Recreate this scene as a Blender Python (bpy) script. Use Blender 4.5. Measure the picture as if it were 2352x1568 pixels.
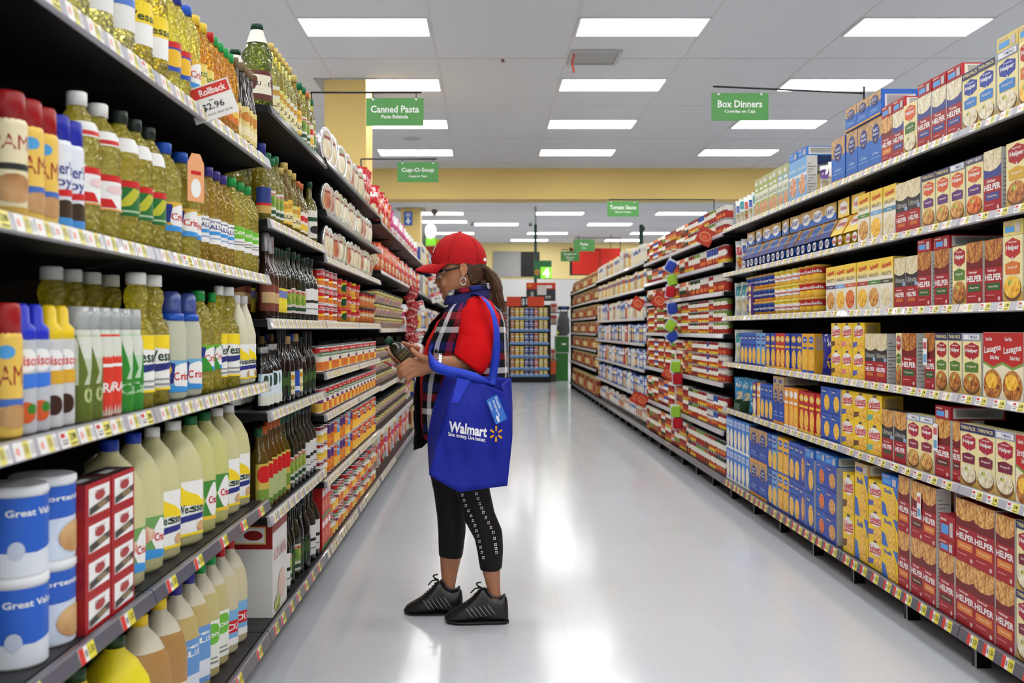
import bpy, bmesh, math, random
from mathutils import Vector, Matrix, noise
RN = random.Random(11)
S = bpy.context.scene
COL = S.collection
for o in list(bpy.data.objects):
    bpy.data.objects.remove(o)
# ---------------------------------------------------------------- camera, exposure
F, CX, CY, HC = 2440.0, 1118.0, 755.0, 1.17      # focal length and vanishing point in the 2352x1568 frame, eye height
cam = bpy.data.cameras.new('camera')
cam.sensor_width = 36.0
cam.lens = 36.0 * F / 2352
cam.shift_x = (1176 - CX) / 2352
cam.shift_y = (CY - 784) / 2352
cam.dof.use_dof = True
cam.dof.focus_distance = 4.25
cam.dof.aperture_fstop = 4.6
cam.clip_end = 200
co = bpy.data.objects.new('camera', cam)
co.location = (0, 0, HC)
co.rotation_euler = (math.pi / 2, 0, 0)
COL.objects.link(co)
S.camera = co
S.view_settings.view_transform = 'Standard'
S.view_settings.look = 'None'
S.view_settings.exposure = 0.0
S.view_settings.gamma = 1.0
S.view_settings.use_curve_mapping = False
LAMP = 14.0                                      # emission of the ceiling lamps' diffusers
w = bpy.data.worlds.new('world')
S.world = w
w.use_nodes = True
w.node_tree.nodes['Background'].inputs[0].default_value = (.9, .95, 1, 1)
w.node_tree.nodes['Background'].inputs[1].default_value = 0.05

# ---------------------------------------------------------------- materials
def lin(c):
    return tuple(((v / 255) / 12.92 if v / 255 <= .04045 else ((v / 255 + .055) / 1.055) ** 2.4) for v in c[:3]) + (1,)
_m = {}
def newmat(name):
    m = bpy.data.materials.new(name)
    m.use_nodes = True
    return m, m.node_tree, m.node_tree.nodes['Principled BSDF']
def M(c, rough=.45, metal=0.0, spec=.32, coat=0.0, bump=0.0, bscale=200, name=None):
    k = (tuple(c), rough, metal, spec, coat, bump, bscale)
    if k in _m:
        return _m[k]
    m, nt, b = newmat(name or 'print_%d_%d_%d' % tuple(c[:3]))
    b.inputs['Base Color'].default_value = lin(c)
    b.inputs['Roughness'].default_value = rough
    b.inputs['Metallic'].default_value = metal
    b.inputs['Specular IOR Level'].default_value = spec
    b.inputs['Coat Weight'].default_value = coat
    if bump:
        n = nt.nodes.new('ShaderNodeTexNoise'); n.inputs['Scale'].default_value = bscale
        tc = nt.nodes.new('ShaderNodeTexCoord'); nt.links.new(tc.outputs['Object'], n.inputs['Vector'])
        bp = nt.nodes.new('ShaderNodeBump'); bp.inputs['Strength'].default_value = bump; bp.inputs['Distance'].default_value = .01
        nt.links.new(n.outputs[0], bp.inputs['Height']); nt.links.new(bp.outputs[0], b.inputs['Normal'])
    _m[k] = m
    return m
def food(name, cols, scale=11, voro=True):
    k = 'food' + name
    if k in _m:
        return _m[k]
    m, nt, b = newmat('food_' + name)
    tc = nt.nodes.new('ShaderNodeTexCoord')
    n = nt.nodes.new('ShaderNodeTexNoise'); n.inputs['Scale'].default_value = scale * .7; n.inputs['Detail'].default_value = 3
    v = nt.nodes.new('ShaderNodeTexVoronoi'); v.inputs['Scale'].default_value = scale * 1.6
    mx = nt.nodes.new('ShaderNodeMath'); mx.operation = 'ADD'
    nt.links.new(tc.outputs['Object'], n.inputs['Vector']); nt.links.new(tc.outputs['Object'], v.inputs['Vector'])
    sc = nt.nodes.new('ShaderNodeMath'); sc.operation = 'MULTIPLY'; sc.inputs[1].default_value = .55 if voro else .1
    nt.links.new(v.outputs['Distance'], sc.inputs[0])
    nt.links.new(n.outputs[0], mx.inputs[0]); nt.links.new(sc.outputs[0], mx.inputs[1])
    r = nt.nodes.new('ShaderNodeValToRGB')
    r.color_ramp.elements[0].position = .35; r.color_ramp.elements[1].position = .95
    r.color_ramp.elements[0].color = lin(cols[0]); r.color_ramp.elements[1].color = lin(cols[-1])
    for i, c in enumerate(cols[1:-1]):
        e = r.color_ramp.elements.new(.35 + .6 * (i + 1) / (len(cols) - 1)); e.color = lin(c)
    nt.links.new(mx.outputs[0], r.inputs[0]); nt.links.new(r.outputs[0], b.inputs['Base Color'])
    b.inputs['Roughness'].default_value = .4
    _m[k] = m
    return m
FOOD = {
    'mac': ((150, 80, 10), (235, 165, 30), (255, 215, 90)), 'meat': ((60, 25, 10), (150, 75, 25), (215, 150, 70)),
    'beef': ((90, 40, 15), (190, 115, 40), (235, 190, 110)), 'rice': ((150, 120, 70), (215, 200, 160), (245, 238, 215)),
    'pasta': ((150, 125, 70), (220, 200, 150), (240, 230, 200)), 'red': ((110, 10, 5), (200, 50, 20), (240, 150, 60)),
    'green': ((30, 80, 15), (110, 150, 40), (220, 210, 110)), 'mix': ((60, 110, 30), (230, 190, 60), (200, 50, 20), (240, 230, 200)),
    'pale': ((170, 140, 90), (230, 215, 170), (250, 245, 230)), 'brown': ((80, 45, 20), (170, 115, 60), (215, 175, 120)),
    'bean': ((90, 30, 15), (170, 70, 30), (215, 130, 60)), 'wood': ((120, 80, 40), (175, 130, 75), (205, 165, 110)),
}
def C(c):
    """colour spec -> material"""
    if isinstance(c, str):
        return food(c, FOOD[c])
    if isinstance(c, tuple):
        return M(c)
    return c
def oil(c, tr=.45, rough=.03, name='oil', bump=.5, bscale=75):
    k = (name, c, tr, rough)
    if k in _m:
        return _m[k]
    m, nt, b = newmat(name)
    b.inputs['Base Color'].default_value = lin(c); b.inputs['Roughness'].default_value = rough
    b.inputs['Specular IOR Level'].default_value = 1.0
    g = nt.nodes.new('ShaderNodeBsdfRefraction'); g.inputs['IOR'].default_value = 1.3; g.inputs['Roughness'].default_value = .02
    g.inputs[0].default_value = lin(tuple(min(255, v + 50) for v in c))
    t = nt.nodes.new('ShaderNodeBsdfTransparent'); t.inputs[0].default_value = lin(tuple(min(255, v + 45) for v in c))
    gt = nt.nodes.new('ShaderNodeMixShader'); gt.inputs[0].default_value = .15
    nt.links.new(g.outputs[0], gt.inputs[1]); nt.links.new(t.outputs[0], gt.inputs[2])
    mx = nt.nodes.new('ShaderNodeMixShader'); mx.inputs[0].default_value = tr
    nt.links.new(b.outputs[0], mx.inputs[1]); nt.links.new(gt.outputs[0], mx.inputs[2])
    nt.links.new(mx.outputs[0], nt.nodes['Material Output'].inputs[0])
    if bump:
        tc = nt.nodes.new('ShaderNodeTexCoord')
        n = nt.nodes.new('ShaderNodeTexVoronoi'); n.inputs['Scale'].default_value = bscale
        nt.links.new(tc.outputs['Object'], n.inputs['Vector'])
        bp = nt.nodes.new('ShaderNodeBump'); bp.inputs['Strength'].default_value = bump; bp.inputs['Distance'].default_value = .014
        nt.links.new(n.outputs['Distance'], bp.inputs['Height'])
        for x in (b, g):
            nt.links.new(bp.outputs[0], x.inputs['Normal'])
    _m[k] = m
    return m

# ---------------------------------------------------------------- mesh builder
_tx = {}
def text2d(s, bold=.02):
    k = (s, bold)
    if k in _tx:
        return _tx[k]
    c = bpy.data.curves.new('t', 'FONT'); c.body = s; c.resolution_u = 2; c.offset = bold; c.space_line = .95
    c.align_x = 'CENTER'
    o = bpy.data.objects.new('t', c); COL.objects.link(o)
    bpy.context.view_layer.update()
    dg = bpy.context.evaluated_depsgraph_get()
    me = o.evaluated_get(dg).to_mesh()
    vs = [(v.co.x, v.co.y) for v in me.vertices]
    fs = [tuple(p.vertices) for p in me.polygons]
    o.evaluated_get(dg).to_mesh_clear()
    bpy.data.objects.remove(o); bpy.data.curves.remove(c)
    x0 = min(v[0] for v in vs); x1 = max(v[0] for v in vs); y0 = min(v[1] for v in vs); y1 = max(v[1] for v in vs)
    vs = [((x - (x0 + x1) / 2) / (x1 - x0), (y - (y0 + y1) / 2) / (y1 - y0)) for x, y in vs]
    _tx[k] = (vs, fs, x1 - x0, y1 - y0)
    return _tx[k]
def clipx(poly, a, b):
    def cut(p, keep, x):
        out = []
        for i in range(len(p)):
            u, v = p[i - 1], p[i]
            ku, kv = keep(u[0]), keep(v[0])
            if ku != kv:
                t = (x - u[0]) / (v[0] - u[0]); out.append((x, u[1] + t * (v[1] - u[1])))
            if kv:
                out.append(v)
        return out
    p = cut(poly, lambda q: q >= a - 1e-9, a)
    return cut(p, lambda q: q <= b + 1e-9, b) if len(p) > 2 else []
class MB:
    def __init__(s):
        s.v, s.f, s.m, s.slots, s.smooth = [], [], [], [], []
    def slot(s, mat):
        mat = C(mat)
        if mat not in s.slots:
            s.slots.append(mat)
        return s.slots.index(mat)
    def add(s, vs, fs, mat, smooth=False):
        o = len(s.v); s.v += [tuple(v) for v in vs]; k = s.slot(mat)
        for f in fs:
            s.f.append(tuple(o + i for i in f)); s.m.append(k); s.smooth.append(smooth)
    def box(s, a, b, mat, faces=None):
        (x0, y0, z0), (x1, y1, z1) = a, b
        vs = [(x0, y0, z0), (x1, y0, z0), (x1, y1, z0), (x0, y1, z0), (x0, y0, z1), (x1, y0, z1), (x1, y1, z1), (x0, y1, z1)]
        fs = [(0, 3, 2, 1), (4, 5, 6, 7), (0, 1, 5, 4), (1, 2, 6, 5), (2, 3, 7, 6), (3, 0, 4, 7)]
        if faces is None:
            s.add(vs, fs, mat)
        else:                                   # bottom, top, front(-y), right(+x), back, left
            for f, m in zip(fs, faces):
                s.add(vs, [f], m)
    def rings(s, rings, mat, closed=True, cap0=True, cap1=True, smooth=True):
        n = len(rings[0]); vs = [p for r in rings for p in r]; fs = []
        for i in range(len(rings) - 1):
            for j in range(n if closed else n - 1):
                a, b = i * n + j, i * n + (j + 1) % n
                fs.append((a, b, b + n, a + n))
        s.add(vs, fs, mat, smooth)
        o = len(s.v) - len(vs); k = s.slot(mat)
        if cap0 and closed:
            s.f.append(tuple(o + j for j in reversed(range(n)))); s.m.append(k); s.smooth.append(False)
        if cap1 and closed:
            s.f.append(tuple(o + (len(rings) - 1) * n + j for j in range(n))); s.m.append(k); s.smooth.append(False)
    def loft(s, prof, mat, n=20, cx=0, cy=0, cap0=True, cap1=True, smooth=True):
        """prof: (z, rx, ry, e) sections stacked along z; e=2 round, larger squarer"""
        rr = []
        for p in prof:
            z, rx = p[0], p[1]; ry = p[2] if len(p) > 2 else rx; e = p[3] if len(p) > 3 else 2
            ring = []
            for j in range(n):
                t = 2 * math.pi * (j + .5) / n; c, q = math.cos(t), math.sin(t)
                ring.append((cx + rx * math.copysign(abs(c) ** (2 / e), c), cy + ry * math.copysign(abs(q) ** (2 / e), q), z))
            rr.append(ring)
        s.rings(rr, mat, True, cap0, cap1, smooth)
    def tube(s, pts, rad, mat, n=8, cap=True, flat=1.0, up=None):
        pts = [Vector(p) for p in pts]; rr = []
        rad = rad if isinstance(rad, (list, tuple)) else [rad] * len(pts)
        u0 = None
        for i, p in enumerate(pts):
            d = (pts[min(i + 1, len(pts) - 1)] - pts[max(i - 1, 0)]).normalized()
            if u0 is None:
                u0 = Vector(up) if up else (Vector((0, 0, 1)) if abs(d.z) < .9 else Vector((0, 1, 0)))
            u = (u0 - d * u0.dot(d)).normalized(); u0 = u; q = d.cross(u)
            r = rad[i] if not isinstance(rad[i], tuple) else None
            ra, rb = (r, r * flat) if r is not None else rad[i]
            rr.append([tuple(p + u * (ra * math.cos(2 * math.pi * j / n)) + q * (rb * math.sin(2 * math.pi * j / n))) for j in range(n)])
        s.rings(rr, mat, True, cap, cap)
    def sphere(s, c, r, mat, n=12, k=8, sc=(1, 1, 1)):
        rr = []
        for i in range(k + 1):
            t = math.pi * (i + .02 * (1 if i == 0 else -1 if i == k else 0)) / k
            rr.append([(c[0] + sc[0] * r * math.sin(t) * math.cos(2 * math.pi * j / n), c[1] + sc[1] * r * math.sin(t) * math.sin(2 * math.pi * j / n), c[2] - sc[2] * r * math.cos(t)) for j in range(n)])
        s.rings(rr, mat)
    def decals(s, els, mp, cols=None, step=1):
        """printed shapes on a 0..1 x 0..1 label; mp(u, v, layer) -> point"""
        for L, e in enumerate(els):
            L = 1 + L * step
            k = e[0]
            if k == 't':
                _, st, cx, cz, ww, hh, col = e[:7]
                vs, fs, tw, th = text2d(st, e[7] if len(e) > 7 else .02)
                sk = e[8] if len(e) > 8 else 0
                s.add([mp(cx + x * ww, cz + y * hh + x * sk, L) for x, y in vs], fs, col)
                continue
            if k == 'r':
                _, x0, z0, x1, z1, col = e
                poly = [(x0, z0), (x1, z0), (x1, z1), (x0, z1)]
            elif k == 'e':
                _, cx, cz, rx, rz, col = e
                poly = [(cx + rx * math.cos(t * math.pi / 8), cz + rz * math.sin(t * math.pi / 8)) for t in range(16)]
            else:
                _, poly, col = e
            if k != 'r':
                poly = [(min(.997, max(.003, x)), min(.997, max(.003, z))) for x, z in poly]
            if cols:
                for i in range(cols):
                    p = clipx(poly, i / cols, (i + 1) / cols)
                    if len(p) > 2:
                        s.add([mp(x, z, L) for x, z in p], [tuple(range(len(p)))], col, True)
            else:
                s.add([mp(x, z, L) for x, z in poly], [tuple(range(len(poly)))], col)
    def mesh(s, name):
        me = bpy.data.meshes.new(name)
        me.from_pydata(s.v, [], s.f)
        for m in s.slots:
            me.materials.append(m)
        me.polygons.foreach_set('material_index', s.m)
        me.polygons.foreach_set('use_smooth', s.smooth)
        me.update()
        return me
    def build(s, name, parent=None, loc=None, rz=0):
        return link(name, s.mesh(name), parent, loc, rz)
def link(name, data, parent=None, loc=None, rz=0, scale=None):
    o = bpy.data.objects.new(name, data); COL.objects.link(o)
    if parent:
        o.parent = parent
    if loc:
        o.location = loc
    if rz:
        o.rotation_euler[2] = rz
    if scale:
        o.scale = scale
    return o
def tag(o, label, cat, group=None):
    o['label'] = label; o['category'] = cat
    if group:
        o['group'] = group
    return o
def struct(o):
    o['kind'] = 'structure'
    return o
def stuff(o):
    o['kind'] = 'stuff'
    return o
_ones = 'zeroth first second third fourth fifth sixth seventh eighth ninth tenth eleventh twelfth thirteenth fourteenth fifteenth sixteenth seventeenth eighteenth nineteenth'.split()
_tens = {2: 'twent', 3: 'thirt', 4: 'fort', 5: 'fift', 6: 'sixt', 7: 'sevent', 8: 'eight', 9: 'ninet'}
def ordw(n):
    if n < 20:
        return _ones[n]
    if n >= 100:
        return 'hundred and ' + ordw(n - 100) if n > 100 else 'hundredth'
    return _tens[n // 10] + ('ieth' if n % 10 == 0 else 'y-' + _ones[n % 10])
_cnt = {}
def nth(look, where, tail=''):
    k = (look, where, tail); _cnt[k] = _cnt.get(k, 0) + 1
    return '%s, %s along %s%s' % (look, ordw(_cnt[k]), where, tail)
def W(x, y, Y):
    """the point at depth Y that stands at column x, row y of the frame"""
    return Vector(((x - CX) * Y / F, Y, HC + (CY - y) * Y / F))
def zx(x, X):
    return F * X / (x - CX)
PI = math.pi
# ---------------------------------------------------------------- the shell of the store
CEIL = HC + 2.92
XL, XR = -0.735, 1.62
FX = XR + .028
def floor_mat():
    m, nt, b = newmat('vinyl_floor')
    tc = nt.nodes.new('ShaderNodeTexCoord')
    n = nt.nodes.new('ShaderNodeTexNoise'); n.inputs['Scale'].default_value = 25; n.inputs['Detail'].default_value = 2
    n2 = nt.nodes.new('ShaderNodeTexNoise'); n2.inputs['Scale'].default_value = 2.2; n2.inputs['Detail'].default_value = 5
    mp = nt.nodes.new('ShaderNodeMapping'); mp.inputs['Scale'].default_value = (5, .55, 1)
    nt.links.new(tc.outputs['Object'], mp.inputs['Vector']); nt.links.new(mp.outputs[0], n2.inputs['Vector'])
    nt.links.new(tc.outputs['Object'], n.inputs['Vector'])
    br = nt.nodes.new('ShaderNodeTexBrick'); br.offset = 0; br.inputs['Scale'].default_value = 1
    br.inputs['Brick Width'].default_value = .3048; br.inputs['Row Height'].default_value = .3048
    br.inputs['Mortar Size'].default_value = .0012; br.inputs['Color1'].default_value = lin((208, 212, 219)); br.inputs['Color2'].default_value = lin((206, 210, 217)); br.inputs['Mortar'].default_value = lin((198, 202, 209))
    nt.links.new(tc.outputs['Object'], br.inputs['Vector'])
    mx = nt.nodes.new('ShaderNodeMixRGB'); mx.blend_type = 'MULTIPLY'; mx.inputs[0].default_value = .05
    nt.links.new(br.outputs[0], mx.inputs[1]); nt.links.new(n.outputs[0], mx.inputs[2])
    nt.links.new(mx.outputs[0], b.inputs['Base Color'])
    r = nt.nodes.new('ShaderNodeMapRange'); r.inputs[3].default_value = .08; r.inputs[4].default_value = .2
    nt.links.new(n2.outputs[0], r.inputs[0]); nt.links.new(r.outputs[0], b.inputs['Roughness'])
    bp = nt.nodes.new('ShaderNodeBump'); bp.inputs['Strength'].default_value = .02; bp.inputs['Distance'].default_value = .02
    nt.links.new(n2.outputs[0], bp.inputs['Height']); nt.links.new(bp.outputs[0], b.inputs['Normal'])
    b.inputs['Specular IOR Level'].default_value = .33
    return m
YW = (236, 205, 128)
SX0, SX1, SY0, SY1 = -14.0, 16.0, -6.0, 36.2
def slab(name, a, b, mat):
    q = MB(); q.box(a, b, mat); return struct(q.build(name))
slab('floor', (SX0, SY0, -.1), (SX1, SY1, 0), floor_mat())
ceil = slab('ceiling', (SX0, SY0, CEIL), (SX1, SY1, CEIL + .1), M((222, 222, 224), .9, spec=.1))
slab('wall_left', (SX0 - .1, SY0, 0), (SX0, SY1, CEIL), M((225, 222, 215), .7))
slab('wall_right', (SX1, SY0, 0), (SX1 + .1, SY1, CEIL), M((225, 222, 215), .7))
slab('wall_near', (SX0, SY0 - .1, 0), (SX1, SY0, CEIL), M((225, 222, 215), .7))
slab('wall_far', (SX0, SY1, 0), (SX1, SY1 + .1, 2.87), M((214, 214, 214), .6))
slab('wall_far_upper', (SX0, SY1 - .02, 2.87), (SX1, SY1 + .1, CEIL), M((246, 226, 158), .6))
slab('beam_yellow', (SX0, 19.36, CEIL - .555), (SX1, 19.9, CEIL), M(YW, .7))
for i, (x0, x1, y0, y1) in enumerate([(-1.896, -1.41, 12.4, 13.1), (-2.07, -1.61, 25.6, 26.3)]):
    q = MB(); q.box((x0, y0, 0), (x1, y1, CEIL), M(YW, .7), None); c = struct(q.build('column_%d' % (i + 1)))
    q = MB(); q.box((x0 - .12, y0 - .03, CEIL - .012), (x1 + .12, y1 + .05, CEIL - .001), M((170, 165, 160), .6)); q.build('column_collar', c)
# ceiling runners: thin painted bars that carry the tiles
q = MB(); q.box((-.012, SY0, -.004), (.012, SY1, 0), M((218, 215, 212), .7)); me = q.mesh('ceiling_runner')
LC = [-6.49, -3.83, -1.17, 1.49, 4.15, 6.81]
for c in LC:
    for dx in (-.63, .63):
        link('ceiling_runner', me, ceil, (c + dx, 0, CEIL - .0005))
q = MB(); q.box((SX0, -.012, -.004), (SX1, .012, 0), M((218, 215, 212), .7)); me = q.mesh('ceiling_cross_bar')
for k in range(16):
    link('ceiling_cross_bar', me, ceil, (0, 2.97 + 2.43 * (k - 2) + 1.215, CEIL - .0007))

# ---------------------------------------------------------------- ceiling lamps
em, nt, b = newmat('lamp_diffuser')
b.inputs['Base Color'].default_value = (.9, .9, .9, 1)
b.inputs['Emission Color'].default_value = (1.0, .985, .95, 1)
b.inputs['Emission Strength'].default_value = LAMP
q = MB(); q.box((-.6, -.29, -.012), (.6, .29, -.004), em); dif = q.mesh('diffuser')
q = MB()
for a in ((-.625, -.315, .625, -.29), (-.625, .29, .625, .315), (-.625, -.29, -.6, .29), (.6, -.29, .625, .29)):
    q.box((a[0], a[1], -.014), (a[2], a[3], -.001), M((225, 225, 225), .5))
frm = q.mesh('lamp_frame')
lamps = [(c, 2.97 + 2.43 * (k - 1), 'lamp column %d' % i, i, k) for i, c in enumerate(LC) for k in range(-2, 8)]
far = [(-1.35, 24.07), (1.815, 24.07), (4.8, 24.07), (-1.2, 26.8), (1.83, 26.8), (4.9, 26.8), (-1.15, 28.9), (.27, 29.6), (3.42, 29.6), (-1.0, 32.4), (1.85, 32.4), (5.0, 32.4), (1.4, 34.9), (4.5, 34.9), (-4.3, 24.07), (-4.3, 28.9), (-4.2, 32.4), (8, 24.07), (8, 29.6), (8, 33)]
def ceiling_light(x, y, label):
    t = link('ceiling_light', None, None, (x, y, CEIL - .0005))
    tag(t, label, 'ceiling light', 'ceiling lights')
    link('diffuser', dif, t); link('lamp_frame', frm, t)
cn = ['over the shelves far to the left', 'over the aisle behind the left shelves', 'above the left shelf run', 'above the aisle', 'above the right shelf run', 'over the aisle behind the right shelves']
for x, y, _, i, k in lamps:
    ceiling_light(x, y, 'white fluorescent ceiling panel, %s in the row %s' % (ordw(k + 3), cn[i]))
for k, (x, y) in enumerate(far):
    ceiling_light(x, y, 'bright ceiling panel beyond the yellow beam, %s of the far panels' % ordw(k + 1))

# air vent with its red ribbon
t = tag(link('ceiling_vent', None, None, (1.154, 11.4, CEIL - .001)), 'grey square air vent in the ceiling between lamps', 'vent')
q = MB(); q.box((-.27, -.3, -.02), (.27, -.26, 0), (190, 188, 186)); q.box((-.27, .26, -.02), (.27, .3, 0), (190, 188, 186)); q.box((-.27, -.26, -.02), (-.23, .26, 0), (190, 188, 186)); q.box((.23, -.26, -.02), (.27, .26, 0), (190, 188, 186)); q.build('vent_frame', t)
q = MB(); q.box((-.23, -.26, -.003), (.23, .26, -.001), (60, 60, 60)); q.build('backing', t)
q = MB(); q.add([(-.225, -.03, -.004), (.225, -.03, -.004), (.225, .025, -.018), (-.225, .025, -.018)], [(0, 1, 2, 3)], (175, 173, 170)); sl = q.mesh('slat')
for k in range(7):
    link('slat', sl, t, (0, -.2 + k * .066, 0))
q = MB(); q.rings([[(-.008 + .01 * math.sin(z * 40), -.01, -z), (.012 + .01 * math.sin(z * 40), -.01, -z), (.012 + .01 * math.sin(z * 40), -.008, -z), (-.008 + .01 * math.sin(z * 40), -.008, -z)] for z in [i * .02 for i in range(12)]], (215, 70, 50))
tag(q.build('ribbon', None, (.905, 11.2, CEIL - .003)), 'short red ribbon hanging beside the ceiling vent', 'ribbon')
# dome camera, sprinkler heads
for x, y, d, l in ((-1.28, 26.0, .16, 'grey security camera dome on the ceiling by the blue arrow column'), (-.42, 29.0, .1, 'small dark ceiling fixture above the red cap'), (1.2, 29.2, .1, 'small dark ceiling fixture near the checkout pole')):
    q = MB(); q.loft([(-.05, .04), (-.04, .05), (0, .05)], (190, 190, 190), 12)
    o = tag(q.build('security_camera', None, (x, y, CEIL)), l, 'security camera')
    q = MB(); q.sphere((0, 0, -.06), d * .5, M((110, 110, 112), .2), 12, 8); q.build('camera_dome', o)
q = MB(); q.loft([(-.03, .03), (-.02, .01), (0, .02)], (150, 80, 60), 10)
tag(q.build('sprinkler', None, ((1155 - CX) * 11.5 / F, 11.5, CEIL)), 'tiny brown sprinkler head on the ceiling left of the vent', 'sprinkler')

q = MB(); q.loft([(-.012, .13), (-.006, .15), (0, .15)], (196, 194, 192), 24)
o = tag(q.build('ceiling_speaker', None, ((945 - CX) * 16.3 / F, 16.3, CEIL)), 'round pale speaker flush in the ceiling above the soup sign', 'speaker')
q = MB(); q.loft([(-.0135, .09), (-.012, .1)], (178, 176, 174), 20); q.build('grille', o)
# ---------------------------------------------------------------- hanging aisle signs
GREEN = (88, 152, 84)
def aisle_sign(x, z, y, w, h, lines, label, rod, post_x, drop, dz=0.0, col=GREEN):
    t = tag(link('aisle_sign', None, None, (x, y, z)), label, 'sign')
    q = MB(); q.box((0, 0, -h), (w, .006, 0), M(col, .5)); q.build('sign_panel', t)
    q = MB()
    for s, u, v, ww, hh in lines:
        q.decals([('t', s, u, v, ww, hh, M((240, 242, 238), .5))], lambda a, b_, L: (a * w, -.0012, -h + b_ * h))
    q.build('lettering', t)
    q = MB(); q.tube([(rod[0], .003, drop), (rod[1], .003, drop + dz)], .007, M((30, 30, 30), .4), 8)
    if post_x is not None:
        q.tube([(post_x, .003, drop + dz), (post_x, .003, (2.0015 if x < 0 else 0.0) - z)], .008, M((30, 30, 30), .4), 8)
    q.build('rod', t)
    for u in (.12, .87):
        q = MB(); q.tube([(u * w, .003, drop), (u * w, .003, -.012)], .0035, M((60, 60, 60), .4), 6); q.sphere((u * w, -.003, -.012), .009, M((235, 235, 235), .3), 8, 6)
        q.build('hook', t)
def sgn(x0, x1, y0, y1, Y, lines, label, px0, px1, rody, post=None, rody2=None):
    p = W(x0, y0, Y); k = Y / F
    aisle_sign(p.x, p.z, Y, (x1 - x0) * k, (y1 - y0) * k, lines, label, ((px0 - x0) * k, (px1 - x0) * k), None if post is None else (post - x0) * k, (y0 - rody) * k, 0 if rody2 is None else (rody - rody2) * k)
sgn(841, 973, 225, 289, 7.3, [('Canned Pasta', .5, .6, .84, .26), ('Pasta Enlatada', .5, .33, .46, .13)], 'green hanging sign with white words over the left shelves, nearest on that side', 714, 968, 212, 714)
sgn(913, 1007, 372, 418, 10.25, [('Cup-O-Soup', .5, .58, .8, .27), ('Sopas en Taza', .5, .28, .44, .14)], 'green hanging sign over the left shelves, second along and above the red cap', 829, 1003, 365, 829)
sgn(1634, 1765, 213, 277, 7.35, [('Box Dinners', .5, .6, .78, .26), ('Comidas en Caja', .5, .32, .54, .14)], 'green hanging sign above the right shelves, the largest on that side', 1985, 1638, 214, 1985, 198)
sgn(1395, 1467, 462, 497, 13.4, [('Tomato Sauce', .5, .6, .84, .26), ('Salsa de Tomate', .5, .3, .5, .12)], 'green hanging sign over the tomato can shelves', 1640, 1398, 458, 1640)
sgn(1317, 1366, 549, 577, 19.7, [('Pasta', .5, .6, .36, .26), ('Pasta', .5, .28, .2, .12)], 'small green hanging sign in front of the red wall banner', 1425, 1320, 546, 1425)
sgn(1288, 1331, 577, 600, 20.3, [('Spaghetti', .5, .72, .66, .24), ('Sauce', .5, .4, .42, .2), ('Salsa', .5, .15, .3, .1)], 'smallest green hanging sign, low in front of the far yellow wall', 1378, 1290, 573, 1378)

# ---------------------------------------------------------------- shelving
BLK = M((9, 9, 10), .5, spec=.3); SHT = M((38, 38, 41), .45); BACK = M((8, 8, 9), .6, spec=.2)
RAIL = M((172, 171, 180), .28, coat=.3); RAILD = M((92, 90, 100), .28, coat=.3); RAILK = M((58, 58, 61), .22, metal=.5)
WHT, YEL, RED = M((238, 236, 232), .4), M((238, 228, 110), .4), M((206, 44, 40), .4)
def tagmesh(kind, w=.074, h=.03):
    q = MB(); mp = lambda u, v, L: ((u - .5) * w, -.0012 - .0002 * L, (v - .5) * h)
    q.box((-w / 2, -.0012, -h / 2), (w / 2, 0, h / 2), WHT)
    e = [('r', .5, 0, 1, 1, YEL), ('r', .06, .62, .3, .88, RED), ('r', .08, .2, .4, .3, (120, 120, 120)), ('r', .08, .4, .45, .48, (150, 150, 150)), ('t', '2.98', .75, .6, .34, .4, (60, 55, 30)), ('r', .56, .12, .94, .22, (120, 110, 60))]
    if kind == 1:
        e = [('r', 0, 0, .4, 1, WHT), ('r', .45, 0, .75, 1, (226, 216, 120)), ('r', .08, .3, .25, .7, (232, 165, 155)), ('r', .5, .3, .7, .8, (180, 170, 90)), ('r', .8, .2, .95, .8, (200, 200, 200))]
    if kind == 2:
        e = [('r', 0, 0, .3, 1, (214, 60, 50)), ('r', .55, 0, 1, 1, (228, 214, 70)), ('t', '1.50', .78, .55, .34, .45, (50, 50, 30)), ('r', .34, .3, .5, .7, (150, 150, 150))]
    q.decals(e, mp)
    return q.mesh('price_tag')
TAGS = [tagmesh(0), tagmesh(1), tagmesh(2)]
def part(name, mb, root):
    o = mb.build(name, root); o.location = -Vector(root.location); return o
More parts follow.
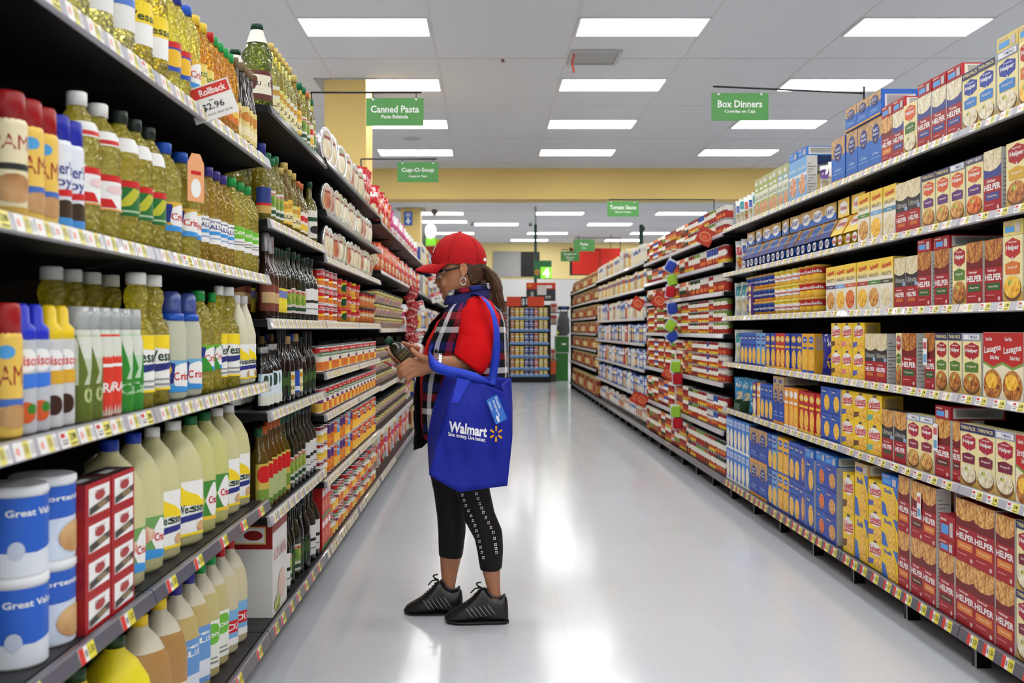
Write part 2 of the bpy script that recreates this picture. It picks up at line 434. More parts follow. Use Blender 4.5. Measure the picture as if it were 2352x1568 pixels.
def shelf_unit(side, y0, y1, shelves, label, tags=True, deep=.46, top=None, tops=None):
    """shelves: (rail bottom z, rail top z, rail material, tag kind, tag spacing)"""
    s = 1 if side == 'r' else -1
    xf = XR if s > 0 else XL
    root = tag(link('shelving_unit', None, None, (xf + s * .3, (y0 + y1) / 2, 0)), label, 'shelving', 'shelving units along the aisle')
    xb = xf + s * deep
    X = lambda d: xf + s * d
    def bx(q, d0, a0, z0, d1, a1, z1, mat):
        q.box((min(X(d0), X(d1)), a0, z0), (max(X(d0), X(d1)), a1, z1), mat)
    q = MB(); bx(q, deep, y0 + .002, .02, deep + .03, y1 - .002, top or 1.9, BACK); part('back_panel', q, root)
    for yy in (y0 + .002, y1 - .032):
        q = MB(); bx(q, deep - .03, yy, .02, deep, yy + .03, top or 1.9, BLK); part('upright', q, root)
    for yy in (y0 + .01, (y0 + y1) / 2):
        q = MB(); bx(q, .07, yy, 0, .12, yy + .04, shelves[-1][0], BLK); bx(q, .068, yy, 0, .07, yy + .012, shelves[-1][0], M((150, 150, 152), .4)); part('base_leg', q, root)
    q = MB(); bx(q, .3, y0 + .002, 0, .32, y1 - .002, .1, BLK); part('kick_plate', q, root)
    for i, (zb, zt, rm, kind, sp) in enumerate(shelves):
        q = MB(); a, b_ = y0 + .003, y1 - .003
        bx(q, .014, a, zt - .03, deep, b_, zt - .006, BLK)
        bx(q, .03, a, zt - .0055, deep, b_, zt - .003, SHT)
        for yy in (a, b_ - .004):                # tapered end brackets under the shelf
            q.add([(X(.05), yy, zt - .03), (X(deep), yy, zt - .03), (X(deep), yy, zt - .1), (X(.25), yy, zt - .07),
                   (X(.05), yy + .004, zt - .03), (X(deep), yy + .004, zt - .03), (X(deep), yy + .004, zt - .1), (X(.25), yy + .004, zt - .07)],
                  [(0, 1, 2, 3), (7, 6, 5, 4), (0, 3, 7, 4), (3, 2, 6, 7), (1, 5, 6, 2), (0, 4, 5, 1)], BLK)
        sh = part('shelf', q, root)
        tilt = .008
        pr = [(X(0), zb), (X(-.003), zb + .003), (X(tilt - .002), zt - .003), (X(tilt + .002), zt), (X(tilt + .012), zt), (X(.014), zt - .006), (X(.012), zb), (X(.006), zb - .002)]
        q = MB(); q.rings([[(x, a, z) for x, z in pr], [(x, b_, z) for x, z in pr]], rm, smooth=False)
        rl = q.build('price_rail', sh)
        h = zt - zb; ang = math.atan2(tilt + .001, h)
        yy = a + .05 + sp * .3; j = i * 3
        one = MB()
        while yy < b_ - .05:
            k = kind if RN.random() < .75 or kind == 2 else RN.choice((0, 1))
            p = (X(tilt * .5 - .0022), yy, (zb + zt) / 2)
            if tags:
                o = link('price_tag', TAGS[k], sh, p, s * -PI / 2)
                o.rotation_euler = (-ang, 0, -s * PI / 2); o.scale = (1, 1, min(1.25, h / .034))
            else:
                hw = .036
                for c0, c1, m in ((-1, .0, WHT), (.0, 1, YEL)):
                    one.add([(p[0], yy - s * c0 * hw, p[2] - .013), (p[0], yy - s * c1 * hw, p[2] - .013), (p[0] + s * .005, yy - s * c1 * hw, p[2] + .013), (p[0] + s * .005, yy - s * c0 * hw, p[2] + .013)], [(0, 1, 2, 3)], m)
            yy += sp * (.85 + .35 * RN.random())
        if not tags and one.v:
            stuff(one.build('price_tags', sh))
    return root
LB = [1.10] + [2.36 + 1.26 * k for k in range(15)]           # bay seams on the left
RB_ = [2.432 + 1.221 * k for k in range(16)]                  # bay seams on the right
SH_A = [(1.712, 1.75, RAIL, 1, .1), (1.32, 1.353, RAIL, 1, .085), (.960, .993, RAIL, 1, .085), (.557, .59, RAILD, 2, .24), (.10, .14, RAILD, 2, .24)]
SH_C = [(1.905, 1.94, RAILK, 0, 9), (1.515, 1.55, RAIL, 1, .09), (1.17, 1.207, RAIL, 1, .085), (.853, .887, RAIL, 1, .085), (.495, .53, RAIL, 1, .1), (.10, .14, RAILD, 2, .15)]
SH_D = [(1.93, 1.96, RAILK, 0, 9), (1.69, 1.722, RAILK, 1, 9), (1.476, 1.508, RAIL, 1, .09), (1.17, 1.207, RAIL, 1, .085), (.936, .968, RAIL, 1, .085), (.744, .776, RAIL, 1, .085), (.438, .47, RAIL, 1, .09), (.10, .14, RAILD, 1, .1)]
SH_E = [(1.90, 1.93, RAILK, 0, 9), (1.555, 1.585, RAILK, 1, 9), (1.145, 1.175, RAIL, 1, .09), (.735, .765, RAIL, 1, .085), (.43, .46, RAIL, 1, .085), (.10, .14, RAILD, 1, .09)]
LT = 'dark steel shelving unit left of the aisle, '
for k in range(2):
    shelf_unit('l', LB[k], LB[k + 1], SH_A, LT + ('nearest the camera' if k == 0 else 'second, with cooking oil and vinegar'), top=1.98)
shelf_unit('l', LB[2], LB[3], SH_C, LT + 'third, full of olive oil', top=2.0)
for k in (3, 4):
    shelf_unit('l', LB[k], LB[k + 1], SH_D, LT + ordw(k + 1) + ', with canned pasta', top=2.0)
for k in range(5, 15):
    shelf_unit('l', LB[k], LB[k + 1], SH_E, LT + ordw(k + 1) + ' from the camera', tags=k < 6, top=2.0)
SH_N = [(1.825, 1.855, RAIL, 1, .095), (1.522, 1.552, RAIL, 0, .12), (1.225, 1.256, RAIL, 0, .11), (.916, .947, RAIL, 0, .115), (.604, .635, RAIL, 0, .12), (.106, .149, RAILD, 2, .115)]
SH_T = [(1.81, 1.84, RAIL, 0, .1), (1.60, 1.63, RAIL, 1, .1), (1.40, 1.43, RAIL, 1, .1), (1.105, 1.135, RAIL, 1, .1), (.765, .795, RAIL, 1, .1), (.433, .463, RAIL, 1, .1), (.106, .149, RAILD, 1, .1)]
SH_P = [(1.845, 1.875, RAIL, 1, .1), (1.57, 1.60, RAIL, 1, .1), (1.26, 1.29, RAIL, 1, .1), (.99, 1.02, RAIL, 1, .1), (.717, .747, RAIL, 1, .1), (.44, .47, RAIL, 1, .1), (.106, .149, RAILD, 1, .1)]
SH_J = [(1.82, 1.85, RAIL, 1, .1), (1.58, 1.61, RAIL, 1, .1), (1.32, 1.35, RAIL, 1, .1), (1.07, 1.10, RAIL, 1, .1), (.82, .85, RAIL, 1, .1), (.53, .56, RAIL, 1, .1), (.106, .149, RAILD, 1, .1)]
RT = 'dark steel shelving unit right of the aisle, '
for k in range(4):
    shelf_unit('r', RB_[k], RB_[k + 1], SH_N, RT + ordw(k + 1) + ', stacked with boxed dinners', top=1.9)
for k in range(4, 7):
    shelf_unit('r', RB_[k], RB_[k + 1], SH_T, RT + ordw(k + 1) + ', full of tomato cans', tags=False, top=1.9)
for k in range(7, 11):
    shelf_unit('r', RB_[k], RB_[k + 1], SH_P, RT + ordw(k + 1) + ', with boxed pasta', tags=False, top=1.9)
for k in range(11, 15):
    shelf_unit('r', RB_[k], RB_[k + 1], SH_J, RT + ordw(k + 1) + ', with jars of sauce', tags=False, top=1.9)
for side, yy, o in (('l', LB[15], -1), ('r', RB_[15], 1)):     # dark end panels close both runs
    unit = max((u for u in bpy.data.objects if u.name.startswith('shelving_unit') and u.location.x * o > 0), key=lambda u: u.location.y)
    x0 = XR if o > 0 else XL
    q = MB(); q.box((min(x0 + o * .02, x0 + o * .49), yy + .0005, 0), (max(x0 + o * .02, x0 + o * .49), yy + .02, 1.9), BLK); part('end_panel', q, unit)
# ---------------------------------------------------------------- bottles, cans, tubs: one of each kind, then copies
def sect(prof, z):
    for a, b in zip(prof, prof[1:]):
        if a[0] <= z <= b[0]:
            t = 0 if b[0] == a[0] else (z - a[0]) / (b[0] - a[0])
            g = lambda p: (p[1], p[2] if len(p) > 2 else p[1], p[3] if len(p) > 3 else 2)
            return [u + (v - u) * t for u, v in zip(g(a), g(b))]
    p = prof[-1]; return [p[1], p[2] if len(p) > 2 else p[1], p[3] if len(p) > 3 else 2]
def wrap(prof, z0, z1, A, turn=0, off=.0006):
    def mp(u, v, L):
        z = z0 + (z1 - z0) * v; rx, ry, e = sect(prof, z); t = -PI / 2 + (u - .5) * A + turn
        c, q = math.cos(t), math.sin(t); d = off + .0004 * L
        return ((rx + d) * math.copysign(abs(c) ** (2 / e), c), (ry + d) * math.copysign(abs(q) ** (2 / e), q), z)
    return mp
def kind(prof, mat, cap=None, labels=(), extra=(), n=20, level=0):
    """cap = (profile, material); labels = (part, z0, z1, angle, background, elements)"""
    q = MB()
    if level:                                     # liquid shows through the milky wall up to its level
        cut = (level, *sect(prof, level)); q.loft([p for p in prof if p[0] < level] + [cut], mat, n, cap1=False)
        q.loft([cut] + [p for p in prof if p[0] > level], M((212, 206, 184), .3), n, cap0=False)
    else:
        q.loft(prof, mat, n)
    k = {'body': q.mesh('bottle'), 'parts': []}
    if cap:
        q = MB(); q.loft(cap[0], cap[1], 16); k['parts'].append(('cap', q.mesh('cap')))
    for nm, z0, z1, A, bg, els in labels:
        q = MB(); mp = wrap(prof, z0, z1, A); nc = max(8, int(A * 7))
        nv = 1 if len(prof) < 3 else 3
        q.decals([('r', 0, i / nv, 1, (i + 1) / nv, bg) for i in range(nv)], lambda u, v, L: mp(u, v, 0), nc, 0); q.decals(els, mp, nc)
        k['parts'].append((nm, q.mesh(nm)))
    for nm, me in extra:
        k['parts'].append((nm, me))
    return k
def put(k, name, loc, rz, label, cat, group, sc=None):
    o = tag(link(name, k['body'], None, loc, rz, sc), label, cat, group)
    for nm, me in k['parts']:
        link(nm, me, o)
    return o
ROWS = {}
def settle():
    """slim neighbours that would touch, so that every bottle stands clear of the next"""
    for v in ROWS.values():
        v.sort(key=lambda a: a[0]); f = [1.0] * len(v)
        for i in range(len(v) - 1):
            need = (v[i + 1][0] - v[i][0] - .004) / (v[i + 1][1] + v[i][1])
            f[i] = min(f[i], need); f[i + 1] = min(f[i + 1], need)
        for (y, r, o), k in zip(v, f):
            if k < 1:
                k = max(k, .62); o.scale = (o.scale[0] * k, o.scale[1] * k, o.scale[2])
    ROWS.clear()
def LP(k, xs, X, z, name, look, cat, group, where, turn=.55, sc=1.0, tail='', back=0, jit=.15):
    if 'r' not in k:
        k['r'] = k['ry'] = max(v.co.xy.length for v in k['body'].vertices)
    X = min(X, -.7625 - max(k['r'], k['ry']) * (sc[0] if isinstance(sc, tuple) else sc))
    for x in xs:
        y = zx(x, X)
        s = sc if isinstance(sc, tuple) else (sc, sc, sc)
        o = put(k, name, (X, y, z), PI / 2 - turn + RN.uniform(-jit, jit), nth(look, where, tail), cat, group + ' on ' + where, s)
        ROWS.setdefault((where, tail, round(X * 4)), []).append((y, k['r'] * s[0], o))
        for b in range(back):
            o = put(k, name, (X - .105 * (b + 1), y + .01, z), PI / 2 - turn + RN.uniform(-.6, .6), nth(look, where, ', behind'), cat, group + ' behind others on ' + where, s)
            ROWS.setdefault((where, 'b', b), []).append((y, k['r'] * s[0], o))
W_, CR, BL, DB = (240, 240, 238), (240, 232, 200), (40, 90, 200), (30, 45, 130)
R_, DR, G_, DG, Y_, K_ = (205, 30, 30), (150, 25, 30), (60, 150, 50), (25, 75, 45), (245, 215, 40), (25, 25, 28)
WHITECAP, BLUECAP, GRNCAP, DGCAP = M((235, 235, 232), .35), M((30, 85, 190), .3), M((30, 150, 70), .3), M((22, 62, 40), .35)
PURCAP, GOLDCAP, REDCAP, YELCAP = M((60, 50, 130), .3), M((205, 180, 100), .3), M((180, 20, 22), .3), M((240, 205, 40), .3)
def cap(z, r, h, m):
    return ([(z, r), (z + h * .9, r), (z + h, r * .9)], m)
P_OIL = [(0, .038), (.012, .046), (.03, .0468), (.036, .0452), (.042, .0468), (.05, .047), (.055, .0445), (.06, .046), (.14, .046), (.146, .0438), (.152, .0465), (.158, .0442), (.164, .0466), (.17, .0446), (.176, .0466), (.19, .046), (.215, .041), (.24, .028), (.252, .019), (.262, .018)]
def oilb(col, capm, els, bg, z1=.135, neck=None, tr=.68):
    L = [('label', .062, z1, 3.3, bg, els)]
    if neck:
        L.append(('neck_label', .195, .225, 1.6, *neck))
    return kind(P_OIL, oil(col, tr), cap(.258, .021, .028, capm), L)
PALE, GOLD_, AMB = (250, 230, 108), (240, 172, 26), (150, 120, 30)
CRI = [('e', .62, .5, .3, .42, W_), ('t', 'Crisco', .62, .5, .5, .26, R_), ('p', [(0, 0), (1, 0), (1, .12), (0, .25)], (60, 150, 220)), ('p', [(.1, .2), (.35, .3), (.4, .9), (.2, .95)], DB), ('e', .15, .7, .14, .18, 'mix')]
WES = [('p', [(0, .8), (1, .7), (1, 1), (0, 1)], Y_), ('t', 'Wesson', .5, .62, .86, .2, (20, 60, 40)), ('p', [(.05, .3), (.95, .42), (.95, .52), (.05, .45)], (40, 50, 120)), ('r', .1, .08, .8, .12, (150, 150, 150)), ('r', .1, .18, .7, .21, (150, 150, 150)), ('r', 0, 0, 1, .04, Y_)]
k_white = oilb(PALE, WHITECAP, [('r', 0, .82, 1, 1, R_), ('p', [(0, .08), (.6, .08), (.5, .32), (0, .36)], R_), ('e', .6, .6, .18, .12, (235, 205, 205)), ('r', 0, 0, 1, .05, (222, 160, 70))], W_, neck=(W_, [('r', .1, .1, .9, .4, R_)]))
k_green = oilb((240, 220, 92), M((30, 42, 36), .35), [('r', .3, .82, 1, 1, R_), ('p', [(.25, .2), (.5, .3), (.75, .75), (.55, .8)], (190, 190, 50)), ('r', .2, .1, .8, .16, (170, 200, 160))], (35, 110, 50), neck=(W_, []))
k_blue = oilb(PALE, BLUECAP, CRI, (225, 180, 60))
k_purp = oilb((226, 190, 66), PURCAP, [('t', 'Great', .5, .88, .5, .1, DB), ('t', 'VALUE', .5, .66, .62, .18, DB), ('r', .1, .36, .9, .5, (60, 150, 220)), ('r', .2, .2, .8, .24, (120, 160, 210))], W_)
k_brig = oilb((240, 220, 92), GRNCAP, [('e', .5, .78, .62, .3, (110, 190, 50)), ('t', 'Corn', .55, .76, .5, .2, W_), ('r', .2, .22, .8, .26, (120, 120, 120)), ('r', .2, .34, .7, .37, (120, 120, 120))], W_)
k_corn = oilb(GOLD_, M((225, 190, 50), .3), [('r', .1, .1, .9, .9, (236, 214, 110)), ('t', 'Mazola', .5, .7, .7, .2, (60, 110, 50))], (232, 205, 90), .15)
k_gold = oilb(GOLD_, GRNCAP, [('r', 0, .0, 1, .3, (220, 120, 30)), ('t', 'Oil', .5, .65, .5, .3, W_)], (236, 200, 60), .13)
k_goldr = oilb(GOLD_, REDCAP, [('r', 0, .0, 1, .3, (220, 120, 30))], (236, 200, 60), .13)
k_sun = oilb(PALE, M((45, 55, 150), .3), [('e', .5, .45, .3, .3, (240, 190, 40)), ('r', 0, .8, 1, 1, R_)], (40, 80, 180))
k_pale = oilb((206, 200, 130), WHITECAP, [('r', 0, .6, 1, .8, (80, 120, 200))], (228, 228, 226), .15)
k_yell = oilb((200, 184, 70), WHITECAP, [('r', 0, .5, 1, 1, Y_), ('t', 'Wesson', .5, .66, .8, .2, (20, 60, 40))], W_, .16)
k_crig = oilb((240, 220, 92), GRNCAP, CRI[:4] + [('p', [(0, 0), (.6, 0), (.4, .5), (0, .6)], (60, 150, 50))], (120, 180, 60))
P_SPR = [(0, .031), (.004, .033), (.16, .033), (.166, .03), (.172, .022)]
def spray(body, capm, els, dome=False):
    c = [(.158, .0315), (.205, .030), (.211, .027)] if not dome else [(.16, .033), (.18, .032), (.19, .02), (.215, .018), (.222, .012)]
    return kind(P_SPR, M(body, .3, .15), (c, capm), [('label', .004, .156, 6.0, body, els)])
k_pam1 = spray((232, 220, 180), M((150, 25, 28), .3), [('t', 'PAM', .42, .8, .34, .16, DR, .0), ('r', 0, .5, 1, .57, (40, 40, 40)), ('e', .45, .3, .2, .16, 'brown'), ('r', 0, 0, 1, .1, (200, 160, 70))])
k_pam2 = spray((236, 196, 90), M((160, 25, 28), .3), [('t', 'PAM', .42, .62, .34, .2, DR, .0), ('e', .4, .86, .09, .07, (80, 160, 220)), ('r', .2, .3, .8, .38, (70, 110, 190)), ('e', .5, .2, .2, .12, 'brown')])
k_joy = spray((228, 232, 240), M((35, 45, 170), .3), [('t', "Baker's", .42, .72, .4, .16, DB), ('t', 'Joy', .45, .54, .3, .16, DB), ('p', [(0, .34), (1, .42), (1, .5), (0, .42)], R_), ('e', .5, .22, .16, .12, (60, 40, 20)), ('r', 0, 0, 1, .12, (70, 150, 220))])
k_cris = spray((190, 194, 200), M((30, 50, 200), .3), [('e', .45, .8, .16, .13, W_), ('t', 'Crisco', .45, .8, .36, .12, R_), ('p', [(.2, .45), (.7, .52), (.7, .66), (.2, .64)], (60, 120, 220)), ('e', .45, .22, .13, .12, (210, 90, 40)), ('e', .52, .26, .06, .06, (60, 130, 40))], True)
k_criy = spray((206, 206, 206), M((240, 205, 30), .3), [('e', .45, .78, .16, .13, W_), ('t', 'Crisco', .45, .78, .36, .12, R_), ('r', .2, .5, .75, .66, (220, 170, 50)), ('e', .45, .25, .13, .12, (60, 30, 20))], True)
P_SLIM = [(0, .026), (.004, .028), (.15, .028), (.17, .023), (.185, .0235)]
def slim(body, els):
    return kind(P_SLIM, M((216, 220, 208), .3), ([(.178, .0245), (.222, .0235)], oil((200, 205, 205), .35, .15, 'clear_cap', 0)), [('label', .002, .168, 6.1, body, els)])
LEAF = lambda c: [('p', [(.1, 1), (.35, 1), (.5, .55), (.3, .1), (.1, .1)], c), ('p', [(.52, .4), (.62, .8), (.78, .1), (.5, .1)], c)]
k_olv = slim((196, 204, 176), LEAF((100, 116, 40)) + [('r', 0, 0, 1, .42, (96, 110, 40)), ('t', '0', .5, .3, .12, .18, (190, 200, 140))])
k_red = slim((222, 60, 40), [('r', .1, .3, .4, .95, (236, 190, 130)), ('t', 'SPRAY', .5, .35, .5, .12, W_), ('r', .3, .6, .6, .64, W_)])
k_grn = slim((190, 215, 185), LEAF((50, 140, 45)) + [('r', 0, 0, 1, .42, (50, 136, 45)), ('t', 'Cal', .5, .3, .3, .16, (180, 215, 170))])
P_WES = [(0, .036), (.006, .04), (.16, .04), (.185, .038), (.205, .026), (.225, .022), (.25, .028), (.268, .026), (.278, .019), (.285, .018)]
k_wes = kind(P_WES, oil((240, 220, 92), .7), cap(.28, .023, .028, WHITECAP), [('label', .035, .165, 3.2, W_, WES)])
P_DOME = [(0, .03, .03), (.008, .037, .033, 3), (.17, .037, .033, 3), (.2, .034, .03), (.21, .03)]
q = MB(); q.loft([(.215, .026), (.262, .025), (.274, .018)], oil((90, 110, 190), .3, .1, 'blue_clear_cap', 0), 16); dome = q.mesh('dome_cap')
k_dome = kind(P_DOME, M((196, 198, 176), .3, spec=.5), ([(.2, .033), (.218, .032)], BLUECAP), [('label', .02, .1, 2.6, (110, 170, 210), CRI)], [('dome_cap', dome)])
P_FR = [(0, .03, .034), (.008, .034, .04, 3), (.16, .034, .042, 3), (.22, .026, .03), (.25, .016), (.268, .014)]
MILK = M((214, 212, 182), .3, spec=.5)
WEJ = [('p', [(0, .72), (.5, 1), (0, 1)], W_), ('p', [(0, .66), (.05, 1), (.75, .66), (1, .6), (1, .5), (0, .6)], Y_), ('t', 'Wesson', .5, .5, .9, .16, (20, 60, 40)), ('p', [(.05, .24), (.95, .3), (.95, .4), (.05, .36)], (40, 50, 130)), ('e', .78, .14, .2, .1, 'brown'), ('r', 0, 0, 1, .05, Y_)]
k_frost = kind(P_FR, MILK, cap(.262, .0165, .026, WHITECAP), [('label', .02, .13, 1.7, W_, WEJ)])
# gallon jugs, squarish with sloped shoulders and a handle
def jug(col, capm, lab=None, rough=.32, level=.0, mat=None):
    p = [(0, .06, .058, 3), (.012, .073, .07, 4), (.1, .075, .072, 4), (.19, .075, .072, 4), (.235, .07, .068, 3), (.275, .05, .05, 2.4), (.3, .026, .026), (.318, .021, .021)]
    q = MB(); q.tube([(0.02, .05, .285), (.03, .085, .27), (.03, .088, .2), (.02, .06, .15)], .014, mat or M(col, rough), 8)
    return kind(p, mat or M(col, rough), cap(.308, .024, .026, capm), [lab] if lab else [], [('handle', q.mesh('handle'))], 24, level)
JP, JG = (205, 201, 150), (206, 204, 168)
CRJ = [('e', .72, .5, .22, .46, W_), ('t', 'Crisco', .72, .5, .4, .2, R_), ('p', [(0, 0), (1, 0), (1, .15), (0, .3)], (60, 150, 220)), ('e', .28, .6, .25, .3, 'mix')]
CRG = [('e', .72, .5, .22, .46, W_), ('t', 'Crisco', .72, .5, .4, .2, R_), ('e', .25, .5, .25, .4, 'green'), ('r', 0, 0, 1, .1, (240, 200, 60))]
k_jb = jug(JP, M((25, 60, 170), .3), ('label', .035, .135, 1.5, (110, 160, 90), CRJ))
k_jw = jug(JP, WHITECAP, ('label', .03, .175, .95, W_, WEJ))
k_jg = jug((200, 200, 130), M((20, 105, 55), .3), ('label', .04, .15, 1.5, (70, 140, 60), CRG))
k_ja = jug((176, 134, 80), YELCAP, ('label', .03, .12, 1.3, (230, 225, 215), [('r', .1, .3, .9, .6, (200, 190, 180))]), level=.25)
k_ju = jug((190, 170, 110), M((50, 45, 140), .3), ('label', .03, .19, 1.2, (100, 150, 210), [('t', 'Great', .5, .88, .6, .07, W_), ('t', 'VALUE', .5, .76, .7, .1, W_), ('r', .1, .1, .9, .4, (216, 222, 232))]), level=.25)
k_jv = jug((196, 184, 130), GRNCAP, ('label', .03, .17, 1.2, (232, 236, 226), [('e', .5, .72, .45, .22, (110, 185, 60)), ('t', 'Corn', .5, .72, .6, .12, W_), ('r', .1, .1, .8, .14, (130, 130, 130)), ('r', .1, .2, .7, .23, (130, 130, 130))]), level=.25)
k_jr = jug((206, 196, 160), REDCAP, ('label', .03, .14, 1.2, (120, 175, 220), [('r', .1, .35, .9, .7, R_), ('t', 'LOU', .5, .52, .6, .2, W_), ('r', 0, 0, 1, .2, W_)]), level=.25)
k_jl = jug((240, 222, 40), M((25, 55, 30), .35), None, .4)
# shortening tubs
P_TUB = [(0, .062), (.004, .064), (.14, .064), (.142, .067), (.153, .067), (.156, .062)]
k_tub1 = kind(P_TUB, M((228, 230, 234), .35), None, [('label', .004, .138, 6.1, (216, 222, 232), [('p', [(0, .45), (.3, .3), (.5, .28), (1, .5), (1, 1), (0, 1)], (40, 95, 195)), ('t', 'Great Value', .5, .8, .3, .09, W_), ('t', 'Great Value', .18, .8, .22, .09, W_), ('e', .4, .32, .04, .12, (190, 200, 220))])])
k_tub2 = kind(P_TUB, M((228, 230, 234), .35), None, [('label', .004, .138, 6.1, (206, 216, 234), [('p', [(0, .5), (1, .62), (1, 1), (0, 1)], (45, 95, 190)), ('t', 'Shortening', .5, .82, .34, .1, W_), ('t', 'Shortening', .16, .8, .28, .1, W_), ('e', .58, .28, .12, .22, 'brown'), ('e', .3, .25, .08, .2, 'brown')])])
# ------------------------------------------------ left units nearest the camera
T1, T2, T3, T4, T5 = 'near left top shelf', 'near left second shelf', 'near left third shelf', 'near left fourth shelf', 'near left bottom shelf'
z1, z2, z3, z4, z5 = 1.7478, 1.3508, .9908, .5878, .1378
B, OB = 'oil_bottle', 'bottle'
LP(k_pale, [146, 205, 258], -.81, z1, B, 'pale cooking oil bottle with white and blue label', OB, 'oil bottles', T1)
LP(k_yell, [302, 340], -.81, z1, B, 'pale oil bottle with yellow and white label', OB, 'oil bottles', T1)
LP(k_sun, [376, 400], -.81, z1, B, 'sunflower oil bottle with blue label', OB, 'oil bottles', T1)
LP(k_blue, [424], -.81, z1, B, 'oil bottle with blue cap and bright label', OB, 'oil bottles', T1)
LP(k_corn, [445, 462], -.81, z1, B, 'golden corn oil bottle with pale yellow label', OB, 'oil bottles', T1)
LP(k_goldr, [481], -.81, z1, B, 'golden oil bottle with red cap', OB, 'oil bottles', T1)
LP(k_gold, [491, 504, 516, 527], -.81, z1, B, 'golden oil bottle with green cap', OB, 'oil bottles', T1)
P_SAU = [(0, .024), (.006, .029), (.15, .029), (.19, .018), (.25, .013), (.262, .014)]
k_dark = kind(P_SAU, M((38, 18, 10), .12, coat=.5), cap(.255, .016, .03, M((120, 100, 70), .35)), [('label', .03, .14, 2.6, (226, 206, 130), [('e', .5, .7, .3, .15, (200, 130, 40)), ('r', .2, .15, .8, .4, (240, 228, 180))])])
LP(k_dark, [541, 552, 562, 571], -.80, z1, 'sauce_bottle', 'slim dark brown bottle with cream label', OB, 'dark bottles', T1)
LP(k_pam1, [16, ], -.775, z2, 'spray_can', 'cream cooking spray can with red cap', 'spray can', 'spray cans', T2, .4)
LP(k_pam2, [56, 94], -.775, z2, 'spray_can', 'yellow cooking spray can with red cap', 'spray can', 'spray cans', T2, .4)
LP(k_joy, [126, 156], -.775, z2, 'spray_can', 'white and blue baking spray can with blue cap', 'spray can', 'spray cans', T2, .4)
LP(k_white, [176, 224], -.81, z2, B, 'oil bottle with white cap and red-white label', OB, 'oil bottles', T2)
LP(k_green, [272, 305, 337], -.81, z2, B, 'oil bottle with dark cap and green label', OB, 'oil bottles', T2, sc=(.95, .95, 1.04))
LP(k_blue, [374, 413, 436], -.815, z2, B, 'oil bottle with blue cap and blue-yellow label', OB, 'oil bottles', T2)
LP(k_purp, [455, 475, 492, 508], -.81, z2, B, 'oil bottle with purple cap and white-blue label', OB, 'oil bottles', T2)
LP(k_brig, [527, 546, 562], -.81, z2, B, 'oil bottle with bright green cap and green-white label', OB, 'oil bottles', T2, sc=(1, 1, 1.03))
q = MB(); q.add([(-.03, 0, 0), (.03, 0, 0), (.03, 0, .1), (.015, 0, .125), (-.015, 0, .125), (-.03, 0, .1)], [(0, 1, 2, 3, 4, 5)], (238, 170, 120)); q.decals([('e', .5, .35, .3, .25, W_), ('r', .2, .7, .8, .8, R_)], lambda u, v, L: ((u - .5) * .06, -.0004 * L, v * .1))
tag(q.build('coupon', None, (-.757, zx(450, -.757), z2 + .15), PI / 2 - .5), 'peach coupon card hanging on a blue-capped oil bottle', 'coupon')
LP(k_pam2, [10], -.775, z3, 'spray_can', 'yellow and red cooking spray can', 'spray can', 'spray cans', T3, .4, (1, 1, 1.05))
LP(k_cris, [46, 78], -.775, z3, 'spray_can', 'silver spray can with blue dome top', 'spray can', 'spray cans', T3, .4)
LP(k_criy, [110, 138], -.775, z3, 'spray_can', 'silver spray can with yellow dome top', 'spray can', 'spray cans', T3, .4)
LP(k_olv, [178, 203], -.775, z3, 'spray_bottle', 'slim olive green spray bottle with clear cap', OB, 'spray bottles', T3, .4)
LP(k_red, [228, 250], -.775, z3, 'spray_bottle', 'slim red spray bottle with clear cap', OB, 'spray bottles', T3, .4)
LP(k_grn, [274, 298], -.775, z3, 'spray_bottle', 'slim leaf green spray bottle with clear cap', OB, 'spray bottles', T3, .4)
LP(k_wes, [312, 349], -.80, z3, B, 'long-necked oil bottle with yellow-white label', OB, 'oil bottles', T3, .45)
LP(k_wes, [118, 164, 209, 252], -.90, z3, B, 'long-necked oil bottle in the dark, behind spray cans', OB, 'oil bottles', T3, .45)
LP(k_dome, [392, 428], -.80, z3, 'vinegar_bottle', 'pale bottle with blue dome cap', OB, 'bottles', T3, .5)
LP(k_crig, [453, 486], -.805, z3, B, 'yellow oil bottle with green cap and green label', OB, 'oil bottles', T3)
LP(k_wes, [502, 520], -.80, z3, B, 'oil bottle with white cap and yellow-white label', OB, 'oil bottles', T3, .45)
LP(k_frost, [540, 557], -.79, z3, 'vinegar_bottle', 'frosted white bottle with yellow-white label', OB, 'bottles', T3, .5)
for lay in range(2):
    tl = ', upper layer' if lay else ', lower layer'
    LP(k_tub1, [30], -.82, z4 + .156 * lay, 'shortening_tub', 'white and blue shortening tub with plain label', 'tub', 'tubs', T4, .5, 1, tl, jit=.05)
    LP(k_tub2, [98], -.82, z4 + .156 * lay, 'shortening_tub', 'blue shortening tub with fried chicken picture', 'tub', 'tubs', T4, .5, 1, tl, jit=.05)
LP(k_jb, [250, 305], -.845, z4, 'oil_jug', 'big jug of pale oil with blue cap', 'jug', 'oil jugs', T4, .5)
LP(k_jw, [349, 397], -.845, z4, 'oil_jug', 'big jug of pale oil with white cap', 'jug', 'oil jugs', T4, .5)
LP(k_jg, [436, 468], -.845, z4, 'oil_jug', 'big jug of pale green oil with green cap', 'jug', 'oil jugs', T4, .5)
LP(k_jw, [498, 524], -.845, z4, 'oil_jug', 'far jug of pale oil with white cap', 'jug', 'oil jugs', T4, .5)
LP(k_jl, [170, 262], -.84, z5, 'lemon_jug', 'bright yellow jug with dark green cap', 'jug', 'lemon jugs', T5, .5)
LP(k_ja, [320, 365], -.84, z5, 'vinegar_jug', 'amber brown jug with yellow cap', 'jug', 'vinegar jugs', T5, .5)
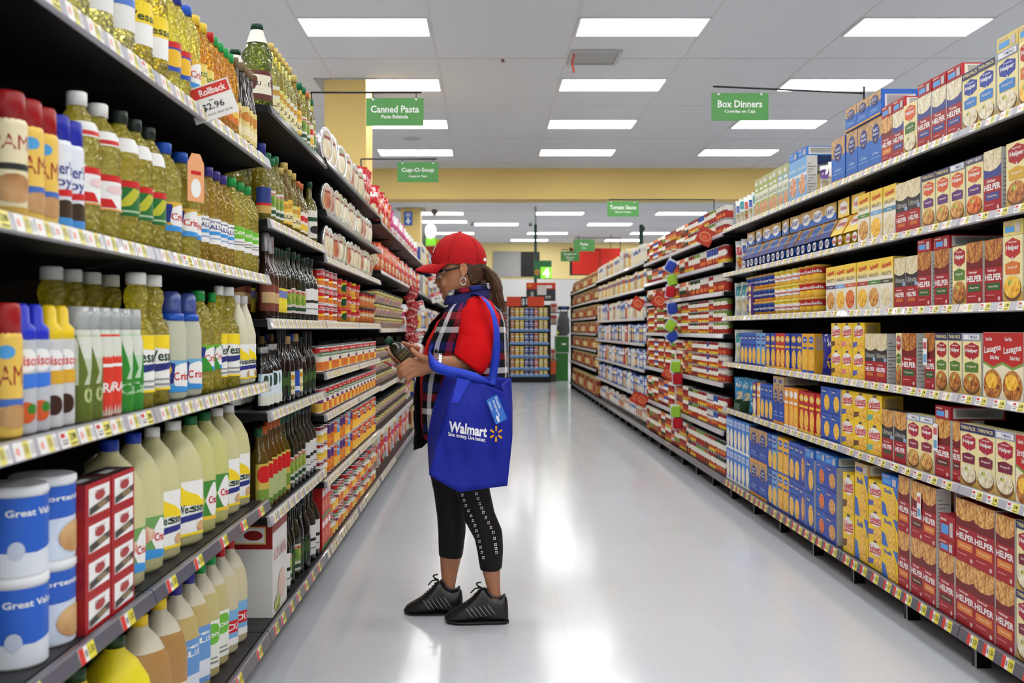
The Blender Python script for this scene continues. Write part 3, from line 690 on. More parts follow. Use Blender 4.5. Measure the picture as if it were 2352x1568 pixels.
LP(k_ju, [403, 434], -.84, z5, 'vinegar_jug', 'tan jug with purple cap and blue label', 'jug', 'vinegar jugs', T5, .5)
LP(k_jv, [461, 484], -.84, z5, 'oil_jug', 'tan jug with green cap and green-white label', 'jug', 'oil jugs', T5, .5)
LP(k_jr, [506, 527], -.84, z5, 'oil_jug', 'pale jug with red cap and blue label', 'jug', 'oil jugs', T5, .5)
# red spice boxes: two stacks of four
def spice():
    q = MB(); q.box((-.5, 0, 0), (.5, 1, 1), (150, 20, 26), [DR, (60, 30, 30), (172, 24, 30), DR, DR, DR])
    q.decals([('r', .12, .12, .94, .86, W_), ('t', 'COOK', .56, .68, .4, .16, DR), ('e', .55, .6, .2, .13, (170, 60, 60)), ('p', [(.14, .14), (.92, .3), (.92, .5), (.14, .34)], (70, 62, 58)), ('e', .62, .34, .2, .09, (140, 120, 90))], lambda u, v, L: (u - .5, -.006 * L, v))
    q.decals([('r', .1, .2, .9, .8, (70, 60, 60)), ('r', .2, .35, .6, .65, (190, 190, 186))], lambda u, v, L: (u - .5, v, 1 + .004 * L))
    return q.mesh('spice_box')
sp = spice()
for ci, (ya, yb) in enumerate(((2.012, 2.147), (2.152, 2.290))):
    for lay in range(4):
        o = link('spice_box', sp, None, (-.76, (ya + yb) / 2, z4 + .0715 * lay), PI / 2, (yb - ya, .06, .071))
        tag(o, 'red and white spice box, %s layer up in the %s stack beside the shortening tubs' % (ordw(lay + 1), 'nearer' if ci == 0 else 'farther'), 'box', 'red spice boxes in two stacks')
# price talker on the top rail
t = tag(link('price_sign', None, None, W(486, 232, zx(486, -.72))), 'white and red price card jutting from the near left top shelf', 'sign')
def rollback_card(t, w, h, rot, price, small):
    q = MB(); q.box((-w / 2, -.001, -h / 2), (w / 2, .001, h / 2), M((232, 232, 230), .3)); o = q.build('card', t); o.rotation_euler = rot
    q = MB(); mp = lambda u, v, L: ((u - .5) * w, -.0012 - .0002 * L, (v - .5) * h)
    q.decals([('r', .02, .64, .97, .96, M((205, 50, 45), .35)), ('t', 'Rollback', .6, .79, .6, .19, W_), ('t', price, .5, .36, .5, .22, (60, 60, 66)), ('t', small, .5, .14, .76, .07, (130, 130, 134)), ('r', .45, .52, .55, .55, (120, 120, 120))], mp)
    for a in range(6):
        c, s_ = math.cos(a * PI / 3 + .5), math.sin(a * PI / 3 + .5); k = w / h
        q.decals([('p', [(.13 + (c * r - s_ * d), .79 + (s_ * r + c * d) * k) for r, d in ((.02, -.007), (.055, -.01), (.055, .01), (.02, .007))], (250, 170, 50))], mp, None, 2)
    p = q.build('print', o)
    q = MB(); q.box((-w * .2, .001, -h * .5), (w * .2, .0025, -h * .3), oil((220, 220, 222), .6, .1, 'clear_clip', 0)); q.build('clip', o)
rollback_card(t, .118, .093, (0, -.36, .15), '$2.96', 'UNIT PRICE WAS $3.78')
# ------------------------------------------------ the olive oil unit
def ol(prof, col, capm, bg, els, z0=.03, zz=.13, A=2.6, tr=None, caph=.03, capr=.016, n=16):
    m = oil(col, tr, .05, 'glass_oil', .3, 60) if tr else M(col, .1, coat=.6)
    return kind(prof, m, cap(prof[-1][0] - .004, capr, caph, capm), [('label', z0, zz, A, bg, els)], n=n)
P_TALL = [(0, .028, .028, 4), (.006, .032, .032, 4), (.17, .032, .032, 4), (.2, .026, .026, 3), (.225, .014), (.265, .0125), (.27, .013)]
P_RND = [(0, .03), (.006, .034), (.16, .034), (.19, .028), (.215, .015), (.25, .0135), (.256, .0145)]
P_BIG = [(0, .04), (.01, .05, .045, 3), (.12, .05, .045, 3), (.13, .047), (.2, .05, .045, 3), (.24, .035), (.285, .02), (.292, .021)]
GOLDLAB = [('r', .1, .1, .9, .5, (236, 226, 170)), ('r', .2, .65, .8, .85, (200, 150, 50)), ('t', 'OLIO', .5, .3, .6, .16, (60, 50, 30))]
PICT = [('e', .5, .6, .35, .25, 'green'), ('r', .1, .1, .9, .25, DG), ('t', 'Extra', .5, .9, .6, .1, R_)]
k_big = ol(P_BIG, (120, 130, 60), M((18, 60, 40), .3), (96, 46, 40), [('r', .15, .2, .7, .85, (226, 220, 196)), ('t', 'OLIVE', .42, .55, .4, .14, (60, 50, 40))], .04, .14, tr=.65, caph=.02, capr=.022)
q = MB(); q.loft([(.24, .0365), (.286, .0215)], M((228, 226, 214), .5), 16, cap0=False, cap1=False); k_big['parts'].append(('neck_label', q.mesh('neck_label')))
KOL = {
    'clr': ol(P_TALL, (196, 196, 130), GOLDCAP, (226, 224, 206), GOLDLAB, tr=.7), 'cly': ol(P_TALL, (200, 190, 90), GOLDCAP, (218, 216, 120), GOLDLAB, tr=.7),
    'clg': ol(P_RND, (180, 176, 80), M((30, 110, 70), .3), (220, 226, 214), PICT, tr=.65), 'amb': ol(P_RND, (158, 130, 30), GOLDCAP, (236, 190, 60), GOLDLAB, tr=.55),
    'blu': ol(P_RND, (160, 150, 50), M((40, 50, 130), .3), (40, 60, 130), [('r', 0, 0, 1, .35, (210, 170, 90)), ('r', 0, .3, 1, .4, R_)], tr=.6, caph=.05),
    'wht': ol(P_TALL, (110, 104, 40), DGCAP, (232, 230, 220), [('r', .2, .6, .8, .75, DG), ('e', .6, .3, .2, .15, (40, 30, 40))], .03, .16),
    'dkg': ol(P_TALL, (28, 34, 14), DGCAP, (206, 200, 190), PICT), 'dky': ol(P_TALL, (30, 34, 14), DGCAP, (226, 206, 60), [('r', .1, .6, .9, .9, (120, 130, 190)), ('e', .5, .35, .3, .2, (235, 220, 60))]),
    'dkw': ol(P_TALL, (22, 26, 14), M((20, 40, 30), .3), (228, 228, 226), [('r', 0, .45, 1, .56, (30, 30, 34)), ('r', .1, .2, .8, .24, (120, 120, 120))], .03, .15),
    'slv': ol(P_RND, (50, 30, 22), M((188, 188, 192), .25, .6), (120, 60, 46), [('r', .1, .3, .9, .7, (200, 170, 120))], caph=.07), 'arc': ol(P_TALL, (20, 24, 22), M((180, 182, 180), .3, .5), (176, 206, 222), [('e', .5, .5, .3, .6, (216, 230, 236)), ('e', .5, .75, .08, .2, (50, 70, 60)), ('r', 0, 0, 1, .3, (226, 226, 214))], .02, .17),
    'blk': ol(P_RND, (14, 14, 14), K_, (30, 34, 30), [('r', .45, 0, .5, 1, (50, 120, 50)), ('e', .5, .6, .3, .2, (60, 90, 40))], caph=.06, capr=.015), 'blb': ol(P_TALL, (18, 20, 24), M((34, 50, 130), .3), (40, 80, 170), [('r', .2, .1, .8, .3, (216, 222, 240))]),
    'crk': ol(P_RND, (24, 24, 16), M((186, 158, 104), .6), (222, 216, 180), GOLDLAB, caph=.035), 'brn': ol(P_TALL, (96, 66, 16), M((190, 90, 30), .4), (200, 190, 90), [('e', .5, .75, .4, .2, R_), ('e', .5, .35, .4, .25, (180, 190, 130)), ('r', 0, 0, 1, .12, (90, 130, 50))], .02, .17),
    'brg': ol(P_TALL, (88, 72, 20), M((30, 90, 60), .4), (206, 180, 80), [('e', .5, .75, .4, .2, R_), ('r', .1, .1, .9, .4, (120, 150, 60))], .02, .17), 'red': ol(P_RND, (120, 100, 30), M((200, 110, 60), .3), (236, 226, 210), [('r', .2, .55, .8, .8, R_), ('r', .1, .1, .9, .4, (236, 200, 60))], tr=.2)}
LOOK = {'clr': 'clear oil bottle with gold cap and pale label', 'cly': 'clear oil bottle with gold cap and yellow-green label', 'clg': 'pale oil bottle with green cap', 'amb': 'amber oil bottle with gold cap and yellow label', 'blu': 'oil bottle with blue cap and blue-red label', 'wht': 'olive oil bottle with tall white label', 'dkg': 'dark olive oil bottle with picture label', 'dky': 'dark olive oil bottle with bright yellow label', 'dkw': 'dark oil bottle with white label', 'slv': 'brown bottle with long silver cap', 'arc': 'black bottle with pale blue arched label', 'blk': 'black oil bottle with black cap', 'blb': 'black oil bottle with blue label', 'crk': 'dark oil bottle with cork stopper', 'brn': 'brown oil bottle with orange cap and red-green label', 'brg': 'brown oil bottle with green cap', 'red': 'oil bottle with orange cap and red-white label'}
def OLROW(spec, X, z, where, h=.29, back=0, wide=1.0):
    for s in spec:
        k, x = s[0], 591 + (s[1] - 610) * (.99 if wide == 1 else .95); hh = s[2] if len(s) > 2 else h
        LP(KOL[k], [x], X, z, 'olive_oil_bottle', LOOK[k], OB, 'olive oil bottles', where, .6, (wide, wide, hh / .295), back=back)
U = 'olive oil %s shelf'
for i, (x, X) in enumerate(((590, -.82), (540, -.98))):
    LP(k_big, [x], X, 1.9378, 'olive_oil_bottle', 'large green oil bottle with cream neck' + (', nearest the edge' if i == 0 else ', farther back'), OB, 'olive oil bottles', U % 'top', .75, 1.03)
OLROW([('clr', 640), ('cly', 649), ('cly', 658), ('clr', 666), ('clr', 674), ('clr', 682), ('amb', 693), ('clg', 706), ('clg', 714), ('red', 722), ('clr', 729), ('clg', 735)], -.79, 1.9378, U % 'top', .285)
OLROW([('blu', 619, .27), ('clg', 632, .27), ('clg', 641, .26), ('clg', 650, .28), ('amb', 661, .25), ('amb', 671, .285), ('cly', 681, .26), ('amb', 691, .27), ('red', 701, .25), ('red', 708, .25), ('wht', 729, .28)], -.79, 1.5478, U % 'second', back=1)
OLROW([('slv', 628, .285), ('slv', 638, .28), ('dky', 647, .27), ('dky', 655, .27), ('dky', 662, .27), ('dkg', 670, .27), ('dkg', 678, .29), ('dkg', 690, .28), ('dkg', 701, .28), ('dkw', 712, .27), ('dkw', 721, .28), ('dkw', 731, .28)], -.79, 1.2048, U % 'third', back=1)
OLROW([('arc', 618, 0.220), ('arc', 627, 0.220), ('arc', 637, 0.229), ('arc', 647, 0.229), ('blk', 657, 0.273), ('blk', 667, 0.273), ('crk', 677, 0.264), ('blb', 686, 0.264), ('crk', 696, 0.273), ('blk', 706, 0.238), ('blk', 717, 0.264), ('blk', 728, 0.264)], -.79, .8848, U % 'fourth', back=1)
OLROW([('brg', 612, 0.293), ('brn', 623, 0.293), ('brn', 634, 0.302), ('brn', 645, 0.302), ('brn', 655, 0.302), ('brg', 665, 0.302), ('dkg', 675, 0.302), ('dkg', 685, 0.302), ('dkg', 694, 0.312), ('dkg', 703, 0.312), ('dkw', 713, 0.302), ('dkw', 722, 0.302), ('dkw', 730, 0.302)], -.79, .5278, U % 'fifth', back=0, wide=1.15)
OLROW([('dkw', 664, .31), ('dkg', 674, .31), ('blk', 684, .32), ('dkg', 694, .32), ('blk', 704, .33), ('blk', 714, .33), ('dkw', 725, .32), ('dkw', 735, .33)], -.80, .1378, U % 'bottom', back=0, wide=1.25)
q = MB(); q.box((-.5, 0, 0), (.5, 1, 1), W_, [W_, DR, (226, 224, 220), W_, W_, (228, 226, 222)])
q.decals([('r', 0, .86, 1, 1, DR), ('t', 'LOU', .3, .62, .4, .12, (206, 150, 140)), ('t', 'ANA', .72, .62, .4, .12, (206, 150, 140)), ('e', .6, .25, .25, .16, (226, 196, 180)), ('e', .3, .1, .2, .08, 'green')], lambda u, v, L: (u - .5, -.003 * L, v))
q.decals([('r', 0, .7, 1, 1, DR), ('r', .08, .75, .86, .93, (226, 200, 120)), ('r', .11, .765, .83, .915, W_), ('e', .6, .84, .2, .05, DR), ('e', .2, .2, .18, .12, 'green')], lambda u, v, L: (-.5 - .003 * L, 1 - v if False else 1 - u, v))
tag(link('oil_carton', q.mesh('oil_carton'), None, (-.765, 3.93, .1378), PI / 2, (.27, .17, .35)), 'large white and dark red oil carton on the bottom shelf beside dark bottles', 'carton')
settle()
# ---------------------------------------------------------------- canned pasta, bowls and bags farther along the left
def canmesh(r, h, bands, text=None, lid=(196, 196, 200), n=14, part=1.0):
    q = MB(); R = M(lid, .25, .7)
    q.loft([(0, r * .96), (.002, r), (.004, r), (.006, r * .97)], R, n, cap1=False)
    zs = [.006] + [.006 + (h - .012) * b[0] for b in bands]
    for (b, z0, zz) in zip(bands, zs, zs[1:]):
        q.loft([(z0, r * .97), (zz, r * .97)], C(b[1]), n, cap0=False, cap1=False)
    q.loft([(h - .006, r * .97), (h - .004, r), (h, r), (h, r * .9), (h - .003, r * .88)], R, n, cap0=False)
    mp = wrap([(0, r * .975), (h, r * .975)], .006, h - .006, 2.4, 0, .0004)
    if text:
        q.decals(text, mp, 8)
    return q.mesh('can')
def CANROW(mesh_fn, r, y0, y1, X, z, h, layers, name, look, cat, group, where, side='l', turn=.5, sq=.002, lim=None):
    """packed rows of round packs between two depths, one object each"""
    n = max(1, int((y1 - y0) / (2 * r + sq)))
    st = (y1 - y0) / n
    for L in range(layers):
        tl = '' if layers == 1 else ', ' + ('lower layer', 'upper layer', 'top layer')[L] if layers < 3 else ', layer ' + ('one', 'two', 'three')[L]
        for i in range(n):
            y = y0 + st * (i + .5)
            me = mesh_fn[i % len(mesh_fn)] if isinstance(mesh_fn, list) else mesh_fn
            o = link(name, me, None, (X, y, z + h * L + .0004 * L), (PI / 2 - turn if side == 'l' else -PI / 2 + turn) + RN.uniform(-.15, .15))
            tag(o, nth(look, where, tl), cat, group + ' on ' + where)
def yy(x, X=-.80):
    return zx(x, X)
CB = [('t', 'Chef', .5, .86, .4, .1, W_), ('t', 'BOYARDEE', .5, .72, .84, .13, W_)]
can_a = canmesh(.036, .082, [(.3, 'red'), (.42, Y_), (1, (206, 34, 34))], CB)
can_b = canmesh(.036, .082, [(.35, 'bean'), (.5, W_), (1, (150, 30, 26))], CB)
can_c = canmesh(.036, .082, [(.3, 'mac'), (.5, (226, 190, 60)), (.8, W_), (1, DR)], CB)
can_t = canmesh(.037, .118, [(.4, 'red'), (.5, (236, 226, 200)), (.75, (226, 226, 214)), (1, (206, 36, 34))], [('t', 'Chef', .5, .9, .4, .07, W_), ('e', .5, .74, .48, .09, (50, 110, 60)), ('t', 'BOYARDEE', .5, .74, .84, .09, W_)])
can_t2 = canmesh(.037, .118, [(.4, 'mac'), (.55, (110, 50, 120)), (.8, (226, 226, 214)), (1, (206, 36, 34))], [('e', .5, .72, .48, .09, (50, 110, 60)), ('t', 'BOYARDEE', .5, .72, .84, .09, W_)])
can_o = canmesh(.037, .118, [(.45, 'mac'), (.7, (220, 110, 30)), (1, (214, 90, 30))], [('t', 'pasta', .5, .8, .7, .14, W_)])
can_p = canmesh(.037, .118, [(.4, (220, 120, 40)), (.6, (230, 130, 50)), (1, (90, 50, 120))], [('e', .35, .3, .2, .12, (240, 150, 40)), ('e', .75, .5, .16, .1, (240, 150, 40))])
can_u = canmesh(.037, .118, [(.4, 'mac'), (.6, (90, 150, 200)), (1, (150, 190, 215))], [('t', 'Spaghetti', .5, .8, .8, .12, DR)])
def cupmesh(r, h, lidc, bands, text):
    q = MB(); z = [0] + [b[0] * (h - .012) for b in bands]
    for b, a, c in zip(bands, z, z[1:]):
        q.loft([(a, r * (.8 + .16 * a / h)), (c, r * (.8 + .16 * c / h))], C(b[1]), 14, cap0=a == 0, cap1=False)
    q.loft([(h - .013, r), (h - .003, r), (h, r * .93)], M(lidc, .3), 14)
    q.decals(text, wrap([(0, r * .82), (h, r * .97)], .004, h - .014, 2.4, 0, .001), 8)
    return q.mesh('cup')
cup_r = cupmesh(.042, .076, (200, 30, 34), [(.45, 'red'), (1, (206, 40, 36))], [('t', 'Chef', .5, .6, .6, .25, W_)])
cup_y = cupmesh(.042, .076, (196, 28, 32), [(.5, (226, 170, 40)), (1, Y_)], [('e', .5, .5, .3, .35, DG)])
cup_g = cupmesh(.042, .076, (240, 200, 30), [(.5, 'mac'), (1, (196, 40, 36))], [('t', 'Chef', .5, .6, .6, .25, W_)])
cup_k = cupmesh(.044, .1, (30, 30, 32), [(.5, 'red'), (1, (170, 40, 34))], [('e', .5, .6, .45, .22, (210, 150, 90)), ('t', 'Chunky', .5, .6, .7, .2, W_)])
def discmesh(r, t, lidc, fd):
    """a round microwave tub standing on its edge, its printed lid turned to the aisle (-y)"""
    q = MB(); rr = []
    for y, k in ((t, .72), (t * .3, .9), (t * .22, 1), (t * .05, 1), (0, .97)):
        rr.append([(k * r * math.cos(2 * PI * j / 24), y, r + k * r * math.sin(2 * PI * j / 24)) for j in range(24)])
    q.rings(rr, M((226, 226, 230), .15, .8))
    mp = lambda u, v, L: ((u - .5) * 2 * r, -.0005 * L, v * 2 * r)
    q.decals([('e', .5, .5, .42, .42, lidc), ('e', .5, .45, .33, .28, fd), ('r', .25, .68, .75, .76, (150, 60, 50))], mp)
    return q.mesh('tub')
disc_a, disc_b, disc_c = discmesh(.08, .05, (176, 186, 150), 'pale'), discmesh(.08, .05, (200, 190, 170), 'pasta'), discmesh(.075, .05, (200, 180, 160), 'bean')
def DISC(xs, z, where, meshes, X=-.765, lean=.0, sc=1.0, look='round silver pasta tub standing on edge'):
    for i, x in enumerate(xs):
        o = link('pasta_tub', meshes[i % len(meshes)], None, (X, zx(x, X), z), PI / 2 - .13 + RN.uniform(-.1, .1), (sc, sc, sc))
        tag(o, nth(look, where), 'tub', 'pasta tubs on ' + where)
def pillow(w, h, d, base, els, puff=1.0, name='bag', seal=.07, wr=.012):
    """a filled bag: a pillow with pinched seals, face to -y"""
    nx, nz = 8, 12; q = MB(); rs = random.Random(int(w * 1e4 + h * 1e3 + len(els)))
    def P(u, v, s):
        k = max(0, math.sin(PI * min(1, max(0, (v - seal) / (1 - 2 * seal))))) ** .55 * max(0, math.sin(PI * u)) ** .45
        x = (u - .5) * w * (1 - .1 * math.sin(PI * v))
        n = noise.noise(Vector((u * 4, v * 5, s * 3 + w * 31))) * wr * (.4 + k)
        return (x, -s * (d / 2 * k * puff) - n, v * h)
    for s in (1, -1):
        vs = [P(i / nx, j / nz, s) for j in range(nz + 1) for i in range(nx + 1)]
        fs = [(j * (nx + 1) + i, j * (nx + 1) + i + 1, (j + 1) * (nx + 1) + i + 1, (j + 1) * (nx + 1) + i) for j in range(nz) for i in range(nx)]
        q.add(vs, fs if s > 0 else [f[::-1] for f in fs], base, True)
    def mp(u, v, L):
        p = P(u, v, 1); return (p[0], p[1] - .0006 - .0004 * L, p[2])
    for L, e in enumerate(els):
        if e[0] == 't':
            vs, fs, tw, th = text2d(e[1]); q.add([mp(e[2] + x * e[4], e[3] + y * e[5], L + 4) for x, y in vs], fs, e[6]); continue
        if e[0] == 'r':
            a = [(e[1] + (e[3] - e[1]) * i / 5, e[2] + (e[4] - e[2]) * j / 5) for j in range(6) for i in range(6)]
            q.add([mp(u, v, L + 1) for u, v in a], [(j * 6 + i, j * 6 + i + 1, j * 6 + i + 7, j * 6 + i + 6) for j in range(5) for i in range(5)], e[5], True)
        else:
            a = [(e[1], e[2])] + [(e[1] + e[3] * t * math.cos(k * PI / 6), e[2] + e[4] * t * math.sin(k * PI / 6)) for t in (.5, 1) for k in range(12)]
            f = [(0, 1 + k, 1 + (k + 1) % 12) for k in range(12)] + [(1 + k, 13 + k, 13 + (k + 1) % 12, 1 + (k + 1) % 12) for k in range(12)]
            q.add([mp(u, v, L + 1) for u, v in a], f, e[5], True)
    return q.mesh(name)
LASTY = {}
def BAGS(meshes, xs, X, z, name, look, where, group, side='l', sc=(1, 1, 1), turn=.75, jit=.12):
    X = min(X, -.862) if side == 'l' else max(X, FX + .088)
    ys = [zx(x, -.79 if side == 'l' else FX) for x in xs]
    if side == 'r':
        sc = (sc[0] * .8, sc[1], sc[2])
    if side == 'r' and max(ys) > 7.22:
        ys = [y - (max(ys) - 7.22) for y in ys]
    if side == 'l':
        ys = [(min(y, 7.30) if y < 7.4 or where.startswith('canned') else max(y, 7.5)) for y in ys]
        for i in range(1, len(ys)):
            if abs(ys[i] - ys[i - 1]) < .05:
                ys[i] = ys[i - 1] + (.09 if ys[i] > 7.4 else -.09)
        LASTY[where] = max(ys + [LASTY.get(where, 0)])
    for i, x in enumerate(xs):
        o = link(name, meshes[i % len(meshes)], None, (X, ys[i], z), (PI / 2 - turn if side == 'l' else -PI / 2 + turn) + RN.uniform(-jit, jit), sc)
        tag(o, nth(look, where), 'bag', group + ' on ' + where)
FILM = lambda c: M(c, .16, coat=.5)
bag_r = pillow(.17, .27, .08, FILM((206, 30, 34)), [('e', .5, .35, .3, .2, 'pale'), ('r', .2, .7, .8, .82, W_)])
bag_r2 = pillow(.17, .24, .08, FILM((214, 60, 40)), [('e', .5, .4, .34, .22, 'red'), ('r', .2, .72, .8, .84, (236, 200, 90))])
bag_o = pillow(.17, .24, .08, FILM((226, 90, 40)), [('e', .5, .4, .34, .22, 'pale'), ('r', .2, .72, .8, .84, W_)])
bag_p = pillow(.17, .26, .08, FILM((200, 40, 130)), [('r', .1, .1, .9, .45, W_)])
bag_w = pillow(.17, .24, .08, FILM((226, 226, 226)), [('r', .15, .5, .85, .7, (200, 60, 120)), ('e', .5, .3, .3, .16, 'mix')])
bag_y = pillow(.15, .2, .08, FILM((222, 210, 180)), [('r', .15, .55, .85, .8, (200, 50, 40)), ('e', .5, .3, .3, .18, 'mix')])
D1, D2, D3, D4, D5, D6, D7, D8 = ['canned pasta %s shelf' % s for s in ('top', 'second', 'third', 'fourth', 'fifth', 'sixth', 'seventh', 'bottom')]
# top shelves: tubs on edge, then red bags
DISC([751, 763, 772, 784, 798, 808, 818, 828], 1.9585, D1, [disc_b, disc_b, disc_b, disc_a, disc_b, disc_c], sc=1.1)
BAGS([bag_w, bag_y], [834, 839], -.81, 1.9585, 'pasta_bag', 'pale clear pasta bag on the shelf edge', D1, 'bags')
BAGS([bag_r], [845.5, 849.5, 853], -.82, 1.9585, 'noodle_bag', 'large red noodle bag', D1, 'bags', sc=(1.15, 1.1, 1.1))
DISC([752, 762, 775, 784, 794, 806, 813, 823, 830, 836, 843, 849], 1.7205, D2, [disc_c, disc_c, disc_b, disc_a, disc_a, disc_b, disc_b, disc_a])
BAGS([bag_o, bag_w], [847.5, 852.5], -.80, 1.7205, 'pasta_bag', 'upright white and tan pasta bag', D2, 'bags', sc=(.8, .8, .8))
DISC([751, 759, 771, 780, 789, 801, 808, 817, 824, 831, 838, 845, 850], 1.5065, D3, [disc_b, disc_b, disc_c, disc_a, disc_a, disc_c, disc_a], sc=1.0)
BAGS([bag_r2], [847.5, 852.5], -.80, 1.5065, 'noodle_bag', 'red noodle bag', D3, 'bags', sc=(.7, .8, .7))
CN, SC_ = 'soup_can', 'can'
CANROW([can_a, can_b], .036, 4.93, 5.5, -.80, 1.205, .082, 3, CN, 'small red pasta can', SC_, 'pasta cans', D4, sq=.06)
CANROW([cup_r, cup_y, cup_r, cup_g], .043, 5.54, 6.55, -.81, 1.205, .077, 3, 'pasta_cup', 'red and yellow pasta cup with red lid', 'cup', 'pasta cups', D4, sq=.1)
CANROW(cup_k, .044, 6.6, 7.36, -.81, 1.205, .101, 2, 'soup_cup', 'red pasta cup with black lid', 'cup', 'pasta cups', D4, sq=.08)
CANROW([can_t, can_t, can_t, can_t2], .037, 4.93, 7.36, -.80, .966, .119, 1, CN, 'tall red pasta can with green band', SC_, 'pasta cans', D5, sq=.012)
CANROW([can_t, can_t2], .037, 4.93, 7.36, -.885, .966, .15, 1, CN, 'tall red pasta can behind the front row', SC_, 'pasta cans', D5)
CANROW([can_t2, can_t], .037, 4.93, 7.36, -.80, .774, .119, 1, CN, 'red pasta can with white band', SC_, 'pasta cans', D6, sq=.012)
CANROW([can_c], .036, 4.93, 5.15, -.80, .468, .082, 3, CN, 'small yellow and red pasta can', SC_, 'pasta cans', D7, sq=.025)
CANROW([can_p, can_p, can_o, can_u], .037, 5.16, 6.1, -.80, .468, .119, 2, CN, 'orange and purple pasta can', SC_, 'pasta cans', D7, sq=.025)
CANROW([can_o, can_o, can_t2], .037, 6.16, 7.36, -.80, .468, .119, 2, CN, 'orange pasta can', SC_, 'pasta cans', D7, sq=.025)
def carton(base, els, name='meal_box', side=None, top=None, sideels=()):
    sd = side or (206, 204, 198); tp = top or base
    q = MB(); q.box((-.5, 0, 0), (.5, 1, 1), base, [tp, tp, base, sd, base, sd])
    q.decals(els, lambda u, v, L: (u - .5, -.004 * L, v))
    if side is None or sideels:
        se = sideels or [('r', .1, .1 + .035 * k, .9 - .25 * (k % 3), .115 + .035 * k, (120, 120, 120)) for k in range(0, 22, 2)]
        for sgn_ in (-1, 1):
            q.decals(se, lambda u, v, L: (sgn_ * (.5 + .002 * L), u if sgn_ > 0 else 1 - u, v))
    return q.mesh(name)
rbox = carton((206, 40, 38), [('r', .1, .7, .9, .9, W_), ('e', .5, .4, .35, .2, 'red'), ('r', 0, 0, 1, .12, (70, 140, 60))], side=(190, 34, 34))
for L in range(2):
    for i in range(3):
        o = link('pasta_box', rbox, None, (-.765, 4.98 + .09 * i, .1378 + .145 * L), PI / 2, (.086, .1, .144))
        tag(o, nth('bright red pasta box', D8, ', upper layer' if L else ', lower layer'), 'box', 'red boxes on ' + D8)
CANROW([can_t, can_c, can_t2, can_t], .037, 5.22, 7.36, -.80, .1378, .119, 2, CN, 'yellow, red and white pasta can', SC_, 'pasta cans', D8, sq=.02)
# noodle bowls, bags and hanging strips beyond
def bowlmesh(r, h, c1, c2):
    q = MB(); q.loft([(0, r * .6), (.004, r * .64), (h * .55, r * .88)], M(c1, .4), 16, cap1=False)
    q.loft([(h * .55, r * .9), (h * .88, r * .97)], M(c2, .4), 16, cap0=False, cap1=False)
    q.loft([(h * .88, r), (h, r), (h, r * .9)], M((30, 30, 30), .35), 16)
    q.decals([('r', .1, .3, .4, .7, (206, 90, 110)), ('r', .5, .2, .9, .5, (180, 140, 160)), ('t', 'Ramen', .5, .78, .6, .14, (60, 50, 40))], wrap([(0, r * .62), (.004, r * .65), (h * .55, r * .89), (h, r)], .004, h * .86, 2.6, 0, .0008), 8)
    return q.mesh('bowl')
bw = [bowlmesh(.07, .092, (206, 190, 150), (222, 206, 120)), bowlmesh(.07, .092, (214, 180, 160), (222, 206, 120)), bowlmesh(.07, .092, (200, 180, 150), (226, 214, 150))]
E = ['noodle %s shelf' % s for s in ('top', 'second', 'third', 'fourth', 'fifth', 'bottom')]
BAGS([bag_r, bag_r2], [873, 879, 885, 890, 895, 900], -.81, 1.9285, 'noodle_bag', 'tall red noodle bag', E[0], 'bags', sc=(1, 1, 1.15))
BAGS([bag_p, bag_w, bag_w], [907, 912, 916, 920, 924, 928, 931], -.80, 1.9285, 'noodle_bag', 'pink and white noodle bag', E[0], 'bags')
BAGS([bag_w, bag_y], [935, 938, 941, 944, 947, 950, 953, 956, 959, 962], -.80, 1.9285, 'noodle_bag', 'white and cream noodle bag', E[0], 'bags')
BAGS([bag_o, bag_r2, bag_o, bag_r2], [876, 881, 886, 890, 894, 898, 902, 906, 910, 914, 918], -.80, 1.5835, 'noodle_bag', 'orange and red noodle bag', E[1], 'bags')
BAGS([bag_w, bag_y, bag_r2], [921, 924, 927, 930, 933, 936, 939, 942, 945, 948, 951, 954, 957, 960, 963, 966], -.80, 1.5835, 'noodle_bag', 'mixed pale noodle bag', E[1], 'bags')
CANROW(bw, .07, 7.5, 9.9, -.84, 1.1735, .093, 3, 'noodle_bowl', 'beige noodle bowl with black rim', 'bowl', 'noodle bowls', E[2], sq=.09)
CANROW(bw, .07, 7.5, 10.4, -.84, .7635, .093, 3, 'noodle_bowl', 'beige noodle bowl with black rim', 'bowl', 'noodle bowls', E[3], sq=.05)
CANROW([bw[1], bw[0]], .07, 7.5, 10.4, -.84, .4585, .093, 2, 'noodle_bowl', 'pinkish noodle bowl with black rim', 'bowl', 'noodle bowls', E[4], sq=.05)
BAGS([bag_y, bag_w, bag_r2], [873, 878, 883, 888, 893, 898, 903, 908, 912, 916, 920, 924, 928, 932, 935, 938, 941], -.80, .1378, 'noodle_bag', 'red and beige noodle bag', E[5], 'bags')
BAGS([bag_w, bag_r2, bag_y], [935, 938, 941, 945, 948, 952, 955], -.80, 1.1735, 'noodle_bag', 'white and red noodle bag past the bowls', E[2], 'bags')
BAGS([bag_y, bag_w], [934, 938, 942, 946], -.80, .4585, 'noodle_bag', 'white noodle bag past the bowls', E[4], 'bags')
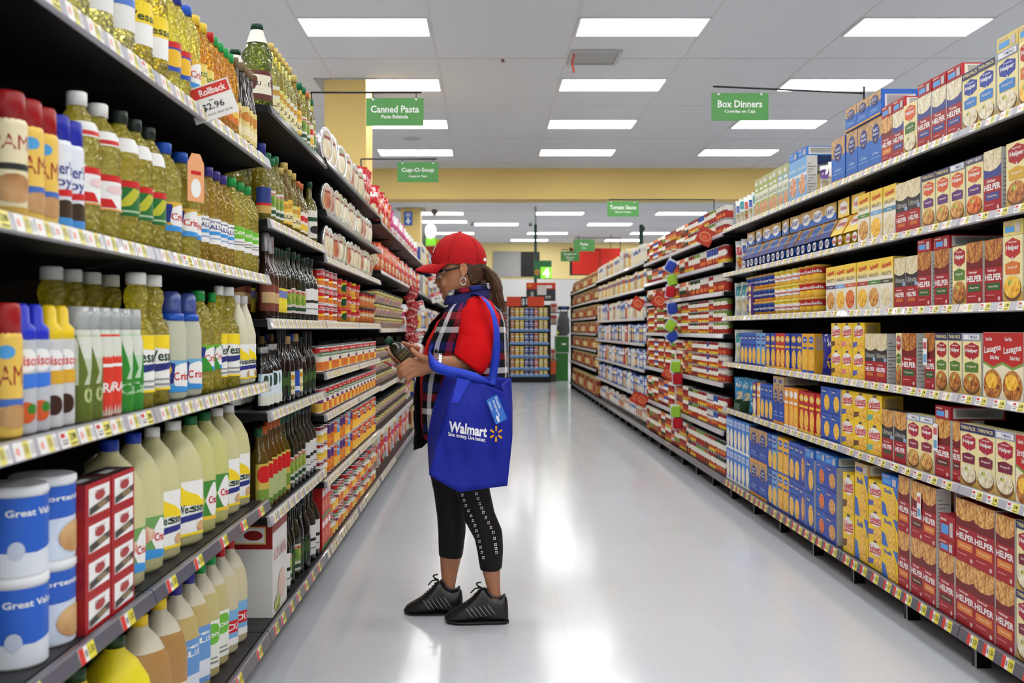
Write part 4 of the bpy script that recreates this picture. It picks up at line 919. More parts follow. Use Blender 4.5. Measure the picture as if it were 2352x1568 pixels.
# strips of red candy packs and price cards clipped to the rails
def strip(x, y, n, X, mesh, dz, sc, name, label, cat, tilt=0.0):
    Y = zx(x, X); t = tag(link(name, None, None, W(x, y, Y)), label, cat, 'clip strips')
    q = MB(); q.box((-.006, .004, -n * dz), (.006, .0055, .03), oil((225, 225, 228), .4, .1, 'clear_strip', 0)); q.build('strip', t)
    for i in range(n):
        o = link('pack', mesh[i % len(mesh)], t, (0, 0, -dz * (i + 1)), 0, sc); o.rotation_euler = (0, tilt * (-1) ** i, 0)
    return t
cp = [pillow(.1, .1, .03, FILM((176, 40, 44)), [('r', .1, .3, .9, .5, (220, 170, 160))], wr=.02, name='pack')]
strip(946, 664, 4, -.70, cp, .075, (1, 1, 1), 'candy_strip', 'strip of dark red packs hanging by the noodle bowls, upper', 'hanging strip', .3)
strip(944, 737, 3, -.70, cp, .08, (1, 1, 1), 'candy_strip', 'strip of dark red packs hanging by the noodle bowls, lower', 'hanging strip', .3)
for x, y, w, l in ((957, 708, .155, 'white and red price card beside the upper hanging strip'), (963, 776, .155, 'white and red price card beside the lower hanging strip'), (1004, 682, .17, 'white price card nearest the front of the vest'), (1000, 645, .18, 'white price card below the cap brim')):
    t = tag(link('price_sign', None, None, W(x, y, zx(x, -.66))), l, 'sign'); rollback_card(t, w, w * .78, (0, -.3, .2), '$2', 'WAS $2.50')
settle()
# ---------------------------------------------------------------- boxed dinners on the right
HR = (168, 30, 40)
GREY = (120, 120, 122)
def bars(z0, n, x0=.15, x1=.85, c=GREY):
    return [('r', x0, z0 - .035 * i, x1 - .12 * (i % 2), z0 - .035 * i + .014, c) for i in range(n)]
def helper(fd, band, word='Hamburger', blue=False):
    e = [('r', 0, .66, 1, 1, fd), ('p', [(0, .5), (1, .5), (1, .76), (.9, .73), (.75, .69), (.55, .67), (.35, .665), (.15, .685), (0, .71)], (60, 70, 140) if blue else (116, 22, 30)), ('r', 0, 0, 1, .56, HR),
         ('t', word, .42, .51, .5, .05, W_), ('t', 'HELPER', .5, .41, .92, .1, W_, .035), ('r', .1, .2, .9, .32, band), ('t', 'Cheesy Pasta', .5, .26, .56, .04, (240, 220, 200)), ('e', .84, .07, .07, .035, (220, 190, 190)), ('r', .12, .12, .6, .135, (220, 150, 150))]
    return carton(HR, e, 'dinner_box')
def cream(bad, band, fd, strip=None, word='Hamburger'):
    e = [('r', .0, 0, 1, .16, (205, 165, 80)), ('p', [(.12, .72), (.5, .64), (.88, .72), (.9, .9), (.5, .97), (.1, .9)], bad), ('t', word, .5, .9, .44, .035, W_), ('t', 'Helper', .5, .81, .66, .1, W_, .03),
         ('p', [(.47, .68), (.53, .68), (.51, .6), (.49, .6)], W_), ('p', [(.14, .42), (.86, .42), (.88, .58), (.5, .62), (.12, .58)], band), ('t', 'Stroganoff', .5, .52, .5, .05, (240, 225, 210)), ('e', .5, .2, .46, .19, (120, 80, 50)), ('e', .5, .23, .43, .17, fd), ('e', .4, .3, .12, .04, 'green')]
    if strip == 'twin':
        e = [(k[0], *k[1:]) for k in e] + [('r', 0, .88, 1, 1, (40, 44, 100)), ('t', 'TWIN PACK', .5, .94, .9, .06, (236, 222, 150))]
    elif strip == 'meals':
        e = e + [('r', 0, .88, 1, 1, (150, 165, 200)), ('r', .08, .9, .95, .98, W_), ('t', '7 MEALS', .6, .94, .5, .05, (50, 60, 130))]
    elif strip == 'new':
        e = e + [('r', 0, .9, 1, 1, (70, 70, 110)), ('t', 'NEW! NEW!', .5, .95, .86, .06, (230, 225, 215))]
    if strip:
        sh = lambda z: z * .88
        e2 = []
        for k in e[:-2 if strip != 'meals' else -3]:
            if k[0] == 'r': e2.append(('r', k[1], sh(k[2]), k[3], sh(k[4]), k[5]))
            elif k[0] == 'p': e2.append(('p', [(x, sh(z)) for x, z in k[1]], k[2]))
            elif k[0] == 'e': e2.append(('e', k[1], sh(k[2]), k[3], sh(k[4]), k[5]))
            else: e2.append(('t', k[1], k[2], sh(k[3]), k[4], sh(k[5]), *k[6:]))
        e = e2 + e[-2 if strip != 'meals' else -3:]
    return carton((240, 226, 168), e, 'dinner_box')
def dark(fd, band):
    return carton((58, 56, 58), [('r', 0, .64, 1, 1, fd), ('p', [(0, .5), (1, .5), (1, .7), (.8, .665), (.6, .645), (.4, .645), (.2, .665), (0, .7)], (48, 46, 48)), ('t', 'Ultimate', .5, .55, .84, .1, (176, 176, 172)), ('r', 0, 0, 1, .42, HR), ('t', 'Hamburger', .45, .35, .5, .035, W_), ('t', 'HELPER', .5, .26, .8, .09, W_, .035), ('r', .2, .12, .8, .19, band), ('r', .78, .43, 1, .5, (150, 180, 220))], 'dinner_box')
def velv(acc, fd='mac'):
    return carton((246, 208, 44), [('e', .48, .68, .44, .22, W_), ('t', 'Velveeta', .48, .7, .84, .24, (206, 40, 44), .03, .08), ('p', [(.1, .5), (.9, .56), (.9, .6), (.1, .55)], (206, 60, 54)), ('p', [(0, .1), (.5, .2), (.5, .34), (0, .3)], acc), ('e', .68, .24, .3, .24, fd), ('r', .4, .92, .62, .98, DB)], 'cheese_box', side=(214, 176, 50), sideels=bars(.9, 20))
def skil(band, fd):
    return carton((240, 234, 214), [('r', 0, .8, 1, 1, (246, 208, 70)), ('r', 0, .68, 1, .8, (246, 224, 140)), ('t', 'Velveeta', .5, .86, .72, .11, (206, 50, 50), .03, .06), ('t', 'SKILLETS', .5, .69, .76, .07, (120, 110, 90)), ('r', .0, .5, 1, .58, band), ('t', 'chicken', .5, .54, .4, .03, W_), ('e', .5, .22, .48, .23, W_), ('e', .5, .24, .43, .2, fd)], 'skillet_box', side=(226, 196, 90), sideels=bars(.9, 22))
def lasag(word):
    return carton((236, 226, 196), [('p', [(0, .56), (.5, .48), (1, .56), (1, 1), (0, 1)], (190, 40, 40)), ('p', [(0, .52), (.5, .44), (1, .52), (1, .56), (.5, .48), (0, .56)], (120, 160, 70)), ('t', 'Great Value', .3, .9, .34, .06, W_), ('t', word, .5, .74, .84, .13, W_, .02, .06), ('t', 'Skillet Meal', .6, .62, .46, .06, W_), ('e', .5, .2, .46, .24, 'meat'), ('e', .46, .26, .3, .12, 'mac')], 'dinner_box')
def macb(top='wood', c=(38, 108, 196), foot=(235, 160, 40)):
    return carton(c, [('r', 0, .56, 1, 1, top), ('p', [(0, .5), (1, .5), (1, .62), (.7, .55), (.3, .55), (0, .62)], c), ('e', .5, .68, .3, .2, (30, 50, 130)), ('t', 'KRAFT', .5, .76, .36, .06, W_), ('t', 'Macaroni', .5, .68, .44, .05, W_), ('p', [(.36, .6), (.5, .54), (.64, .6), (.5, .57)], (250, 210, 50)), ('t', '& Cheese', .5, .3, .5, .06, (180, 210, 240)), ('r', .1, .2, .9, .22, (120, 170, 225)), ('r', 0, 0, 1, .07, foot)], 'macaroni_box', side=(40, 100, 190), sideels=[('r', .1, .1, .9, .8, (210, 214, 220))] + bars(.76, 18))
def narrow(c, fd, acc):
    return carton(c, [('e', .5, .84, .4, .09, acc), ('t', 'Pasta', .5, .84, .6, .06, W_), ('e', .55, .3, .4, .26, fd), ('r', .1, .6, .9, .66, acc), ('r', 0, 0, 1, .06, acc)], 'macaroni_box', side=c, sideels=bars(.9, 10, c=(180, 190, 210)))
def rice(c):
    return carton(c, [('r', .1, .74, .9, .92, (200, 216, 236)), ('t', 'RICE', .5, .83, .6, .1, (50, 100, 190)), ('e', .5, .36, .4, .3, 'pale'), ('r', 0, 0, 1, .08, (236, 236, 236))], 'rice_box', side=(90, 140, 215), sideels=bars(.9, 8, c=W_))
def shell(c=(246, 206, 50)):
    return carton(c, [('p', [(0, 0), (.4, 0), (.2, .4), (0, .45)], (60, 110, 200)), ('p', [(.7, 1), (1, 1), (1, .6)], (60, 110, 200)), ('t', 'Shells', .4, .84, .5, .14, (50, 90, 190)), ('e', .62, .6, .26, .13, 'mac'), ('e', .6, .36, .3, .15, 'mac'), ('e', .66, .14, .28, .13, 'mac')], 'cheese_box', side=(206, 160, 40), sideels=bars(.85, 8, c=DR))
def deluxe(c=(44, 90, 184), fd='mac'):
    return carton(c, [('e', .34, .84, .24, .09, (30, 50, 130)), ('t', 'Deluxe', .34, .84, .36, .08, W_), ('e', .64, .42, .28, .3, fd), ('r', 0, 0, 1, .08, (30, 60, 150))], 'cheese_box', side=(190, 190, 186))
def lying(c, acc=(90, 160, 225)):
    return carton(c, [('r', .1, .2, .6, .6, acc), ('r', .68, .15, .9, .75, (200, 190, 190)), ('r', .1, .75, .5, .85, (220, 190, 180))], 'dinner_box', side=c, sideels=[('r', .05, .1, .95, .9, (214, 212, 206))] + bars(.8, 16, .1, .9))
def salad(c=(170, 190, 90)):
    return carton(c, [('r', 0, .5, 1, .8, (236, 236, 220)), ('t', 'SALAD', .5, .62, .84, .14, (80, 130, 50)), ('e', .5, .25, .42, .22, 'mix'), ('r', .2, .86, .8, .94, W_)], 'salad_box', side=(205, 200, 190))
D_ = {
    'hg': helper('meat', (50, 96, 50)), 'ho': helper('beef', (222, 130, 50)), 'hb': helper('rice', (60, 76, 150), 'Tuna', True), 'hk': helper('beef', (90, 40, 36)), 'hp': helper('pasta', (70, 70, 140), 'Chicken', True),
    'cro': cream((222, 96, 50), (100, 50, 120), 'beef', None, 'Chicken'), 'crot': cream((222, 96, 50), (100, 50, 120), 'beef', 'twin', 'Chicken'), 'cron': cream((222, 96, 50), (100, 50, 120), 'red', 'new', 'Chicken'), 'crom': cream((222, 96, 50), (100, 50, 120), 'beef', 'meals', 'Chicken'),
    'crg': cream((176, 36, 44), (86, 124, 50), 'meat'), 'crgt': cream((176, 36, 44), (86, 124, 50), 'meat', 'twin'), 'crgm': cream((176, 36, 44), (86, 124, 50), 'meat', 'meals'), 'cry': cream((176, 36, 44), (214, 170, 60), 'meat'), 'cra': cream((190, 50, 44), (214, 116, 50), 'mac'), 'crv': cream((222, 96, 50), (70, 120, 60), 'rice'),
    'crpt': cream((176, 36, 60), (120, 30, 60), 'rice', 'twin'), 'crpm': cream((176, 36, 60), (120, 30, 60), 'rice', 'meals'), 'crbm': cream((176, 36, 60), (140, 36, 66), 'beef', 'meals'), 'cbt': cream((44, 66, 160), (60, 130, 205), 'rice', 'twin', 'Tuna'), 'cb': cream((44, 66, 160), (60, 130, 205), 'rice', 'meals', 'Tuna'),
    'dk': dark('pasta', (200, 110, 50)), 'dkb': dark('beef', (50, 90, 50)), 'las': lasag('Lasagna'), 'str': lasag('Stroganoff'), 'vy': velv((110, 70, 40)), 'vp': velv((226, 130, 140)), 'vb': velv((90, 100, 180)), 'vg': velv((110, 180, 160)),
    'sv': skil((90, 60, 120), 'beef'), 'sb': skil((120, 170, 220), 'mac'), 'so': skil((206, 100, 60), 'red'), 'sr': skil((176, 50, 50), 'mac'), 'sg': skil((90, 140, 70), 'beef'), 'sk': skil((80, 76, 60), 'pasta'), 'st': skil((70, 140, 170), 'pasta'),
    'mac': macb(), 'mab': macb('wood', (30, 70, 170)), 'nb': narrow((40, 96, 190), 'mac', (30, 50, 130)), 'nl': narrow((120, 170, 220), 'mac', (40, 70, 160)), 'nd': narrow((30, 60, 160), 'mac', (236, 180, 50)), 'nr': narrow((190, 36, 44), 'mac', (240, 200, 60)), 'no': narrow((240, 150, 40), 'mac', W_), 'np': narrow((100, 60, 140), 'pale', (240, 220, 80)), 'ny': narrow((240, 180, 50), 'mac', (40, 90, 190)),
    'ri': rice((60, 120, 210)), 'ri2': rice((70, 140, 220)), 'sh': shell(), 'de': deluxe(), 'deo': deluxe((50, 100, 190), 'red'), 'dep': deluxe((60, 80, 180), 'beef'), 'lr': lying((176, 36, 46)), 'lc': lying((226, 206, 120)), 'lb': lying((50, 120, 210)), 'lw': lying((206, 176, 120), (60, 70, 150)), 'sa': salad(), 'sa2': salad((150, 190, 190)), 'lg': lying((190, 200, 130), (230, 230, 220)), 'lbl': carton((120, 180, 230), [('r', 0, .55, 1, .62, W_), ('e', .5, .35, .4, .25, 'mix'), ('t', 'Suddenly', .5, .75, .8, .08, W_)], 'salad_box')}
DL = {'hg': 'dark red dinner box with green band', 'ho': 'dark red dinner box with orange band', 'hb': 'red and blue tuna dinner box', 'hk': 'dark red dinner box with brown band', 'hp': 'red and blue chicken dinner box', 'cro': 'cream dinner box with orange badge', 'crot': 'cream twin-pack dinner box with orange badge', 'cron': 'cream dinner box with grey top strip', 'crom': 'cream dinner box with orange badge, pale strip', 'crg': 'cream dinner box with red badge', 'crgt': 'cream twin-pack dinner box with green panel', 'crgm': 'cream dinner box with green panel, pale strip', 'cry': 'cream dinner box with yellow panel', 'cra': 'cream dinner box with orange panel', 'crv': 'cream dinner box with green panel', 'crpt': 'cream twin-pack dinner box with maroon panel', 'crpm': 'cream dinner box with maroon panel', 'crbm': 'cream dinner box with crimson panel', 'cbt': 'cream twin-pack dinner box with blue badge', 'cb': 'cream dinner box with blue badge', 'dk': 'black and red dinner box', 'dkb': 'black and red beef dinner box', 'las': 'red-topped lasagna box', 'str': 'red-topped stroganoff box', 'vy': 'yellow cheese pasta box, brown accent', 'vp': 'yellow cheese pasta box, pink accent', 'vb': 'yellow cheese pasta box, blue accent', 'vg': 'yellow cheese pasta box, mint accent', 'sv': 'yellow-white skillet box with purple band', 'sb': 'yellow-white skillet box with sky band', 'so': 'yellow-white skillet box with orange band', 'sr': 'yellow-white skillet box with red band', 'sg': 'yellow-white skillet box with green band', 'sk': 'yellow-white skillet box with black band', 'st': 'yellow-white skillet box with teal band', 'mac': 'blue and tan macaroni box', 'mab': 'deep blue macaroni box', 'nb': 'narrow blue pasta box', 'nl': 'narrow light blue pasta box', 'nd': 'narrow dark blue pasta box', 'nr': 'narrow red pasta box', 'no': 'narrow orange pasta box', 'np': 'narrow purple pasta box', 'ny': 'narrow yellow pasta box', 'ri': 'light blue rice box', 'ri2': 'sky blue rice box', 'sh': 'yellow-blue shells box', 'de': 'blue deluxe pasta box', 'deo': 'blue pasta box with red food', 'dep': 'violet blue pasta box', 'lr': 'dark red dinner box lying flat on top', 'lc': 'cream dinner box lying flat on top', 'lb': 'blue box lying flat on top', 'lw': 'tan box lying flat on top', 'sa': 'green pasta salad box', 'sa2': 'pale teal pasta salad box', 'lg': 'green box lying flat on top', 'lbl': 'pale blue pasta salad box'}
NM = {'h': 'dinner_box', 'c': 'dinner_box', 'd': 'dinner_box'}
def RB(ds, xf, xn, z, h, where, n=1, layers=1, depth=.055, lie=None, rows=1, dz=0):
    ds = ds.split() if isinstance(ds, str) else ds
    y1, y0 = zx(xf, FX), zx(xn, FX)
    st = (y1 - y0) / n
    for r in range(rows):
        for i in range(n):                        # counted from the near end
            y = y0 + st * (i + .5)
            d = ds[i % len(ds)]
            jx = RN.uniform(0, .007)
            for L in range(layers):
                tl = '' if layers == 1 else ', %s layer' % ('lower', 'upper', 'top')[L] if layers == 2 else ', %s layer' % ('bottom', 'middle', 'top')[L]
                nm = D_[d].name.split('.')[0]
                dd = d[L] if isinstance(d, tuple) else d
                o = link(nm, D_[dd], None, (FX + jx + r * (depth + .009), y, z + dz + L * (h + .0006)), -PI / 2, (st - .003, depth, h))
                tag(o, nth(DL[dd], where, tl if r == 0 else ', behind'), 'box', 'boxes on ' + where)
            if lie and r == 0:
                o = link('dinner_box', D_[lie], None, (FX + jx, y, z + dz + layers * (h + .0006) + .0006), -PI / 2, (st - .003, .2, .047))
                tag(o, nth(DL[lie], where), 'box', 'boxes on ' + where)
R1, R2, R3, R4, R5, R6 = ['right %s shelf' % s for s in ('top', 'second', 'third', 'fourth', 'fifth', 'bottom')]
Z1, Z2, Z3, Z4, Z5, Z6 = 1.8528, 1.5498, 1.2538, .9448, .6328, .1468
# top
RB('cra', 2336, 2372, Z1, .205, R1, lie='lc'); RB('cb', 2286, 2335, Z1, .205, R1, lie='lc'); RB('cbt', 2206, 2285, Z1, .2, R1, n=2)
RB('hb', 2107, 2205, Z1, .197, R1, n=3, lie='lr'); RB('crv', 2075, 2106, Z1, .195, R1); RB('hb ho', 2023, 2075, Z1, .19, R1, n=2, lie='lr')
RB('mac', 1941, 2023, Z1, .215, R1, n=3)
for i in range(3):
    y1, y0 = zx(1941, FX), zx(2023, FX); st = (y1 - y0) / 3
    o = link('macaroni_box', D_['mac'], None, (FX + .002, y0 + st * (i + .5), Z1 + .2162), -PI / 2, (st - .003, .16, .105)); tag(o, nth('short blue and tan box on the macaroni boxes', R1), 'box', 'boxes on ' + R1)
RB('mac', 1909, 1940, Z1, .21, R1, rows=2)
pou = [pillow(.13, .15, .06, FILM((232, 230, 224)), [('r', .1, .5, .9, .85, (90, 60, 130)), ('e', .5, .3, .3, .18, 'pale')], name='pouch'), pillow(.13, .15, .06, FILM((236, 234, 228)), [('e', .5, .4, .36, .25, 'pale')], name='pouch'), pillow(.13, .15, .06, FILM((236, 200, 90)), [('r', .1, .5, .9, .8, (110, 70, 130))], name='pouch')]
BAGS([pou[2], pou[1], pou[0]], [1899, 1882, 1863], FX + .05, Z1, 'rice_pouch', 'small bulging pale rice pouch', R1, 'pouches', 'r')
RB('lbl', 1810, 1850, Z1, .215, R1, n=2, lie='lb'); RB('sa2 sa2 sa sa sa sa sa', 1732, 1809, Z1, .18, R1, n=7, lie='lg')
pb = [pillow(.14, .19, .06, FILM((226, 226, 222)), [('r', .2, .55, .8, .8, (50, 80, 170)), ('e', .5, .3, .32, .2, 'pale')], name='bag'), pillow(.14, .19, .06, FILM((222, 226, 226)), [('r', .2, .55, .8, .8, (200, 60, 60)), ('e', .5, .3, .32, .2, 'mix')], name='bag'), pillow(.14, .19, .06, FILM((216, 226, 220)), [('r', .15, .6, .85, .9, (40, 140, 150)), ('e', .5, .3, .34, .22, 'pale')], name='bag')]
BAGS(pb, [1725, 1715, 1705, 1695, 1686, 1677, 1668], FX + .05, Z1, 'pasta_bag', 'clear pasta bag with bright label', R1, 'bags', 'r')
# second
RB('cry', 2309, 2360, Z2, .205, R2); RB('hp', 2258, 2299, Z2, .205, R2, rows=2); RB('cron', 2217, 2257, Z2, .2, R2, rows=2); RB('crom crot crot', 2116, 2212, Z2, .2, R2, n=3); RB('dk', 2056, 2114, Z2, .2, R2, n=2); RB('st sb', 1998, 2055, Z2, .21, R2, n=2); RB('sg', 1970, 1997, Z2, .21, R2)
def pack(cupc, sleeve, txt, txc):
    q = MB()
    for cx in (-.25, .25):
        q.loft([(0, .19, .32), (.02, .2, .33), (.5, .24, .4)], C(cupc), 14, cx, .45)
    q.add([(-.5, .02, .42), (.5, .02, .42), (.5, .3, 1), (-.5, .3, 1), (-.5, .95, .42), (.5, .95, .42), (.5, .95, 1), (-.5, .95, 1)], [(0, 1, 2, 3), (3, 2, 6, 7), (1, 5, 6, 2), (4, 0, 3, 7), (5, 4, 7, 6)], sleeve)
    mp = lambda u, v, L: (u - .5, .02 + .28 * v - .004 * L, .42 + .58 * v)
    q.decals([('r', .0, .0, 1, .35, txc if txc != W_ else DB), ('e', .5, .62, .4, .3, W_ if txc != W_ else (90, 140, 205)), ('t', txt, .5, .62, .7, .3, (206, 40, 44) if txc != W_ else DB)], mp)
    for cx in (-.25, .25):
        q.decals([('e', .5, .5, .5, .4, W_), ('t', txt, .5, .5, .9, .4, (200, 40, 40) if txc != W_ else DB)], lambda u, v, L: (cx + (u - .5) * .36, .06 - .01 * L, .06 + v * .36))
    return q.mesh('cup_pack')
pkb, pkv = pack((44, 96, 184), 'wood', 'KRAFT', W_), pack((244, 206, 50), 'mac', 'Velveeta', (250, 220, 90))
y0, y1 = zx(1968, FX), zx(1702, FX); st = (y1 - y0) / 11
for i in range(11):
    y = y0 + st * (i + .5); v = i < 2
    tag(link('cup_pack', pkv if v else pkb, None, (FX, y, Z2), -PI / 2 + RN.uniform(-.05, .05), (st - .012, .17, .15)), nth('yellow macaroni cup pack' if v else 'blue and tan macaroni cup pack', R2, ', lower row'), 'cup pack', 'cup packs on ' + R2)
    tag(link('cup_pack', carton((206, 166, 96) if not v else (240, 196, 70), [('r', 0, 0, 1, .4, (60, 110, 190) if not v else (246, 220, 120)), ('e', .5, .5, .36, .36, W_), ('t', 'Velveeta' if v else 'KRAFT', .5, .5, .6, .3, (200, 40, 44) if v else DB)], 'cup_pack', side=(70, 60, 40)) if i in (0, 2) else bpy.data.meshes[PKN], None, (FX + .04, y, Z2 + .1508), -PI / 2 + RN.uniform(-.08, .08), (st - .03, .12, .085)), nth('tan pack lying on the cup packs' if not v else 'yellow pack lying on the cup packs', R2), 'cup pack', 'cup packs on ' + R2)
    PKN = COL.objects[-1].data.name
BAGS([pb[1], pb[0], pb[1]], [1695, 1681, 1668], FX + .05, Z2, 'pasta_bag', 'clear pasta bag with bright label', R2, 'bags', 'r', sc=(1, 1, 1.15))
# third
RB('cra', 2346, 2385, Z3, .21, R3); RB('cra', 2300, 2345, Z3, .21, R3, lie='lc'); RB('hg', 2219, 2298, Z3, .209, R3, n=2); RB('crg', 2185, 2218, Z3, .205, R3); RB('hg', 2143, 2177, Z3, .205, R3, lie='lr', rows=2); RB('hg', 2107, 2139, Z3, .205, R3, lie='lr', rows=2); RB('dk', 2051, 2105, Z3, .2, R3, n=2); RB('sk sg sr so sb sv', 1895, 2050, Z3, .212, R3, n=6)
vc = lambda c: cupmesh(.05, .08, (236, 214, 90), [(.3, 'mac'), (.6, c), (1, (244, 206, 50))], [('e', .5, .55, .4, .3, W_), ('t', 'Velveeta', .5, .55, .7, .26, (200, 40, 44))])
cpr = cupmesh(.05, .08, (226, 170, 60), [(.35, 'mac'), (.5, (240, 200, 50)), (1, (190, 40, 36))], [('t', 'Shells', .5, .7, .7, .25, W_)])
cpb = cupmesh(.05, .08, (206, 160, 90), [(.3, (236, 160, 40)), (1, (44, 96, 184))], [('e', .5, .55, .3, .35, (30, 50, 130)), ('t', 'KRAFT', .5, .55, .5, .2, W_)])
CANROW(cpr, .05, zx(1895, 1.70), zx(1848, 1.70), 1.702, Z3, .081, 3, 'macaroni_cup', 'red and yellow macaroni cup', 'cup', 'cups', R3, 'r')
CANROW([vc((120, 70, 120)), vc((110, 170, 90)), vc((60, 80, 170))], .05, zx(1847, 1.70), zx(1791, 1.70), 1.702, Z3, .081, 3, 'macaroni_cup', 'yellow macaroni cup', 'cup', 'cups', R3, 'r')
CANROW(cpb, .05, zx(1790, 1.70), zx(1727, 1.70), 1.702, Z3, .081, 3, 'macaroni_cup', 'blue macaroni cup', 'cup', 'cups', R3, 'r')
RB('np', 1718, 1725, Z3, .2, R3)
BAGS([pb[2]], [1709, 1694, 1680, 1667], FX + .05, Z3, 'pasta_bag', 'clear pasta bag with teal label', R3, 'bags', 'r', sc=(1.05, 1, 1.2))
# fourth
RB('las', 2255, 2351, Z4, .214, R4, n=2); RB('crgm', 2208, 2250, Z4, .21, R4, rows=2); RB('crgt', 2147, 2206, Z4, .21, R4, n=2); RB('hg', 2121, 2145, Z4, .21, R4, rows=2); RB('hg', 2070, 2104, Z4, .208, R4, rows=3); RB('crg', 2056, 2069, Z4, .208, R4); RB('dk', 1984, 2037, Z4, .205, R4, n=2, rows=3)
RB('vb vp vy', 1909, 1985, Z4, .126, R4, n=3, layers=2, depth=.07)
pv = pillow(.17, .2, .07, FILM((44, 50, 150)), [('e', .6, .3, .35, .26, 'mac'), ('e', .5, .75, .3, .1, (30, 40, 120)), ('t', 'KRAFT', .5, .75, .4, .1, W_)], name='bag')
BAGS([pv], [1897, 1878], FX + .05, Z4, 'pasta_bag', 'shiny blue-violet pasta bag', R4, 'bags', 'r')
RB('ny ny nd nd nd nr nr nd nd nl nl nb nb nb nb', 1699, 1868, Z4, .2, R4, n=15)
BAGS([pb[2]], [1692, 1677, 1665], FX + .05, Z4, 'pasta_bag', 'clear pasta bag with teal label', R4, 'bags', 'r', sc=(1, 1, 1.15))
# fifth
RB('str', 2333, 2372, Z5, .21, R5); RB('crpm crpt crpt', 2204, 2331, Z5, .21, R5, n=3); RB('hk', 2184, 2203, Z5, .21, R5); RB('hk', 2146, 2181, Z5, .21, R5, lie='lr', rows=2); RB('crbm', 2082, 2144, Z5, .208, R5, n=2); RB('dkb', 2024, 2079, Z5, .205, R5, n=2); RB('vg vy vb', 1931, 2023, Z5, .127, R5, n=3, layers=2, depth=.09); RB('de', 1884, 1930, Z5, .127, R5, n=2, layers=2, depth=.07)
RB('nr nr nr nr', 1832, 1883, Z5, .21, R5, n=4); RB('no no no', 1800, 1831, Z5, .215, R5, n=3); RB('mab mab', 1775, 1799, Z5, .22, R5, n=2, lie='lw'); RB('nb nb nb no np', 1728, 1774, Z5, .21, R5, n=5)
grb = pillow(.12, .17, .05, FILM((206, 196, 180)), [('e', .5, .5, .3, .3, 'brown'), ('r', .1, .75, .9, .9, DG)], name='bag')
BAGS([grb], [1722, 1714], FX + .05, Z5, 'bean_bag', 'tan and green bag of beans', R5, 'bags', 'r')
blb = pillow(.15, .19, .06, FILM((60, 150, 205)), [('e', .5, .3, .36, .26, 'pale'), ('t', 'Pasta', .5, .75, .6, .12, W_)], name='bag')
BAGS([blb], [1703, 1686, 1670], FX + .05, Z5, 'pasta_bag', 'blue and clear pasta bag', R5, 'bags', 'r', sc=(1, 1, 1.1))
q = MB(); w2, d2, h2 = .16, .12, .07
for a, b in (((-w2 / 2, 0, 0), (w2 / 2, .003, h2 * .7)), ((-w2 / 2, d2, 0), (w2 / 2, d2 + .003, h2)), ((-w2 / 2, 0, 0), (-w2 / 2 + .003, d2, h2)), ((w2 / 2 - .003, 0, 0), (w2 / 2, d2, h2)), ((-w2 / 2, 0, 0), (w2 / 2, d2, .003))):
    q.box(a, b, (50, 84, 50))
tag(q.build('display_tray', None, (FX - .004, zx(1694, FX), Z5), -PI / 2), 'dark green cardboard tray at the end of the fifth shelf', 'tray')
# bottom
RB('crpt', 2331, 2372, Z6, .215, R6, layers=2); RB('ho', 2286, 2330, Z6, .214, R6, layers=2, rows=2); RB('ho', 2193, 2285, Z6, .216, R6, n=2, layers=2); RB('hk', 2157, 2192, Z6, .22, R6, rows=2, lie='lr')
o = tag(link('dinner_box', D_['lr'], None, (FX + .002, (zx(2157, FX) + zx(2192, FX)) / 2, Z6 + .2695), -PI / 2, (zx(2157, FX) - zx(2192, FX) - .003, .2, .085)), 'second dark red box lying on the stack between red dinner boxes', 'box')
RB('ho hk', 2091, 2150, Z6, .218, R6, n=2, layers=2, rows=2); RB('ho', 2063, 2089, Z6, .22, R6, layers=2)
RB('sh', 2025, 2062, Z6, .125, R6, layers=3, depth=.09, lie='lb'); RB('vb', 1991, 2024, Z6, .124, R6, layers=3, depth=.09); RB('sh', 1960, 1990, Z6, .19, R6, layers=2, depth=.09, lie='lw'); RB('vy', 1933, 1959, Z6, .18, R6, layers=2, depth=.09, rows=2); RB('dep', 1894, 1921, Z6, .122, R6, layers=3, depth=.09, lie='lb'); RB('deo', 1871, 1893, Z6, .122, R6, layers=3, depth=.09, lie='lb'); RB('de', 1850, 1870, Z6, .18, R6, layers=2, depth=.09, lie='lb')
RB('dep nb nb ny ny nl nb', 1761, 1849, Z6, .205, R6, n=7, layers=2); RB('mab mab', 1720, 1760, Z6, .205, R6, n=2, layers=2, depth=.08); RB('ri2 ri2 ri ri ri ri', 1667, 1719, Z6, .212, R6, n=6, layers=2)
# coupons stuck on three boxes
q = MB(); q.box((-.018, -.001, 0), (.018, 0, .1), W_); q.decals([('r', .1, .1, .9, .4, (120, 170, 210)), ('r', .1, .6, .9, .85, (210, 90, 100))], lambda u, v, L: ((u - .5) * .036, -.0012 - .0002 * L, v * .1)); me = q.mesh('coupon')
for x, z, l in ((2126, Z4 + .09, 'fourth'), (2150, Z5 + .09, 'fifth'), (2112, Z6 + .3, 'bottom')):
    tag(link('coupon', me, None, (FX - .002, zx(x, FX), z), -PI / 2), 'white coupon strip stuck on a red box, right %s shelf' % l, 'coupon')

